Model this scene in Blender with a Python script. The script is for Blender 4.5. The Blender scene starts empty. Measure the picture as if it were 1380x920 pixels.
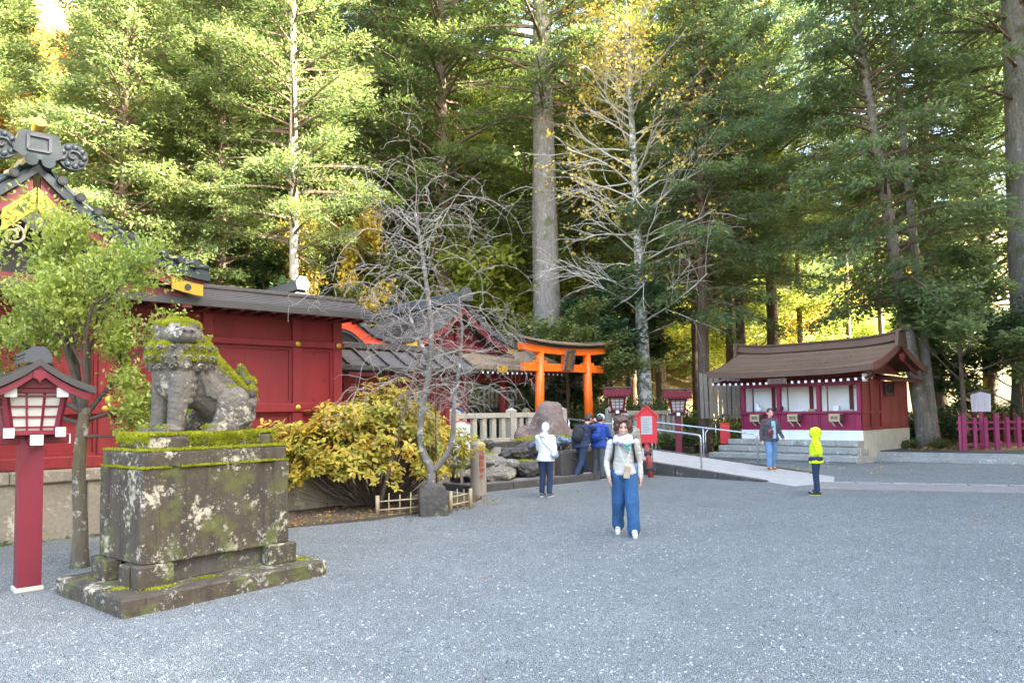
import bpy, bmesh, math, random
import numpy as np
from mathutils import Vector, Matrix
R = math.radians
random.seed(7)
rng = np.random.default_rng(7)
sc = bpy.context.scene
COL = sc.collection

# ------------------------------------------------------------------ camera
cd = bpy.data.cameras.new('camera')
cam = bpy.data.objects.new('camera', cd); COL.objects.link(cam)
cd.sensor_width = 36.0; cd.lens = 26.087; cd.shift_y = 40/1380
cd.clip_start = 0.1; cd.clip_end = 900
_p, _r = 0.055, 0.015
_fw = Vector((0, math.cos(_p), math.sin(_p))); _u0 = Vector((0, -math.sin(_p), math.cos(_p))); _x0 = Vector((1, 0, 0))
_rt = _x0*math.cos(_r) - _u0*math.sin(_r); _up = _x0*math.sin(_r) + _u0*math.cos(_r)
M = Matrix((( _rt.x, _up.x, -_fw.x, 0), (_rt.y, _up.y, -_fw.y, 0), (_rt.z, _up.z, -_fw.z, 1.72), (0, 0, 0, 1)))
cam.matrix_world = M
sc.camera = cam

# ------------------------------------------------------------------ sky, sun, exposure
SUN = Vector((0.93, -0.27, 0.70)).normalized()
world = bpy.data.worlds.new('World'); sc.world = world; world.use_nodes = True
nt = world.node_tree; nt.nodes.clear()
sky = nt.nodes.new('ShaderNodeTexSky'); sky.sky_type = 'NISHITA'; sky.sun_disc = False
sky.sun_elevation = math.asin(SUN.z); sky.sun_rotation = math.atan2(SUN.x, SUN.y)
sky.air_density = 1.0; sky.dust_density = 5.0; sky.ozone_density = 0.6
bg = nt.nodes.new('ShaderNodeBackground'); bg.inputs['Strength'].default_value = 0.15
wo = nt.nodes.new('ShaderNodeOutputWorld')
nt.links.new(sky.outputs[0], bg.inputs[0]); nt.links.new(bg.outputs[0], wo.inputs[0])
sd = bpy.data.lights.new('sun', 'SUN'); sd.energy = 5.0; sd.angle = R(0.53); sd.color = (1.0, 0.93, 0.80)
sun = bpy.data.objects.new('sun', sd); COL.objects.link(sun)
sun.rotation_euler = SUN.to_track_quat('Z', 'Y').to_euler(); sun.location = SUN*60
sc.view_settings.view_transform = 'Standard'; sc.view_settings.look = 'None'
sc.view_settings.exposure = 3.58; sc.view_settings.gamma = 1.0
sc.view_settings.use_curve_mapping = False

# ------------------------------------------------------------------ site frame: every building follows one grid turned 42 degrees
TH = R(42); U = (math.cos(TH), math.sin(TH)); WV = (-math.sin(TH), math.cos(TH)); F0 = (-1.76, 22.0)
def S(t, v, z=0.0): return Vector((F0[0]+U[0]*t+WV[0]*v, F0[1]+U[1]*t+WV[1]*v, z))
def tv(x, y):
    dx, dy = x-F0[0], y-F0[1]
    return dx*U[0]+dy*U[1], dx*WV[0]+dy*WV[1]
def sstep(a, b, x):
    k = min(1.0, max(0.0, (x-a)/(b-a))); return k*k*(3-2*k)

# ------------------------------------------------------------------ object helpers
def thing(name, label, cat, loc=(0, 0, 0), rz=0.0, group=None):
    o = bpy.data.objects.new(name, None); COL.objects.link(o)
    o.empty_display_size = 0.2
    o.location = loc; o.rotation_euler = (0, 0, rz)
    o['label'] = label; o['category'] = cat
    if group: o['group'] = group
    return o
def tag(o, label, cat, group=None):
    o['label'] = label; o['category'] = cat
    if group: o['group'] = group
    return o
def link(name, me, mat, parent=None, smooth=False, loc=None, rot=None, scale=None):
    o = bpy.data.objects.new(name, me); COL.objects.link(o)
    if mat is not None and len(me.materials) == 0: me.materials.append(mat)
    if parent is not None: o.parent = parent
    if loc is not None: o.location = loc
    if rot is not None: o.rotation_euler = rot
    if scale is not None: o.scale = scale
    if smooth: me.shade_smooth()
    return o
def struct(o): o['kind'] = 'structure'; return o
def np_mesh(name, V, Fq):
    """V (n,3), Fq (m,k) with constant k"""
    V = np.asarray(V, dtype=np.float32); Fq = np.asarray(Fq, dtype=np.int32)
    me = bpy.data.meshes.new(name); k = Fq.shape[1]; m = Fq.shape[0]
    me.vertices.add(len(V)); me.vertices.foreach_set('co', V.ravel())
    me.loops.add(m*k); me.loops.foreach_set('vertex_index', Fq.ravel())
    me.polygons.add(m); me.polygons.foreach_set('loop_start', np.arange(0, m*k, k, dtype=np.int32))
    me.update(calc_edges=True); return me
def copy_tree(o, loc=None, rz=None, scale=None, label=None, group=None, parent=None):
    c = o.copy(); COL.objects.link(c)
    if parent is not None: c.parent = parent
    if loc is not None: c.location = loc
    if rz is not None: c.rotation_euler = (0, 0, rz)
    if scale is not None: c.scale = (scale,)*3 if not hasattr(scale, '__len__') else scale
    if label: c['label'] = label
    if group: c['group'] = group
    for ch in o.children: copy_tree(ch, parent=c)
    return c

class MB:
    """collects shapes into one mesh"""
    def __init__(s): s.v = []; s.f = []
    def raw(s, V, Fc):
        b = len(s.v); s.v += [tuple(p) for p in V]; s.f += [tuple(b+i for i in f) for f in Fc]; return s
    def box(s, x0, x1, y0, y1, z0, z1, ang=0, c=None):
        P = [(x, y, z) for z in (z0, z1) for x, y in ((x0, y0), (x1, y0), (x1, y1), (x0, y1))]
        if ang:
            cx, cy = c or ((x0+x1)/2, (y0+y1)/2); ca, sa = math.cos(ang), math.sin(ang)
            P = [(cx+(x-cx)*ca-(y-cy)*sa, cy+(x-cx)*sa+(y-cy)*ca, z) for x, y, z in P]
        return s.raw(P, [(0, 3, 2, 1), (4, 5, 6, 7), (0, 1, 5, 4), (1, 2, 6, 5), (2, 3, 7, 6), (3, 0, 4, 7)])
    def bbox(s, x0, x1, y0, y1, z0, z1, b=0.01):
        """box with chamfered edges"""
        X, Y, Z = (x0, x1), (y0, y1), (z0, z1); V = []; idx = {}
        for i in (0, 1):
            for j in (0, 1):
                for k in (0, 1):
                    sx, sy, sz = (1-2*i), (1-2*j), (1-2*k)
                    for a in range(3):
                        p = [X[i]+sx*b, Y[j]+sy*b, Z[k]+sz*b]
                        p[a] = (X[i], Y[j], Z[k])[a]
                        idx[i, j, k, a] = len(V); V.append(p)
        Fc = []
        g = lambda i, j, k, a: idx[i, j, k, a]
        for k in (0, 1):
            q = [g(0, 0, k, 2), g(1, 0, k, 2), g(1, 1, k, 2), g(0, 1, k, 2)]; Fc.append(q if k else q[::-1])
        for j in (0, 1):
            q = [g(0, j, 0, 1), g(1, j, 0, 1), g(1, j, 1, 1), g(0, j, 1, 1)]; Fc.append(q[::-1] if j else q)
        for i in (0, 1):
            q = [g(i, 0, 0, 0), g(i, 1, 0, 0), g(i, 1, 1, 0), g(i, 0, 1, 0)]; Fc.append(q if i else q[::-1])
        for j in (0, 1):
            for k in (0, 1):
                q = [g(0, j, k, 1), g(1, j, k, 1), g(1, j, k, 2), g(0, j, k, 2)]; Fc.append(q if (j == 0) == (k == 1) else q[::-1])
        for i in (0, 1):
            for k in (0, 1):
                q = [g(i, 0, k, 0), g(i, 1, k, 0), g(i, 1, k, 2), g(i, 0, k, 2)]; Fc.append(q if (i == 1) == (k == 1) else q[::-1])
            for j in (0, 1):
                q = [g(i, j, 0, 0), g(i, j, 1, 0), g(i, j, 1, 1), g(i, j, 0, 1)]; Fc.append(q if (i == 1) == (j == 0) else q[::-1])
            for j in (0, 1):
                for k in (0, 1):
                    q = [g(i, j, k, 0), g(i, j, k, 1), g(i, j, k, 2)]; Fc.append(q if (i+j+k) % 2 == 1 else q[::-1])
        return s.raw(V, Fc)
    def prism(s, poly, axis, a0, a1):
        """2-D polygon extruded along 'x', 'y' or 'z'"""
        n = len(poly)
        def mk(p, a): return {'x': (a, p[0], p[1]), 'y': (p[0], a, p[1]), 'z': (p[0], p[1], a)}[axis]
        V = [mk(p, a0) for p in poly]+[mk(p, a1) for p in poly]
        Fc = [tuple(range(n))[::-1], tuple(range(n, 2*n))]+[(i, (i+1) % n, n+(i+1) % n, n+i) for i in range(n)]
        return s.raw(V, Fc)
    def tube(s, pts, rad, n=6, cap=True):
        pts = [Vector(p) for p in pts]; m = len(pts)
        if not hasattr(rad, '__len__'): rad = [rad]*m
        b = len(s.v); t = (pts[1]-pts[0]).normalized()
        a = t.orthogonal().normalized()
        for i, p in enumerate(pts):
            t = (pts[min(i+1, m-1)]-pts[max(i-1, 0)])
            t = t.normalized() if t.length > 1e-9 else Vector((0, 0, 1))
            a = (a-t*a.dot(t)); a = a.normalized() if a.length > 1e-6 else t.orthogonal().normalized()
            c = t.cross(a)
            for k in range(n):
                an = 2*math.pi*k/n
                s.v.append(tuple(p+(a*math.cos(an)+c*math.sin(an))*rad[i]))
        for i in range(m-1):
            for k in range(n):
                k2 = (k+1) % n
                s.f.append((b+i*n+k, b+i*n+k2, b+(i+1)*n+k2, b+(i+1)*n+k))
        if cap:
            s.f.append(tuple(b+k for k in range(n))[::-1]); s.f.append(tuple(b+(m-1)*n+k for k in range(n)))
        return s
    def bar(s, p, q, w, h):
        """square bar from p to q, w across (level), h high"""
        p, q = Vector(p), Vector(q); d = (q-p).normalized()
        x = d.cross(Vector((0, 0, 1)))
        x = x.normalized() if x.length > 1e-4 else Vector((1, 0, 0))
        y = x.cross(d)
        V = [e+x*(i*w/2)+y*(j*h/2) for e in (p, q) for i, j in ((-1, -1), (1, -1), (1, 1), (-1, 1))]
        return s.raw(V, [(0, 3, 2, 1), (4, 5, 6, 7), (0, 1, 5, 4), (1, 2, 6, 5), (2, 3, 7, 6), (3, 0, 4, 7)])
    def ell(s, c, r, n=12, m=8, rot=None):
        c = Vector(c); r = (r, r, r) if not hasattr(r, '__len__') else r; b = len(s.v)
        Mx = rot if rot is not None else Matrix.Identity(3)
        s.v.append(tuple(c+Mx @ Vector((0, 0, -r[2]))))
        for j in range(1, m):
            th = math.pi*j/m
            for i in range(n):
                ph = 2*math.pi*i/n
                s.v.append(tuple(c+Mx @ Vector((r[0]*math.sin(th)*math.cos(ph), r[1]*math.sin(th)*math.sin(ph), -r[2]*math.cos(th)))))
        s.v.append(tuple(c+Mx @ Vector((0, 0, r[2])))); e = len(s.v)-1
        for i in range(n):
            i2 = (i+1) % n
            s.f.append((b, b+1+i2, b+1+i)); s.f.append((e, e-n+i, e-n+i2))
            for j in range(m-2):
                o = b+1+j*n
                s.f.append((o+i, o+i2, o+n+i2, o+n+i))
        return s
    def cap(s, p, q, r0, r1, n=10):
        """tapered capsule"""
        p, q = Vector(p), Vector(q); d = (q-p); L = d.length
        d = d.normalized() if L > 1e-6 else Vector((0, 0, 1)); pts = []; rad = []
        for a in (85, 60, 30, 0): pts.append(p-d*r0*math.sin(R(a))); rad.append(max(r0*math.cos(R(a)), 1e-4))
        for a in (0, 30, 60, 85): pts.append(q+d*r1*math.sin(R(a))); rad.append(max(r1*math.cos(R(a)), 1e-4))
        return s.tube(pts, rad, n)
    def loft(s, C, rx, ry, n=18):
        """level elliptical rings stacked through the points C"""
        b = len(s.v); m = len(C)
        for c, x, y in zip(C, rx, ry):
            for k in range(n):
                a = 2*math.pi*k/n; s.v.append((c[0]+x*math.cos(a), c[1]+y*math.sin(a), c[2]))
        for i in range(m-1):
            for k in range(n):
                k2 = (k+1) % n; s.f.append((b+i*n+k, b+i*n+k2, b+(i+1)*n+k2, b+(i+1)*n+k))
        s.f.append(tuple(b+k for k in range(n))[::-1]); s.f.append(tuple(b+(m-1)*n+k for k in range(n)))
        return s
    def lathe(s, prof, c=(0, 0, 0), n=16):
        b = len(s.v); m = len(prof)
        for r_, z in prof:
            for k in range(n):
                a = 2*math.pi*k/n; s.v.append((c[0]+r_*math.cos(a), c[1]+r_*math.sin(a), c[2]+z))
        for i in range(m-1):
            for k in range(n):
                k2 = (k+1) % n; s.f.append((b+i*n+k, b+i*n+k2, b+(i+1)*n+k2, b+(i+1)*n+k))
        s.f.append(tuple(b+k for k in range(n))[::-1]); s.f.append(tuple(b+(m-1)*n+k for k in range(n)))
        return s
    def sheet(s, rows, thick, closed=True):
        """grid of points (rows of equal length) turned into a slab 'thick' below"""
        nr, nc = len(rows), len(rows[0]); b = len(s.v)
        for r_ in rows: s.v += [tuple(p) for p in r_]
        for r_ in rows: s.v += [(p[0], p[1], p[2]-thick) for p in r_]
        o = nr*nc; g = lambda i, j: b+i*nc+j
        for i in range(nr-1):
            for j in range(nc-1):
                s.f.append((g(i, j), g(i, j+1), g(i+1, j+1), g(i+1, j)))
                s.f.append((o+g(i, j), o+g(i+1, j), o+g(i+1, j+1), o+g(i, j+1)))
        for j in range(nc-1):
            s.f.append((g(0, j+1), g(0, j), o+g(0, j), o+g(0, j+1)))
            s.f.append((g(nr-1, j), g(nr-1, j+1), o+g(nr-1, j+1), o+g(nr-1, j)))
        for i in range(nr-1):
            s.f.append((g(i, 0), g(i+1, 0), o+g(i+1, 0), o+g(i, 0)))
            s.f.append((g(i+1, nc-1), g(i, nc-1), o+g(i, nc-1), o+g(i+1, nc-1)))
        return s
    def mesh(s, name='part'):
        me = bpy.data.meshes.new(name); me.from_pydata(s.v, [], s.f); me.update(); return me
    def build(s, name, mat, parent=None, smooth=False, **k):
        me = s.mesh(name)
        bm = bmesh.new(); bm.from_mesh(me); bmesh.ops.recalc_face_normals(bm, faces=bm.faces); bm.to_mesh(me); bm.free()
        o = link(name, me, mat, parent, **k)
        if smooth: me.shade_smooth()
        return o

def remesh(mb, name, voxel, smooth=2, disp=None):
    """fuse overlapping closed shapes into one continuous surface"""
    me = mb.mesh('tmp'); o = bpy.data.objects.new('tmp', me); COL.objects.link(o)
    m = o.modifiers.new('r', 'REMESH'); m.mode = 'VOXEL'; m.voxel_size = voxel; m.use_smooth_shade = True
    if smooth:
        k = o.modifiers.new('s', 'SMOOTH'); k.iterations = smooth; k.factor = 0.5
    dg = bpy.context.evaluated_depsgraph_get()
    res = bpy.data.meshes.new_from_object(o.evaluated_get(dg)); res.name = name
    bpy.data.objects.remove(o); bpy.data.meshes.remove(me)
    if disp:
        n = len(res.vertices); co = np.zeros(n*3, np.float32); no = np.zeros(n*3, np.float32)
        res.vertices.foreach_get('co', co); res.vertices.foreach_get('normal', no)
        co = co.reshape(-1, 3); no = no.reshape(-1, 3)
        co += no*disp(co)[:, None]; res.vertices.foreach_set('co', co.ravel()); res.update()
    res.shade_smooth()
    return res
def wobble(co, freq, seed=0, octaves=3):
    """cheap smooth noise, about -1..1"""
    r = np.random.default_rng(seed); out = np.zeros(len(co)); amp = 1.0; tot = 0
    for o in range(octaves):
        for k in range(5):
            d = r.normal(size=3); d /= np.linalg.norm(d)
            out += amp*np.sin(co @ d*freq*(2**o)*6.28*r.uniform(.7, 1.3)+r.uniform(0, 6.28))/2.2
        tot += amp; amp *= 0.5
    return out/tot

# ------------------------------------------------------------------ materials
MATS = {}
def nodes(name):
    m = bpy.data.materials.new(name); m.use_nodes = True; t = m.node_tree; t.nodes.clear()
    out = t.nodes.new('ShaderNodeOutputMaterial'); MATS[name] = m
    return m, t, out
def N(t, kind, **kw):
    n = t.nodes.new(kind)
    for k, v in kw.items():
        if k in n.inputs: n.inputs[k].default_value = v
        else: setattr(n, k, v)
    return n
def ramp(t, src, stops, interp='LINEAR'):
    r = t.nodes.new('ShaderNodeValToRGB'); r.color_ramp.interpolation = interp; e = r.color_ramp.elements
    while len(e) < len(stops): e.new(0.5)
    for i, (p, c) in enumerate(stops):
        e[i].position = p; e[i].color = (c[0], c[1], c[2], 1) if hasattr(c, '__len__') else (c, c, c, 1)
    t.links.new(src, r.inputs[0]); return r.outputs[0]
def mixc(t, fac, a, b, mode='MIX'):
    m = t.nodes.new('ShaderNodeMix'); m.data_type = 'RGBA'; m.blend_type = mode
    if isinstance(fac, (int, float)): m.inputs[0].default_value = fac
    else: t.links.new(fac, m.inputs[0])
    for i, c in ((6, a), (7, b)):
        if hasattr(c, '__len__'): m.inputs[i].default_value = (c[0], c[1], c[2], 1)
        else: t.links.new(c, m.inputs[i])
    return m.outputs[2]
def coords(t, scale=(1, 1, 1), kind='Object'):
    tc = t.nodes.new('ShaderNodeTexCoord'); mp = t.nodes.new('ShaderNodeMapping'); mp.inputs['Scale'].default_value = scale
    t.links.new(tc.outputs[kind], mp.inputs[0]); return mp.outputs[0]
def noise(t, vec, scale, detail=4, rough=.55, dist=0):
    n = N(t, 'ShaderNodeTexNoise', Scale=scale, Detail=detail, Roughness=rough, Distortion=dist)
    t.links.new(vec, n.inputs['Vector']); return n.outputs[0]
def bump(t, h, strength, dist=0.02):
    b = N(t, 'ShaderNodeBump', Strength=strength, Distance=dist); t.links.new(h, b.inputs['Height']); return b.outputs[0]
def finish(t, out, col, rough=.6, nrm=None, metal=0.0, spec=None, rsrc=None):
    b = t.nodes.new('ShaderNodeBsdfPrincipled')
    if hasattr(col, '__len__'): b.inputs['Base Color'].default_value = (col[0], col[1], col[2], 1)
    else: t.links.new(col, b.inputs['Base Color'])
    b.inputs['Roughness'].default_value = rough; b.inputs['Metallic'].default_value = metal
    if rsrc is not None: t.links.new(rsrc, b.inputs['Roughness'])
    if spec is not None: b.inputs['Specular IOR Level'].default_value = spec
    if nrm is not None: t.links.new(nrm, b.inputs['Normal'])
    t.links.new(b.outputs[0], out.inputs[0]); return b
def plain(name, c, c2=None, scale=4.0, rough=.55, bumps=.15, bscale=40, metal=0, stretch=(1, 1, 1), wear=None, wamt=.62, bdist=.01):
    """painted / worked surface: two-tone mottling, fine relief, optional worn spots"""
    m, t, out = nodes(name); v = coords(t, stretch)
    n1 = noise(t, v, scale, 6, .6)
    c2 = c2 or tuple(x*.72 for x in c)
    col = mixc(t, ramp(t, n1, [(.3, 0), (.72, 1)]), c, c2)
    if wear:
        n2 = noise(t, v, scale*5, 6, .7)
        col = mixc(t, ramp(t, n2, [(wamt, 0), (wamt+.06, 1)]), col, wear)
    nb = noise(t, v, bscale, 3, .6)
    r = ramp(t, n1, [(.2, max(0, rough-.12)), (.8, min(1, rough+.12))])
    finish(t, out, col, rough, bump(t, nb, bumps, bdist), metal, rsrc=r)
    return m
def woodgrain(name, c, c2, scale=3.0, axis=0, rough=.75, ring=14, bumps=.3):
    st = [ring, ring, ring]; st[axis] = 1.0
    m, t, out = nodes(name); v = coords(t, st)
    n1 = noise(t, v, scale, 6, .65, .4); n2 = noise(t, coords(t), 1.3, 3)
    col = mixc(t, ramp(t, n1, [(.3, 0), (.7, 1)]), c, c2)
    col = mixc(t, ramp(t, n2, [(.35, 0), (.75, .5)]), col, tuple(x*.55 for x in c))
    finish(t, out, col, rough, bump(t, n1, bumps, .01)); return m
def leafmat(name, cols, trans=.35, rough=.55, nscale=.6, spec=.3):
    """foliage: colour drifts through the crown and from leaf to leaf; light comes through"""
    m, t, out = nodes(name)
    g = t.nodes.new('ShaderNodeNewGeometry'); v = coords(t)
    n1 = noise(t, v, nscale, 3, .6)
    mx = N(t, 'ShaderNodeMath', operation='MULTIPLY'); mx.inputs[1].default_value = .45
    t.links.new(g.outputs['Random Per Island'], mx.inputs[0])
    ml = N(t, 'ShaderNodeMath', operation='MULTIPLY_ADD'); ml.inputs[1].default_value = 1.5; ml.inputs[2].default_value = -.47
    t.links.new(n1, ml.inputs[0])
    ad = N(t, 'ShaderNodeMath', operation='ADD', use_clamp=True)
    t.links.new(mx.outputs[0], ad.inputs[0]); t.links.new(ml.outputs[0], ad.inputs[1])
    k = len(cols); col = ramp(t, ad.outputs[0], [(i/(k-1) if k > 1 else 0, c) for i, c in enumerate(cols)])
    b = t.nodes.new('ShaderNodeBsdfPrincipled'); b.inputs['Roughness'].default_value = rough
    b.inputs['Specular IOR Level'].default_value = spec
    t.links.new(col, b.inputs['Base Color'])
    tr = t.nodes.new('ShaderNodeBsdfTranslucent')
    hs = N(t, 'ShaderNodeHueSaturation', Saturation=1.0, Value=1.6); hs.inputs['Hue'].default_value = .5
    t.links.new(col, hs.inputs['Color']); t.links.new(hs.outputs[0], tr.inputs[0])
    ms = N(t, 'ShaderNodeMixShader'); ms.inputs[0].default_value = trans
    t.links.new(b.outputs[0], ms.inputs[1]); t.links.new(tr.outputs[0], ms.inputs[2]); t.links.new(ms.outputs[0], out.inputs[0])
    return m
def barkmat(name, c, c2, lichen=None, lamt=.55, moss=None, st=(9, 9, 1.2)):
    m, t, out = nodes(name); v = coords(t, st)
    n1 = noise(t, v, 2.2, 7, .7, .3); vv = coords(t)
    col = mixc(t, ramp(t, n1, [(.32, 0), (.68, 1)]), c, c2)
    if lichen:
        n2 = noise(t, vv, 5.5, 8, .68)
        col = mixc(t, ramp(t, n2, [(lamt, 0), (lamt+.07, 1)]), col, lichen)
    if moss:
        n3 = noise(t, vv, 1.7, 5, .6)
        col = mixc(t, ramp(t, n3, [(.52, 0), (.66, .8)]), col, moss)
    finish(t, out, col, .9, bump(t, n1, .8, .05)); return m

def stonemat(name, c, c2, lichen=None, lamt=.56, lich2=None, l2amt=.6, moss=None, mossamt=.6, scale=2.5, rough=.85, wet=None):
    m, t, out = nodes(name); v = coords(t)
    n1 = noise(t, v, scale, 8, .65); nf = noise(t, v, scale*9, 5, .7)
    col = mixc(t, ramp(t, n1, [(.3, 0), (.7, 1)]), c, c2)
    col = mixc(t, ramp(t, nf, [(.35, .5), (.65, 0)]), col, tuple(x*.35 for x in c))
    if wet:
        nw = noise(t, coords(t, (6, 6, .8)), 1.6, 5, .6)
        col = mixc(t, ramp(t, nw, [(.5, 0), (.62, .85)]), col, wet)
    if lichen:
        a = noise(t, v, 2.6, 4, .55); b_ = noise(t, v, 17, 9, .68)
        mm = N(t, 'ShaderNodeMath', operation='MULTIPLY_ADD'); mm.inputs[1].default_value = .55
        t.links.new(a, mm.inputs[0]); sc2 = N(t, 'ShaderNodeMath', operation='MULTIPLY'); sc2.inputs[1].default_value = .5
        t.links.new(b_, sc2.inputs[0]); t.links.new(sc2.outputs[0], mm.inputs[2])
        col = mixc(t, ramp(t, mm.outputs[0], [(lamt-.02, 0), (lamt+.03, .9)]), col, lichen)
    if lich2:
        n2 = noise(t, v, 26, 4, .7); n2b = noise(t, v, 3.7, 2)
        mm = N(t, 'ShaderNodeMath', operation='MULTIPLY_ADD'); mm.inputs[1].default_value = .35
        t.links.new(n2b, mm.inputs[0]); s3 = N(t, 'ShaderNodeMath', operation='MULTIPLY'); s3.inputs[1].default_value = .65
        t.links.new(n2, s3.inputs[0]); t.links.new(s3.outputs[0], mm.inputs[2])
        col = mixc(t, ramp(t, mm.outputs[0], [(l2amt-.02, 0), (l2amt+.04, .8)]), col, lich2)
    if moss:
        n3 = noise(t, v, 3.1, 5, .65)
        col = mixc(t, ramp(t, n3, [(mossamt, 0), (mossamt+.1, .85)]), col, moss)
    finish(t, out, col, rough, bump(t, nf, .5, .02)); return m

# paint
plain('shrine_red', (.225, .0115, .0155), (.14, .008, .0105), 1.6, .55, .2, 60, stretch=(1, 1, .35), wear=(.105, .011, .013), wamt=.60)
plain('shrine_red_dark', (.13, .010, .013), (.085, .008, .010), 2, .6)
plain('crimson', (.150, .003, .017), (.108, .002, .013), 2.2, .5, .15, 70, stretch=(1, 1, .4), wear=(.33, .04, .08), wamt=.72)
plain('magenta_paint', (.25, .008, .055), (.20, .007, .044), 1.2, .5, .08, 60)
plain('bright_red', (.66, .02, .03), (.55, .015, .025), 2, .45, .08)
plain('pole_red', (.50, .07, .05), (.36, .05, .04), 5, .6, .2, wear=(.5, .3, .25), wamt=.66)
plain('vermilion', (.92, .165, .010), (.86, .14, .010), 2, .42, .06)
plain('orange_red', (.72, .06, .02), (.6, .05, .02), 2, .45)
plain('fence_plum', (.31, .035, .095), (.25, .028, .078), 3, .6, .15, wear=(.5, .16, .25), wamt=.66)
plain('white_paint', (.80, .80, .78), (.70, .70, .68), 3, .55, .05)
plain('plaster', (.84, .84, .84), (.80, .80, .80), 2, .8, .06)
plain('cream_stone', (.50, .46, .36), (.40, .37, .29), 3, .85, .2)
plain('paper', (.46, .46, .42), (.40, .40, .36), 5, .7, .02)
plain('black_paint', (.02, .02, .022), (.035, .033, .033), 3, .6)
plain('gold', (.62, .40, .06), (.50, .30, .04), 5, .35, .1, 30, metal=.55)
plain('void_shade', (.012, .010, .010), (.02, .016, .016), 2, .8)  # near-black put in for the shade inside openings and hollows
plain('teal_paint', (.10, .30, .22), (.08, .24, .18), 3, .5)
plain('steel', (.55, .56, .58), (.45, .46, .48), 6, .28, .05, metal=.9)
plain('copper_roof', (.034, .050, .055), (.016, .023, .027), 3.5, .42, .2, 25, metal=.15, wear=(.13, .17, .17), wamt=.66)
plain('grey_tile', (.07, .075, .082), (.035, .039, .046), 4, .5, .2, 25, metal=.1)
plain('dark_trim', (.03, .028, .027), (.05, .045, .04), 4, .65)
woodgrain('board_roof', (.075, .064, .057), (.035, .030, .028), 2.5, 0, .7)
woodgrain('shingle', (.29, .185, .11), (.16, .10, .064), 3, 0, .62, 10)
woodgrain('shingle_light', (.38, .25, .15), (.22, .14, .085), 3, 0, .6, 10)
woodgrain('shingle_deep', (.22, .135, .082), (.125, .078, .05), 3, 0, .62, 10)
woodgrain('shingle_pale', (.22, .165, .10), (.12, .085, .05), 3, 0, .7, 10)
woodgrain('wood_grey', (.34, .29, .22), (.20, .165, .125), 2.5, 2)
woodgrain('wood_pale', (.52, .40, .24), (.40, .29, .16), 2.5, 0, .6)
woodgrain('wood_brown', (.15, .085, .055), (.085, .048, .03), 2.5, 0)
woodgrain('bamboo', (.42, .34, .20), (.28, .22, .13), 2.2, 2, .5)
woodgrain('rust_board', (.32, .16, .10), (.2, .09, .06), 2, 2)
# stone and ground
stonemat('lichen_stone', (.088, .070, .043), (.045, .036, .024), (.42, .38, .28), .60, (.33, .33, .30), .595, (.085, .092, .022), .52, 2.2, .85, (.035, .026, .018))
stonemat('statue_stone', (.17, .15, .118), (.07, .061, .05), (.40, .36, .27), .595, (.36, .355, .32), .60, (.10, .11, .04), .60, 4)
stonemat('fence_stone', (.46, .42, .32), (.36, .33, .25), None, .6, (.5, .48, .40), .64, None, .6, 2.5)
stonemat('base_stone', (.30, .26, .19), (.20, .17, .13), (.42, .38, .28), .60, None, .6, (.12, .13, .04), .66, 2)
stonemat('dark_stone', (.10, .09, .075), (.05, .045, .04), (.25, .23, .19), .62, None, .6, (.10, .12, .03), .58, 3)
stonemat('boulder_stone', (.22, .155, .125), (.13, .085, .07), (.30, .24, .21), .62, (.35, .32, .32), .64, None, .6, 2.5)
stonemat('rock_stone', (.24, .215, .175), (.13, .115, .095), (.36, .33, .27), .60, None, .6, (.12, .14, .03), .57, 3)
stonemat('concrete', (.44, .42, .38), (.34, .33, .30), None, .6, None, .6, None, .6, 2)
stonemat('step_stone', (.40, .39, .34), (.27, .27, .23), (.52, .50, .46), .6, None, .6, (.16, .17, .09), .63, 2)
stonemat('asphalt', (.055, .055, .06), (.075, .075, .08), None, .6, None, .6, None, .6, 4)
stonemat('path_stone', (.25, .225, .20), (.19, .175, .16), None, .6, None, .6, None, .6, 3)
stonemat('dragon_bronze', (.22, .27, .32), (.12, .15, .19), None, .6, (.4, .45, .5), .6, None, .6, 6, .5)
# bark
barkmat('bark_cedar', (.20, .135, .09), (.085, .058, .042), (.30, .27, .22), .62)
barkmat('bark_grey', (.30, .265, .225), (.14, .12, .10), (.42, .40, .36), .58, (.10, .11, .04))
barkmat('bark_lichen', (.30, .28, .235), (.16, .145, .12), (.60, .60, .55), .47, (.10, .11, .03), (5, 5, 2))
barkmat('bark_pale', (.50, .45, .38), (.30, .26, .22), (.6, .57, .5), .6)
barkmat('bark_cherry', (.22, .195, .17), (.10, .088, .076), (.42, .42, .39), .55, None, (5, 5, 5))
barkmat('bark_mossy', (.16, .13, .085), (.08, .065, .045), (.42, .42, .35), .56, (.14, .14, .04), (5, 5, 2))
barkmat('twig_pale', (.32, .29, .245), (.21, .185, .155), None, .5, None, (3, 3, 3))
plain('bed_soil', (.05, .04, .028), (.09, .07, .04), 6, .95, .8, 30)
barkmat('twig_light', (.55, .52, .45), (.42, .39, .33), None, .5, None, (3, 3, 3))
barkmat('twig_dark', (.10, .075, .055), (.06, .045, .035), None, .5, None, (3, 3, 3))
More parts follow.
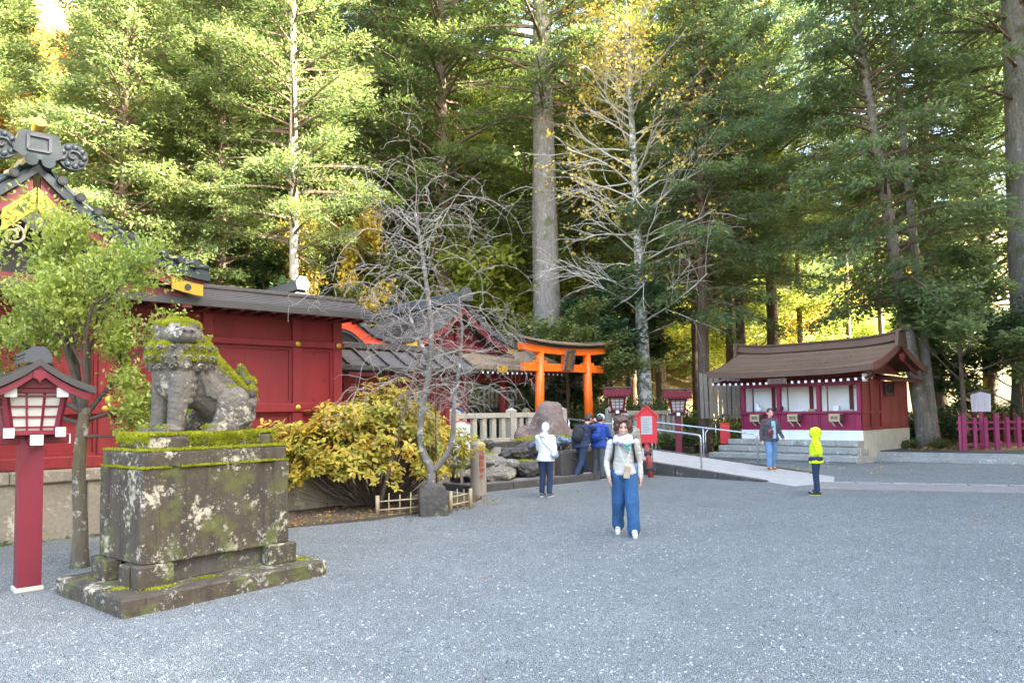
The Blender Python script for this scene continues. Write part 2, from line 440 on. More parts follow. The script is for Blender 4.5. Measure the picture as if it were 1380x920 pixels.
# foliage
leafmat('leaf_hinoki', [(.055, .092, .042), (.096, .145, .058), (.145, .198, .070), (.22, .25, .08)], .45)
leafmat('leaf_cedar', [(.050, .080, .028), (.086, .124, .036), (.132, .172, .047), (.195, .195, .058)], .43)
leafmat('leaf_bright', [(.060, .095, .034), (.108, .148, .048), (.17, .21, .064), (.26, .262, .085)], .44)
leafmat('leaf_lime', [(.14, .21, .04), (.24, .31, .055), (.37, .39, .075), (.48, .41, .09)], .42)
leafmat('leaf_dark', [(.03, .065, .028), (.05, .095, .038), (.07, .125, .042)], .28)
leafmat('leaf_yellow', [(.46, .33, .05), (.56, .43, .08), (.62, .52, .15)], .35)
leafmat('leaf_orange', [(.45, .16, .03), (.60, .28, .05), (.62, .40, .10), (.42, .36, .12)], .45)
leafmat('leaf_azalea', [(.10, .17, .03), (.26, .29, .05), (.46, .38, .06), (.55, .40, .06), (.55, .26, .06)], .3, .5, 1.6)
leafmat('leaf_camellia', [(.10, .15, .025), (.19, .25, .04), (.29, .34, .065), (.42, .44, .13)], .35, .3, 1.2, .5)
leafmat('leaf_under', [(.04, .075, .02), (.08, .12, .03), (.16, .18, .05), (.30, .24, .07)], .3, .6, .8)
leafmat('moss', [(.13, .15, .012), (.27, .29, .018), (.42, .42, .04)], .25, .9, 7, .1)
leafmat('fallen_leaf', [(.16, .07, .03), (.30, .15, .05), (.45, .28, .06), (.28, .2, .09)], .15, .8, 3)
# ------------------------------------------------------------------ ground
def gravel_material():
    m, t, out = nodes('gravel'); v = coords(t)
    vo = N(t, 'ShaderNodeTexVoronoi', Scale=120.0); vo.inputs['Randomness'].default_value = 1.0
    t.links.new(v, vo.inputs['Vector'])
    vo2 = N(t, 'ShaderNodeTexVoronoi', Scale=70.0); t.links.new(v, vo2.inputs['Vector'])
    sep = N(t, 'ShaderNodeSeparateColor'); t.links.new(vo.outputs['Color'], sep.inputs[0])
    sep2 = N(t, 'ShaderNodeSeparateColor'); t.links.new(vo2.outputs['Color'], sep2.inputs[0])
    col = ramp(t, sep.outputs[0], [(0, (.10, .105, .105)), (.25, (.28, .29, .29)), (.7, (.43, .44, .435)), (1, (.50, .50, .49))])
    col2 = ramp(t, sep2.outputs[1], [(0, (.08, .085, .09)), (.4, (.36, .37, .37)), (1, (.50, .50, .49))])
    col = mixc(t, .4, col, col2)
    gap = ramp(t, vo.outputs['Distance'], [(.30, 0), (.62, 1)])
    col = mixc(t, gap, col, (.045, .05, .055))
    big = noise(t, v, .45, 6, .65); big2 = noise(t, v, 2.3, 6, .75)
    col = mixc(t, 1.0, col, (1.46, 1.54, 1.45), 'MULTIPLY')
    col = mixc(t, ramp(t, big, [(.35, .32), (.6, 0)]), col, (.15, .165, .16))
    col = mixc(t, ramp(t, big2, [(.5, 0), (.75, .18)]), col, (.56, .60, .57))
    mid = noise(t, v, 7, 5, .7)
    col = mixc(t, ramp(t, mid, [(.32, .35), (.48, 0)]), col, (.12, .125, .125))
    inv = N(t, 'ShaderNodeMath', operation='SUBTRACT'); inv.inputs[0].default_value = 1.0; t.links.new(vo.outputs['Distance'], inv.inputs[1])
    hs = N(t, 'ShaderNodeMath', operation='MULTIPLY_ADD'); hs.inputs[1].default_value = .8
    t.links.new(inv.outputs[0], hs.inputs[0]); t.links.new(sep.outputs[1], hs.inputs[2])
    finish(t, out, col, .85, bump(t, hs.outputs[0], 1.0, .02), spec=.3)
gravel_material()
def soil_material():
    m, t, out = nodes('forest_floor'); v = coords(t)
    n1 = noise(t, v, .5, 6, .65); n2 = noise(t, v, 9, 6, .7)
    col = mixc(t, ramp(t, n1, [(.35, 0), (.65, 1)]), (.10, .085, .035), (.13, .15, .045))
    col = mixc(t, ramp(t, n2, [(.42, 0), (.6, .8)]), col, (.30, .20, .07))
    col = mixc(t, ramp(t, n2, [(.3, .8), (.45, 0)]), col, (.035, .03, .018))
    finish(t, out, col, .95, bump(t, n2, .8, .08))
soil_material()

def hgt(x, y):
    t, v = tv(x, y)
    terr = .74*sstep(.35, 1.2, v)*sstep(-9, -6.5, t) if t < 10 else .74*sstep(.35, 1.2, v-.25*(t-10))
    hill = max(0.0, v-12)*.40 + max(0.0, v-34)*.16
    knd = (x-11.25)*.60+(y-23.72)*.80; ysh = (x-10.94)*U[0]+(y-23.29)*U[1]; xsh = -((x-10.94)*WV[0]+(y-23.29)*WV[1])
    right = (.26*sstep(.75, 1.3, knd)*sstep(.4, 1.2, ysh) + .10*max(0, ysh-5))*sstep(-6, 1.0, xsh)
    if t < -6.6: terr = max(terr, .9*sstep(-4.4, -3.4, v))
    side = max(0.0, x-30)*.25*sstep(-30, 10, y)
    h = max(terr, right)+hill+side
    right_k = sstep(3.5, 6, ysh)
    wob = .12*math.sin(x*.7+y*.3)+.1*math.sin(x*.33-y*.81+1)
    return h+wob*min(1.0, hill*.4+right*.6*right_k)
def terrain():
    xs = np.concatenate([np.arange(-260, -40, 12), np.arange(-40, 45, .8), np.arange(45, 260, 12)])
    ys = np.concatenate([np.arange(-200, -10, 14), np.arange(-10, 70, .8), np.arange(70, 330, 10)])
    V = [(x, y, hgt(x, y)-.03) for y in ys for x in xs]; nx = len(xs)
    Q = [(j*nx+i, j*nx+i+1, (j+1)*nx+i+1, (j+1)*nx+i) for j in range(len(ys)-1) for i in range(nx-1)]
    o = link('ground', np_mesh('ground', V, Q), MATS['forest_floor'], smooth=True); struct(o)
terrain()

# gravel yard: one flat sheet in front of the terrace, gently uneven
def yard():
    pts = [(-16, -14), (26, -14), (26, 12), (17.5, 18.9), (11.6, 23.6), (9.0, 25.6)]
    pts += [tuple(S(9.6, -1.6)[:2]), tuple(S(6.0, -.30)[:2]), tuple(S(-5.9, -.30)[:2]), tuple(S(-5.9, -4.2)[:2]), tuple(S(-14.5, -4.2)[:2]), (-16, 6)]
    bm = bmesh.new(); vs = [bm.verts.new((x, y, .004)) for x, y in pts]; bm.faces.new(vs)
    me = bpy.data.meshes.new('gravel_yard'); bm.to_mesh(me); bm.free()
    struct(link('gravel_yard', me, MATS['gravel']))
yard()
# loose stones lying on the yard near the viewer
def pebbles():
    n = 40000
    y = 3.6+9.5*rng.random(n)**1.5; x = (rng.random(n)-.5)*2*(.78*y+.4)
    a = np.array([[-1, -1, 0], [1, -1, 0], [1, 1, 0], [-1, 1, 0], [0, 0, .9]], float)*.5
    s = (.004+.007*rng.random(n)**2)
    ang = rng.random(n)*6.28; ca, sa = np.cos(ang), np.sin(ang)
    st = .6+.8*rng.random((n, 3))
    P = a[None]*st[:, None, :]*s[:, None, None]*1.7
    P[:, 4, :2] += (rng.random((n, 2))-.5)*s[:, None]
    X = P[..., 0]*ca[:, None]-P[..., 1]*sa[:, None]+x[:, None]; Y = P[..., 0]*sa[:, None]+P[..., 1]*ca[:, None]+y[:, None]
    Z = P[..., 2]+.0045
    V = np.stack([X, Y, Z], -1).reshape(-1, 3)
    f = np.array([[0, 1, 4], [1, 2, 4], [2, 3, 4], [3, 0, 4]])
    Q = (f[None]+(np.arange(n)*5)[:, None, None]).reshape(-1, 3)
    m, t, out = nodes('pebble'); g = t.nodes.new('ShaderNodeNewGeometry')
    col = ramp(t, g.outputs['Random Per Island'], [(0, (.06, .065, .07)), (.4, (.18, .19, .19)), (.8, (.34, .35, .35)), (1, (.46, .47, .46))])
    finish(t, out, col, .8, spec=.3)
    o = link('loose_gravel', np_mesh('loose_gravel', V, Q), m)
    tag(o, 'loose grey gravel stones strewn over the yard', 'gravel'); o['kind'] = 'stuff'
pebbles()

# terrace behind the stone fence, its retaining wall built of blocks
mb = MB(); mb.box(-7.0, 12.2, 0, 9, -.1, .80)
mb.v = [tuple(S(p[0], p[1]-.12, p[2])) for p in mb.v]
terr = struct(mb.build('terrace', MATS['path_stone']))
blk = MB().bbox(-.44, .44, -.11, .11, 0, .265, .018).mesh('stone_block')
for k, t0 in enumerate(np.arange(-2.2, 12, .9)):
    for r_ in range(3):
        o = link('stone_block', blk, MATS['dark_stone'], terr)
        o.location = S(t0+(.45 if r_ % 2 else 0), -.24+random.uniform(-.012, .012), .0+r_*.268); o.rotation_euler = (0, 0, TH)

# concrete ramp up to the torii, its near side faced with stone blocks
def ramp_build():
    t0, t1 = 2.55, 5.3
    mb = MB()
    prof = [(-8.6, -.05), (-.36, -.05), (-.36, .78), (-8.6, .012)]
    mb.prism(prof, 'x', t0+.2, t1-.18)
    mb.v = [tuple(S(p[0], p[1], p[2])) for p in mb.v]
    rp = struct(mb.build('ramp', MATS['concrete']))
    for tt, w in ((t0+.09, .2), (t1-.08, .18)):
        v = -8.5
        while v < -.6:
            L = random.uniform(.5, .72); v2 = min(v+L, -.45)
            za, zb = .012+(v+8.6)/8.24*.768+.02, .012+(v2+8.6)/8.24*.768+.02
            m2 = MB(); m2.prism([(v+.008, -.02), (v2-.008, -.02), (v2-.008, zb), (v+.008, za)], 'x', tt-w/2, tt+w/2)
            m2.v = [tuple(S(p[0], p[1], p[2])) for p in m2.v]
            m2.build('stone_block', MATS['dark_stone'], rp)
            v = v2
ramp_build()
# apron and paved path running off to the right
def flat(name, pts, z, mat, th=.02):
    mb = MB(); mb.prism(pts, 'z', z-th, z); return struct(mb.build(name, MATS[mat]))
ra, rb = S(2.62, -8.55), S(5.2, -8.55)
flat('ramp_apron', [(ra.x, ra.y), (6.15, 16.35), (7.3, 17.05), (7.9, 18.4), (rb.x, rb.y)], .010, 'concrete')
flat('path', [(6.2, 15.78), (17.5, 11.6), (17.9, 12.75), (6.98, 17.0)], .014, 'path_stone')
for k in range(16):
    a = k/16; b_ = (k+1)/16-.004
    L0 = Vector((7.0, 17.02, 0)); L1 = Vector((17.95, 12.8, 0)); d = (L1-L0); n = Vector((-d.y, d.x, 0)).normalized()*.14
    p, q = L0+d*a, L0+d*b_
    MB().prism([(p.x, p.y), (q.x, q.y), (q.x+n.x, q.y+n.y), (p.x+n.x, p.y+n.y)], 'z', .0, .03).build('kerb_stone', MATS['step_stone'], bpy.data.objects['path'])
# kerb and asphalt on the right of the shop
kd = Vector((.80, -.60, 0)); kn = Vector((.60, .80, 0)); K0 = Vector((11.25, 23.72, 0))
mb = MB(); 
for (o0, o1, z0, z1) in ((0, .42, 0, .12), (.42, .62, 0, .27)):
    P = [K0+kn*o0, K0+kn*o0+kd*14, K0+kn*o1+kd*14, K0+kn*o1]
    mb.prism([(p.x, p.y) for p in P], 'z', z0-.02, z1)
kerb = struct(mb.build('kerb', MATS['step_stone']))
P = [K0+kn*.62-kd*.1, K0+kn*.62+kd*14, Vector((24, 22.3, 0)), Vector((18.6, 23.05, 0)), Vector((14.1, 23.3, 0)), K0+kn*1.9+kd*1.0, K0+kn*3.2+kd*.1, K0+kn*4.6-kd*.6, K0+kn*4.4-kd*1.8, K0+kn*2.2-kd*.8]
MB().prism([(p.x, p.y) for p in P], 'z', -.02, .30).build('asphalt_path', MATS['asphalt'])
struct(bpy.data.objects['asphalt_path'])
# planted bed under the bush, edged with a low kerb
bed = [tuple(S(t, v)[:2]) for t, v in ((-9.9, -6.0), (-8.8, -6.6), (-7.0, -7.0), (-4.9, -6.75), (-3.9, -6.0), (-3.9, -4.6), (-5.9, -4.3), (-8.2, -5.0), (-9.9, -5.0))]
flat('planting_bed', bed, .05, 'bed_soil', .06)
# ------------------------------------------------------------------ shrine wall, left
A0 = (-6.2, 11.12)
def cyl_y(mb, x, y0, y1, z, r, n=12):
    return mb.tube([(x, y0, z), (x, y1, z)], r, n)
def shrine_wall():
    w = thing('shrine_wall', 'long dark red panelled shrine wall on a stone base with gold studs', 'wall', (A0[0], A0[1], 0), TH)
    X0, X1 = -4.6, 4.25
    # stone base: blocks and coping
    base = MB().box(X0, X1, .06, .9, 0, .92).build('stone_base', MATS['base_stone'], w)
    x = X0
    while x < X1-.1:
        L = random.uniform(.9, 1.3); x2 = min(x+L, X1)
        MB().bbox(x+.006, x2-.006, .0, .14, -.02, .80, .02).build('stone_block', MATS['base_stone'], base)
        x = x2
    x = X0
    while x < X1-.1:
        x2 = min(x+1.75, X1)
        MB().bbox(x+.004, x2-.004, -.05, .8, .805, .98, .02).build('coping_stone', MATS['base_stone'], base)
        x = x2
    yf = .30
    MB().bbox(X0, X1, yf-.10, yf+.2, .985, 1.16, .012).build('sill_beam', MATS['shrine_red'], w)
    posts = [-4.5, -2.9, -1.42, .14, 1.70, 3.30, 4.12]
    for x in posts:
        MB().bbox(x-.09, x+.09, yf-.06, yf+.12, 1.16, 3.56, .01).build('post', MATS['shrine_red'], w)
    MB().bbox(X0, X1, yf-.085, yf+.1, 1.78, 1.94, .01).build('rail', MATS['shrine_red'], w)
    MB().bbox(X0, X1, yf-.085, yf+.1, 2.96, 3.08, .01).build('rail', MATS['shrine_red'], w)
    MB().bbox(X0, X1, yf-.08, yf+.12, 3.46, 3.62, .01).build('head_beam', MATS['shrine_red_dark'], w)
    for a, b in zip(posts[:-1], posts[1:]):
        a += .09; b -= .09
        for z0, z1 in ((1.16, 1.78), (1.94, 2.96), (3.08, 3.46)):
            if b < -1.3 and z0 == 1.94: continue
            p = MB().box(a, b, yf+.02, yf+.07, z0, z1).build('panel', MATS['shrine_red'], w)
            if z1-z0 > .5:
                fr = MB(); e = .055
                fr.box(a, b, yf-.012, yf+.02, z0, z0+e).box(a, b, yf-.012, yf+.02, z1-e, z1)
                fr.box(a, a+e, yf-.012, yf+.02, z0+e, z1-e).box(b-e, b, yf-.012, yf+.02, z0+e, z1-e)
                fr.build('panel_frame', MATS['shrine_red'], p)
    # green lattice window beside the gate
    MB().box(-4.5, -1.5, yf+.05, yf+.09, 1.94, 2.96).build('lattice_back', MATS['void_shade'], w)  # near-black sheet stands for the shade behind the bars
    bar_ = MB().prism([(0, -.03), (.028, 0), (0, .03), (-.028, 0)], 'z', 1.94, 2.96).mesh('lattice_bar')
    for k in range(30):
        link('lattice_bar', bar_, MATS['teal_paint'], w, loc=(-4.36+k*.095, yf+.01, 0))
    # studs
    st = MB().lathe([(.052, 0), (.05, .012), (.034, .022), (.036, .04), (.018, .055)], n=10).mesh('gold_stud')
    for x in posts:
        for z in (3.02, 1.86):
            link('gold_stud', st, MATS['gold'], w, loc=(x, yf-.086, z), rot=(R(90), 0, 0))
    # roof
    rf = MB().sheet([[(x, y, z) for x in (X0, 0, X1+.42)] for y, z in ((-.42, 3.58), (.05, 3.72), (.62, 3.95))], .05).build('roof', MATS['board_roof'], w)
    MB().sheet([[(x, y, z) for x in (X0, 0, X1+.40)] for y, z in ((1.5, 3.56), (.66, 3.94))], .05).build('roof_back', MATS['board_roof'], rf)
    MB().bbox(X0, X1+.45, -.46, -.40, 3.47, 3.60, .008).build('fascia', MATS['dark_trim'], rf)
    MB().bbox(X0, X1+.44, .52, .74, 3.93, 4.0, .01).build('ridge_board', MATS['board_roof'], rf)
    cr = np.linspace(X0+.1, X1+.3, 1)
    # thin board courses on the slope
    for k in range(7):
        f = k/7; y = -.40+.98*f; z = 3.588+.36*f
        MB().bar((X0, y, z+.004), (X1+.41, y, z+.004), .02, .012).build('roof_course', MATS['board_roof'], rf)
    rb = MB().bbox(-.028, .028, -.36, .3, -.028, .028, .006).mesh('rafter'); re = MB().box(-.03, .03, -.366, -.361, -.03, .03).mesh('rafter_end')
    plain('rafter_pink', (.62, .12, .14), (.5, .09, .1), 3)
    for x in np.arange(X0+.1, X1+.35, .272):
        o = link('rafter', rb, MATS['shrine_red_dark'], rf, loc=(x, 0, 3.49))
        link('rafter_end', re, MATS['rafter_pink'], o)
    # end wall return
    MB().bbox(X1-.06, X1, yf+.12, 1.4, 1.0, 3.5, .01).build('end_panel', MATS['shrine_red'], w)
    # drain hole and pipe by the base
    MB().tube([(.62, -.02, 1.0), (.6, .1, 1.25), (.68, .16, 1.45), (.72, .2, 2.6)], .016, 8).build('drain_pipe', MATS['shrine_red'], w)
    return w
shrine_wall()

# ------------------------------------------------------------------ copper roofed gate rising over the wall
def shrine_gate():
    g = thing('shrine_gate', 'shrine gate with curved blue-green copper roof and gold gable fittings', 'gate', (A0[0], A0[1], 0), TH)
    cx = -.93; yf, yb = -.55, 2.6
    def prof(s):   # s 0 at peak .. 1 at tip: sideways, height
        return 2.34*s, 5.28-2.42*s+1.16*s*s-.0*s
    K = 14
    rows = []
    for sgn in (1,):
        pass
    for y in (yf, .8, yb):
        rows.append([(cx-prof(1-i/K)[0], y, prof(1-i/K)[1]) for i in range(K)]+[(cx+prof(i/K)[0], y, prof(i/K)[1]) for i in range(K+1)])
    roof = MB().sheet(rows, .10).build('roof', MATS['copper_roof'], g, smooth=False)
    # verge roll along each gable edge and the stub tiles that end on it
    for sgn in (1, -1):
        pts = [(cx+sgn*prof(s)[0], yf+.16, prof(s)[1]+.07) for s in np.linspace(.06, 1.02, 16)]
        MB().tube(pts, .055, 10).build('verge_roll', MATS['copper_roof'], roof, smooth=True)
        for k in range(9):
            s = .13+k*.098
            x, z = prof(s); x = cx+sgn*x
            t_ = MB(); t_.tube([(x, yf+.2, z+.10), (x-sgn*.02, yf-.13, z+.05)], .062, 12)
            o = t_.build('verge_tile', MATS['copper_roof'], roof, smooth=False)
            MB().tube([(x-sgn*.02, yf-.131, z+.05), (x-sgn*.0205, yf-.136, z+.0495)], .042, 12).build('tile_face', MATS['dark_trim'], o)
        # verge plates below the tiles
        def band(name, mat, d0, d1, s0, s1, y0, y1, n=12):
            r1 = [(cx+sgn*prof(s)[0], prof(s)[1]-d0) for s in np.linspace(s0, s1, n)]
            r2 = [(cx+sgn*prof(s)[0], prof(s)[1]-d1) for s in np.linspace(s0, s1, n)][::-1]
            m = MB(); m.prism(r1+r2, 'y', y0, y1); return m.build(name, MATS[mat], g)
        band('verge_plate', 'copper_roof', .06, .17, .0, 1.0, yf-.07, yf+.1)
        band('barge_board', 'shrine_red_dark', .172, .36, .02, .97, yf+.0, yf+.08)
        band('barge_board_inner', 'shrine_red', .33, .38, .02, .9, yf-.02, yf-.002)
        band('gold_plate', 'gold', .36, .66, .005, .17, yf-.03, yf-.003)
        band('gold_plate', 'gold', .24, .42, .76, .96, yf-.03, yf-.003)
        for s, dz in ((.08, .50), (.86, .33)):
            x, z = prof(s)
            MB().tube([(cx+sgn*x, yf-.03, z-dz), (cx+sgn*x, yf-.045, z-dz)], .05, 14).build('crest', MATS['copper_roof'], g)
        # side eave beams
        MB().bbox(cx+sgn*2.05-.08, cx+sgn*2.05+.08, yf+.1, yb, 3.42, 3.6, .01).build('eave_beam', MATS['shrine_red_dark'], g)
    # near-black sheet for the shade inside the gable, tie beam, carved pendant
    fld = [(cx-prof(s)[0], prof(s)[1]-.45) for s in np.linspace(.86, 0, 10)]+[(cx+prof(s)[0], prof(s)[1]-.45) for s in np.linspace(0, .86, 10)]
    MB().prism(fld, 'y', yf+.22, yf+.3).build('gable_field', MATS['void_shade'], g)
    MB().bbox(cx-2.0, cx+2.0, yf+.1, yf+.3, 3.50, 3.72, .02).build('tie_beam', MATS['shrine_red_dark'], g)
    pd = MB(); pd.prism([(cx-.26, 4.56), (cx+.26, 4.56), (cx+.2, 4.44), (cx+.1, 4.38), (cx, 4.24), (cx-.1, 4.38), (cx-.2, 4.44)], 'y', yf-.02, yf+.06)
    pd = pd.build('gable_pendant', MATS['dark_trim'], g)
    for sgn in (1, -1):
        pts = []
        for k in range(26):
            a = k*.42; r_ = .17-.0055*k
            pts.append((cx+sgn*(.26+r_*math.cos(a)), yf+.02, 4.22+r_*math.sin(a)*.95))
        MB().tube(pts, .019, 6).build('scroll', MATS['wood_pale'], g, smooth=True)
        pts = [(cx+sgn*(.06+.09*k/6), yf+.02, 4.54-.32*k/6+.05*math.sin(k)) for k in range(7)]
        MB().tube(pts, .018, 6).build('scroll', MATS['wood_pale'], g, smooth=True)
        MB().lathe([(.07, -.02), (.075, 0), (.04, .02), (.03, .05)], n=10).build('gold_boss', MATS['gold'], g, loc=(cx+sgn*.34, yf-.01, 4.44), rot=(R(90), 0, 0))
    # ridge end ornament with two scroll discs and a gilt tube
    orn = MB(); orn.prism([(cx-.30, 5.36), (cx-.24, 5.62), (cx-.2, 5.66), (cx+.2, 5.66), (cx+.24, 5.62), (cx+.30, 5.36), (cx+.16, 5.28), (cx-.16, 5.28)], 'y', yf-.10, yf+.12)
    orn = orn.build('ridge_ornament', MATS['copper_roof'], g)
    fr = MB(); 
    for a in range(4):
        P = [(cx-.13, 5.40), (cx+.13, 5.40), (cx+.13, 5.60), (cx-.13, 5.60)]
        p, q = P[a], P[(a+1) % 4]; fr.bar((p[0], yf-.11, p[1]), (q[0], yf-.11, q[1]), .035, .035)
    fr.build('ornament_frame', MATS['grey_tile'], orn)
    for sgn in (1, -1):
        d = MB().tube([(cx+sgn*.42, yf-.06, 5.42), (cx+sgn*.42, yf+.06, 5.42)], .19, 22).build('scroll_disc', MATS['copper_roof'], orn)
        for k in range(9):
            a = k*.7
            MB().ell((cx+sgn*.42+.135*math.cos(a), yf-.062, 5.42+.135*math.sin(a)), (.042, .02, .042), 8, 6).build('petal', MATS['copper_roof'], d, smooth=True)
        pts = [(cx+sgn*.42+(.10-.011*k)*math.cos(k*.8), yf-.075, 5.42+(.10-.011*k)*math.sin(k*.8)) for k in range(9)]
        MB().tube(pts, .02, 6).build('curl', MATS['grey_tile'], d, smooth=True)
    gt = MB().tube([(cx, yf+.1, 5.66), (cx-.0, yf-.12, 5.80)], [.075, .085], 14).build('gilt_tube', MATS['gold'], orn)
    for k in range(2):
        MB().tube([(cx-.12+.24*k, yf+.3, 5.27), (cx-.10+.2*k, yf-.2, 5.24)], .085, 12).build('verge_tile', MATS['copper_roof'], roof)
    MB().bbox(cx-.14, cx+.14, yf+.12, yb, 5.24, 5.46, .03).build('ridge', MATS['copper_roof'], roof)
    # columns under the roof
    for sgn in (1, -1):
        for y in (.55, 2.2):
            MB().tube([(cx+sgn*1.55, y+.02, .9), (cx+sgn*1.55, y+.02, 3.55)], .13, 14).build('column', MATS['shrine_red_dark'], g, smooth=True)
shrine_gate()

# ------------------------------------------------------------------ roofed slat fence continuing behind the bush
def slat_gallery():
    g = thing('slat_gallery', 'dark red vertical slat fence under a small weathered board roof', 'fence', S(-6.3, -3.9), TH)
    L = 3.15
    MB().bbox(0, L, -.1, .2, 0, .95, .02).build('stone_base', MATS['base_stone'], g)
    MB().bbox(0, L, -.06, .1, .95, 1.1, .01).build('sill_beam', MATS['shrine_red'], g)
    MB().bbox(0, L, -.06, .1, 2.36, 2.52, .01).build('head_beam', MATS['shrine_red'], g)
    sl = MB().bbox(-.062, .062, -.03, .03, 1.1, 2.36, .006).mesh('slat')
    k = 0; x = .62
    MB().bbox(0, .5, -.02, .04, 1.1, 2.36, .01).build('panel', MATS['shrine_red'], g)
    while x < L-.06:
        link('slat', sl, MATS['shrine_red'], g, loc=(x, .0, 0)); x += .235; k += 1
    for x in (.53, 1.9, L-.05):
        MB().bbox(x-.07, x+.07, -.07, .09, .95, 2.6, .01).build('post', MATS['shrine_red'], g)
    rf = MB().sheet([[(x, y, z) for x in (-.25, L+.4)] for y, z in ((-.62, 2.70), (.1, 3.10))], .05).build('roof', MATS['board_roof'], g)
    MB().sheet([[(x, y, z) for x in (-.25, L+.4)] for y, z in ((.82, 2.70), (.12, 3.09))], .05).build('roof_back', MATS['board_roof'], rf)
    bt = MB().bar((0, -.64, 2.72), (0, .08, 3.125), .05, .05).mesh('batten')
    for x in np.arange(-.2, L+.4, .46): link('batten', bt, MATS['board_roof'], rf, loc=(x, 0, 0))
    MB().bbox(-.3, L+.42, .0, .2, 3.09, 3.22, .01).build('ridge_box', MATS['board_roof'], rf)
    MB().bbox(-.27, L+.4, -.66, -.61, 2.60, 2.70, .006).build('fascia', MATS['dark_trim'], rf)
slat_gallery()

def curve_pts(P, n=5):
    """smooth polyline through P (Catmull-Rom)"""
    P = [Vector(p) for p in P]; P = [P[0]*2-P[1]]+P+[P[-1]*2-P[-2]]; out = []
    for i in range(1, len(P)-2):
        for k in range(n):
            t = k/n; a, b, c, d = P[i-1], P[i], P[i+1], P[i+2]
            out.append(.5*((2*b)+(c-a)*t+(2*a-5*b+4*c-d)*t*t+(3*b-a-3*c+d)*t**3))
    out.append(P[-2]); return out

def gable_hall(name, label, loc, half, peak, tip, depth, trim, roofmat, cols=True, over=.5, ground=.8, cat='hall', edge='grey_tile', droop=1.5):
    g = thing(name, label, cat, loc, TH)
    def prof(s): return half*s, peak-(peak-tip)*(droop*s-(droop-1)*s*s)
    K = 12; rows = []
    for y in (0, depth*.5, depth):
        lift = .12 if y in (0, depth) else 0
        rows.append([(-prof(1-i/K)[0], y, prof(1-i/K)[1]+lift) for i in range(K)]+[(prof(i/K)[0], y, prof(i/K)[1]+lift) for i in range(K+1)])
    roof = MB().sheet(rows, .16).build('roof', MATS[roofmat], g)
    for sgn in (1, -1):
        # shingle courses
        for k in range(1, 15):
            s = k/15; x, z = prof(s)
            MB().bar((sgn*x, .02, z+.05), (sgn*x, depth-.02, z+.05), .05, .035).build('roof_course', MATS[roofmat], roof)
        r1 = [(sgn*prof(s)[0], prof(s)[1]+.13) for s in np.linspace(0, 1.02, 12)]
        r2 = [(sgn*prof(s)[0], prof(s)[1]-.06) for s in np.linspace(0, 1.02, 12)][::-1]
        MB().prism(r1+r2, 'y', -.06, .05).build('verge', MATS[edge], roof)
        r1 = [(sgn*prof(s)[0], prof(s)[1]-.065) for s in np.linspace(0, .98, 12)]
        r2 = [(sgn*prof(s)[0], prof(s)[1]-.33) for s in np.linspace(0, .98, 12)][::-1]
        MB().prism(r1+r2, 'y', .02, .1).build('barge_board', MATS[trim], g)
        MB().prism([(sgn*prof(s)[0], prof(s)[1]-.09) for s in np.linspace(.8, .97, 4)]+[(sgn*prof(s)[0], prof(s)[1]-.32) for s in np.linspace(.97, .8, 4)], 'y', .0, .018).build('gold_plate', MATS['gold'], g)
    rz = prof(0)[1]+.12
    ridge = MB().sheet([[(x, y, rz+z) for x, z in ((-.16, .0), (-.13, .24), (.13, .24), (.16, .0))] for y in np.linspace(-.05, depth+.05, 6)], .05).build('ridge', MATS[edge], roof)
    MB().tube([(0, -.12, rz+.28), (0, depth, rz+.28)], .07, 8).build('ridge_cap', MATS[edge], ridge)
    MB().prism([(-.2, rz-.05), (-.26, rz+.2), (-.12, rz+.42), (.12, rz+.42), (.26, rz+.2), (.2, rz-.05)], 'y', -.16, -.05).build('ridge_ornament', MATS[edge], ridge)
    fld = [(-prof(s)[0], prof(s)[1]-.3) for s in np.linspace(.8, 0, 8)]+[(prof(s)[0], prof(s)[1]-.3) for s in np.linspace(0, .8, 8)]
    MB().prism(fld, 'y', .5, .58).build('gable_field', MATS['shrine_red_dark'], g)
    MB().bbox(-half*.8, half*.8, .3, .55, tip-.25, tip-.02, .02).build('tie_beam', MATS[trim], g)
    MB().bbox(-.09, .09, .35, .5, tip-.02, peak-.35, .01).build('king_post', MATS[trim], g)
    if cols:
        for x in (-half*.62, half*.62):
            for y in (.6, depth*.5, depth-.6):
                MB().tube([(x, y, ground), (x, y, tip-.1)], .15, 14).build('column', MATS['shrine_red'], g, smooth=True)
    return g, roof
# gate hall beyond the stone fence: open columns, gable to the yard, low roof round its foot
gh, gr = gable_hall('gate_hall', 'red pillared gate hall with curved gable roof beyond the stone fence', S(2.3, 2.3), 2.45, 5.45, 4.05, 5.0, 'shrine_red_dark', 'board_roof', cols=False, droop=1.75)
gh.location.z = 0
for x in (-.75, .25, 2.05):
    for y in (.4, 3.6):
        MB().tube([(x, y, .8), (x, y, 3.6)], .15, 14).build('column', MATS['shrine_red'], gh, smooth=True)
rows = []
for y, z in ((-1.0, 3.30), (-.5, 3.44), (.1, 3.68), (.8, 3.98)):
    rows.append([(x, y, z+.10*max(0, abs(x-1.0)-1.6)**2*.5) for x in np.linspace(-2.2, 4.0, 9)])
pr = MB().sheet(rows, .14).build('pent_roof', MATS['shingle_pale'], gh)
MB().sheet([[(x, -1.03, z) for x in (-2.2, 1, 4.0)] for z in (3.17, 3.28)], .0).f
MB().bbox(-2.1, 3.9, -.98, -.88, 3.10, 3.20, .01).build('fascia', MATS['dark_trim'], pr)
rf_ = MB().bbox(-.03, .03, -.95, .4, -.03, .03, .005).mesh('rafter'); rf_e = MB().box(-.034, .034, -.956, -.951, -.034, .034).mesh('rafter_end')
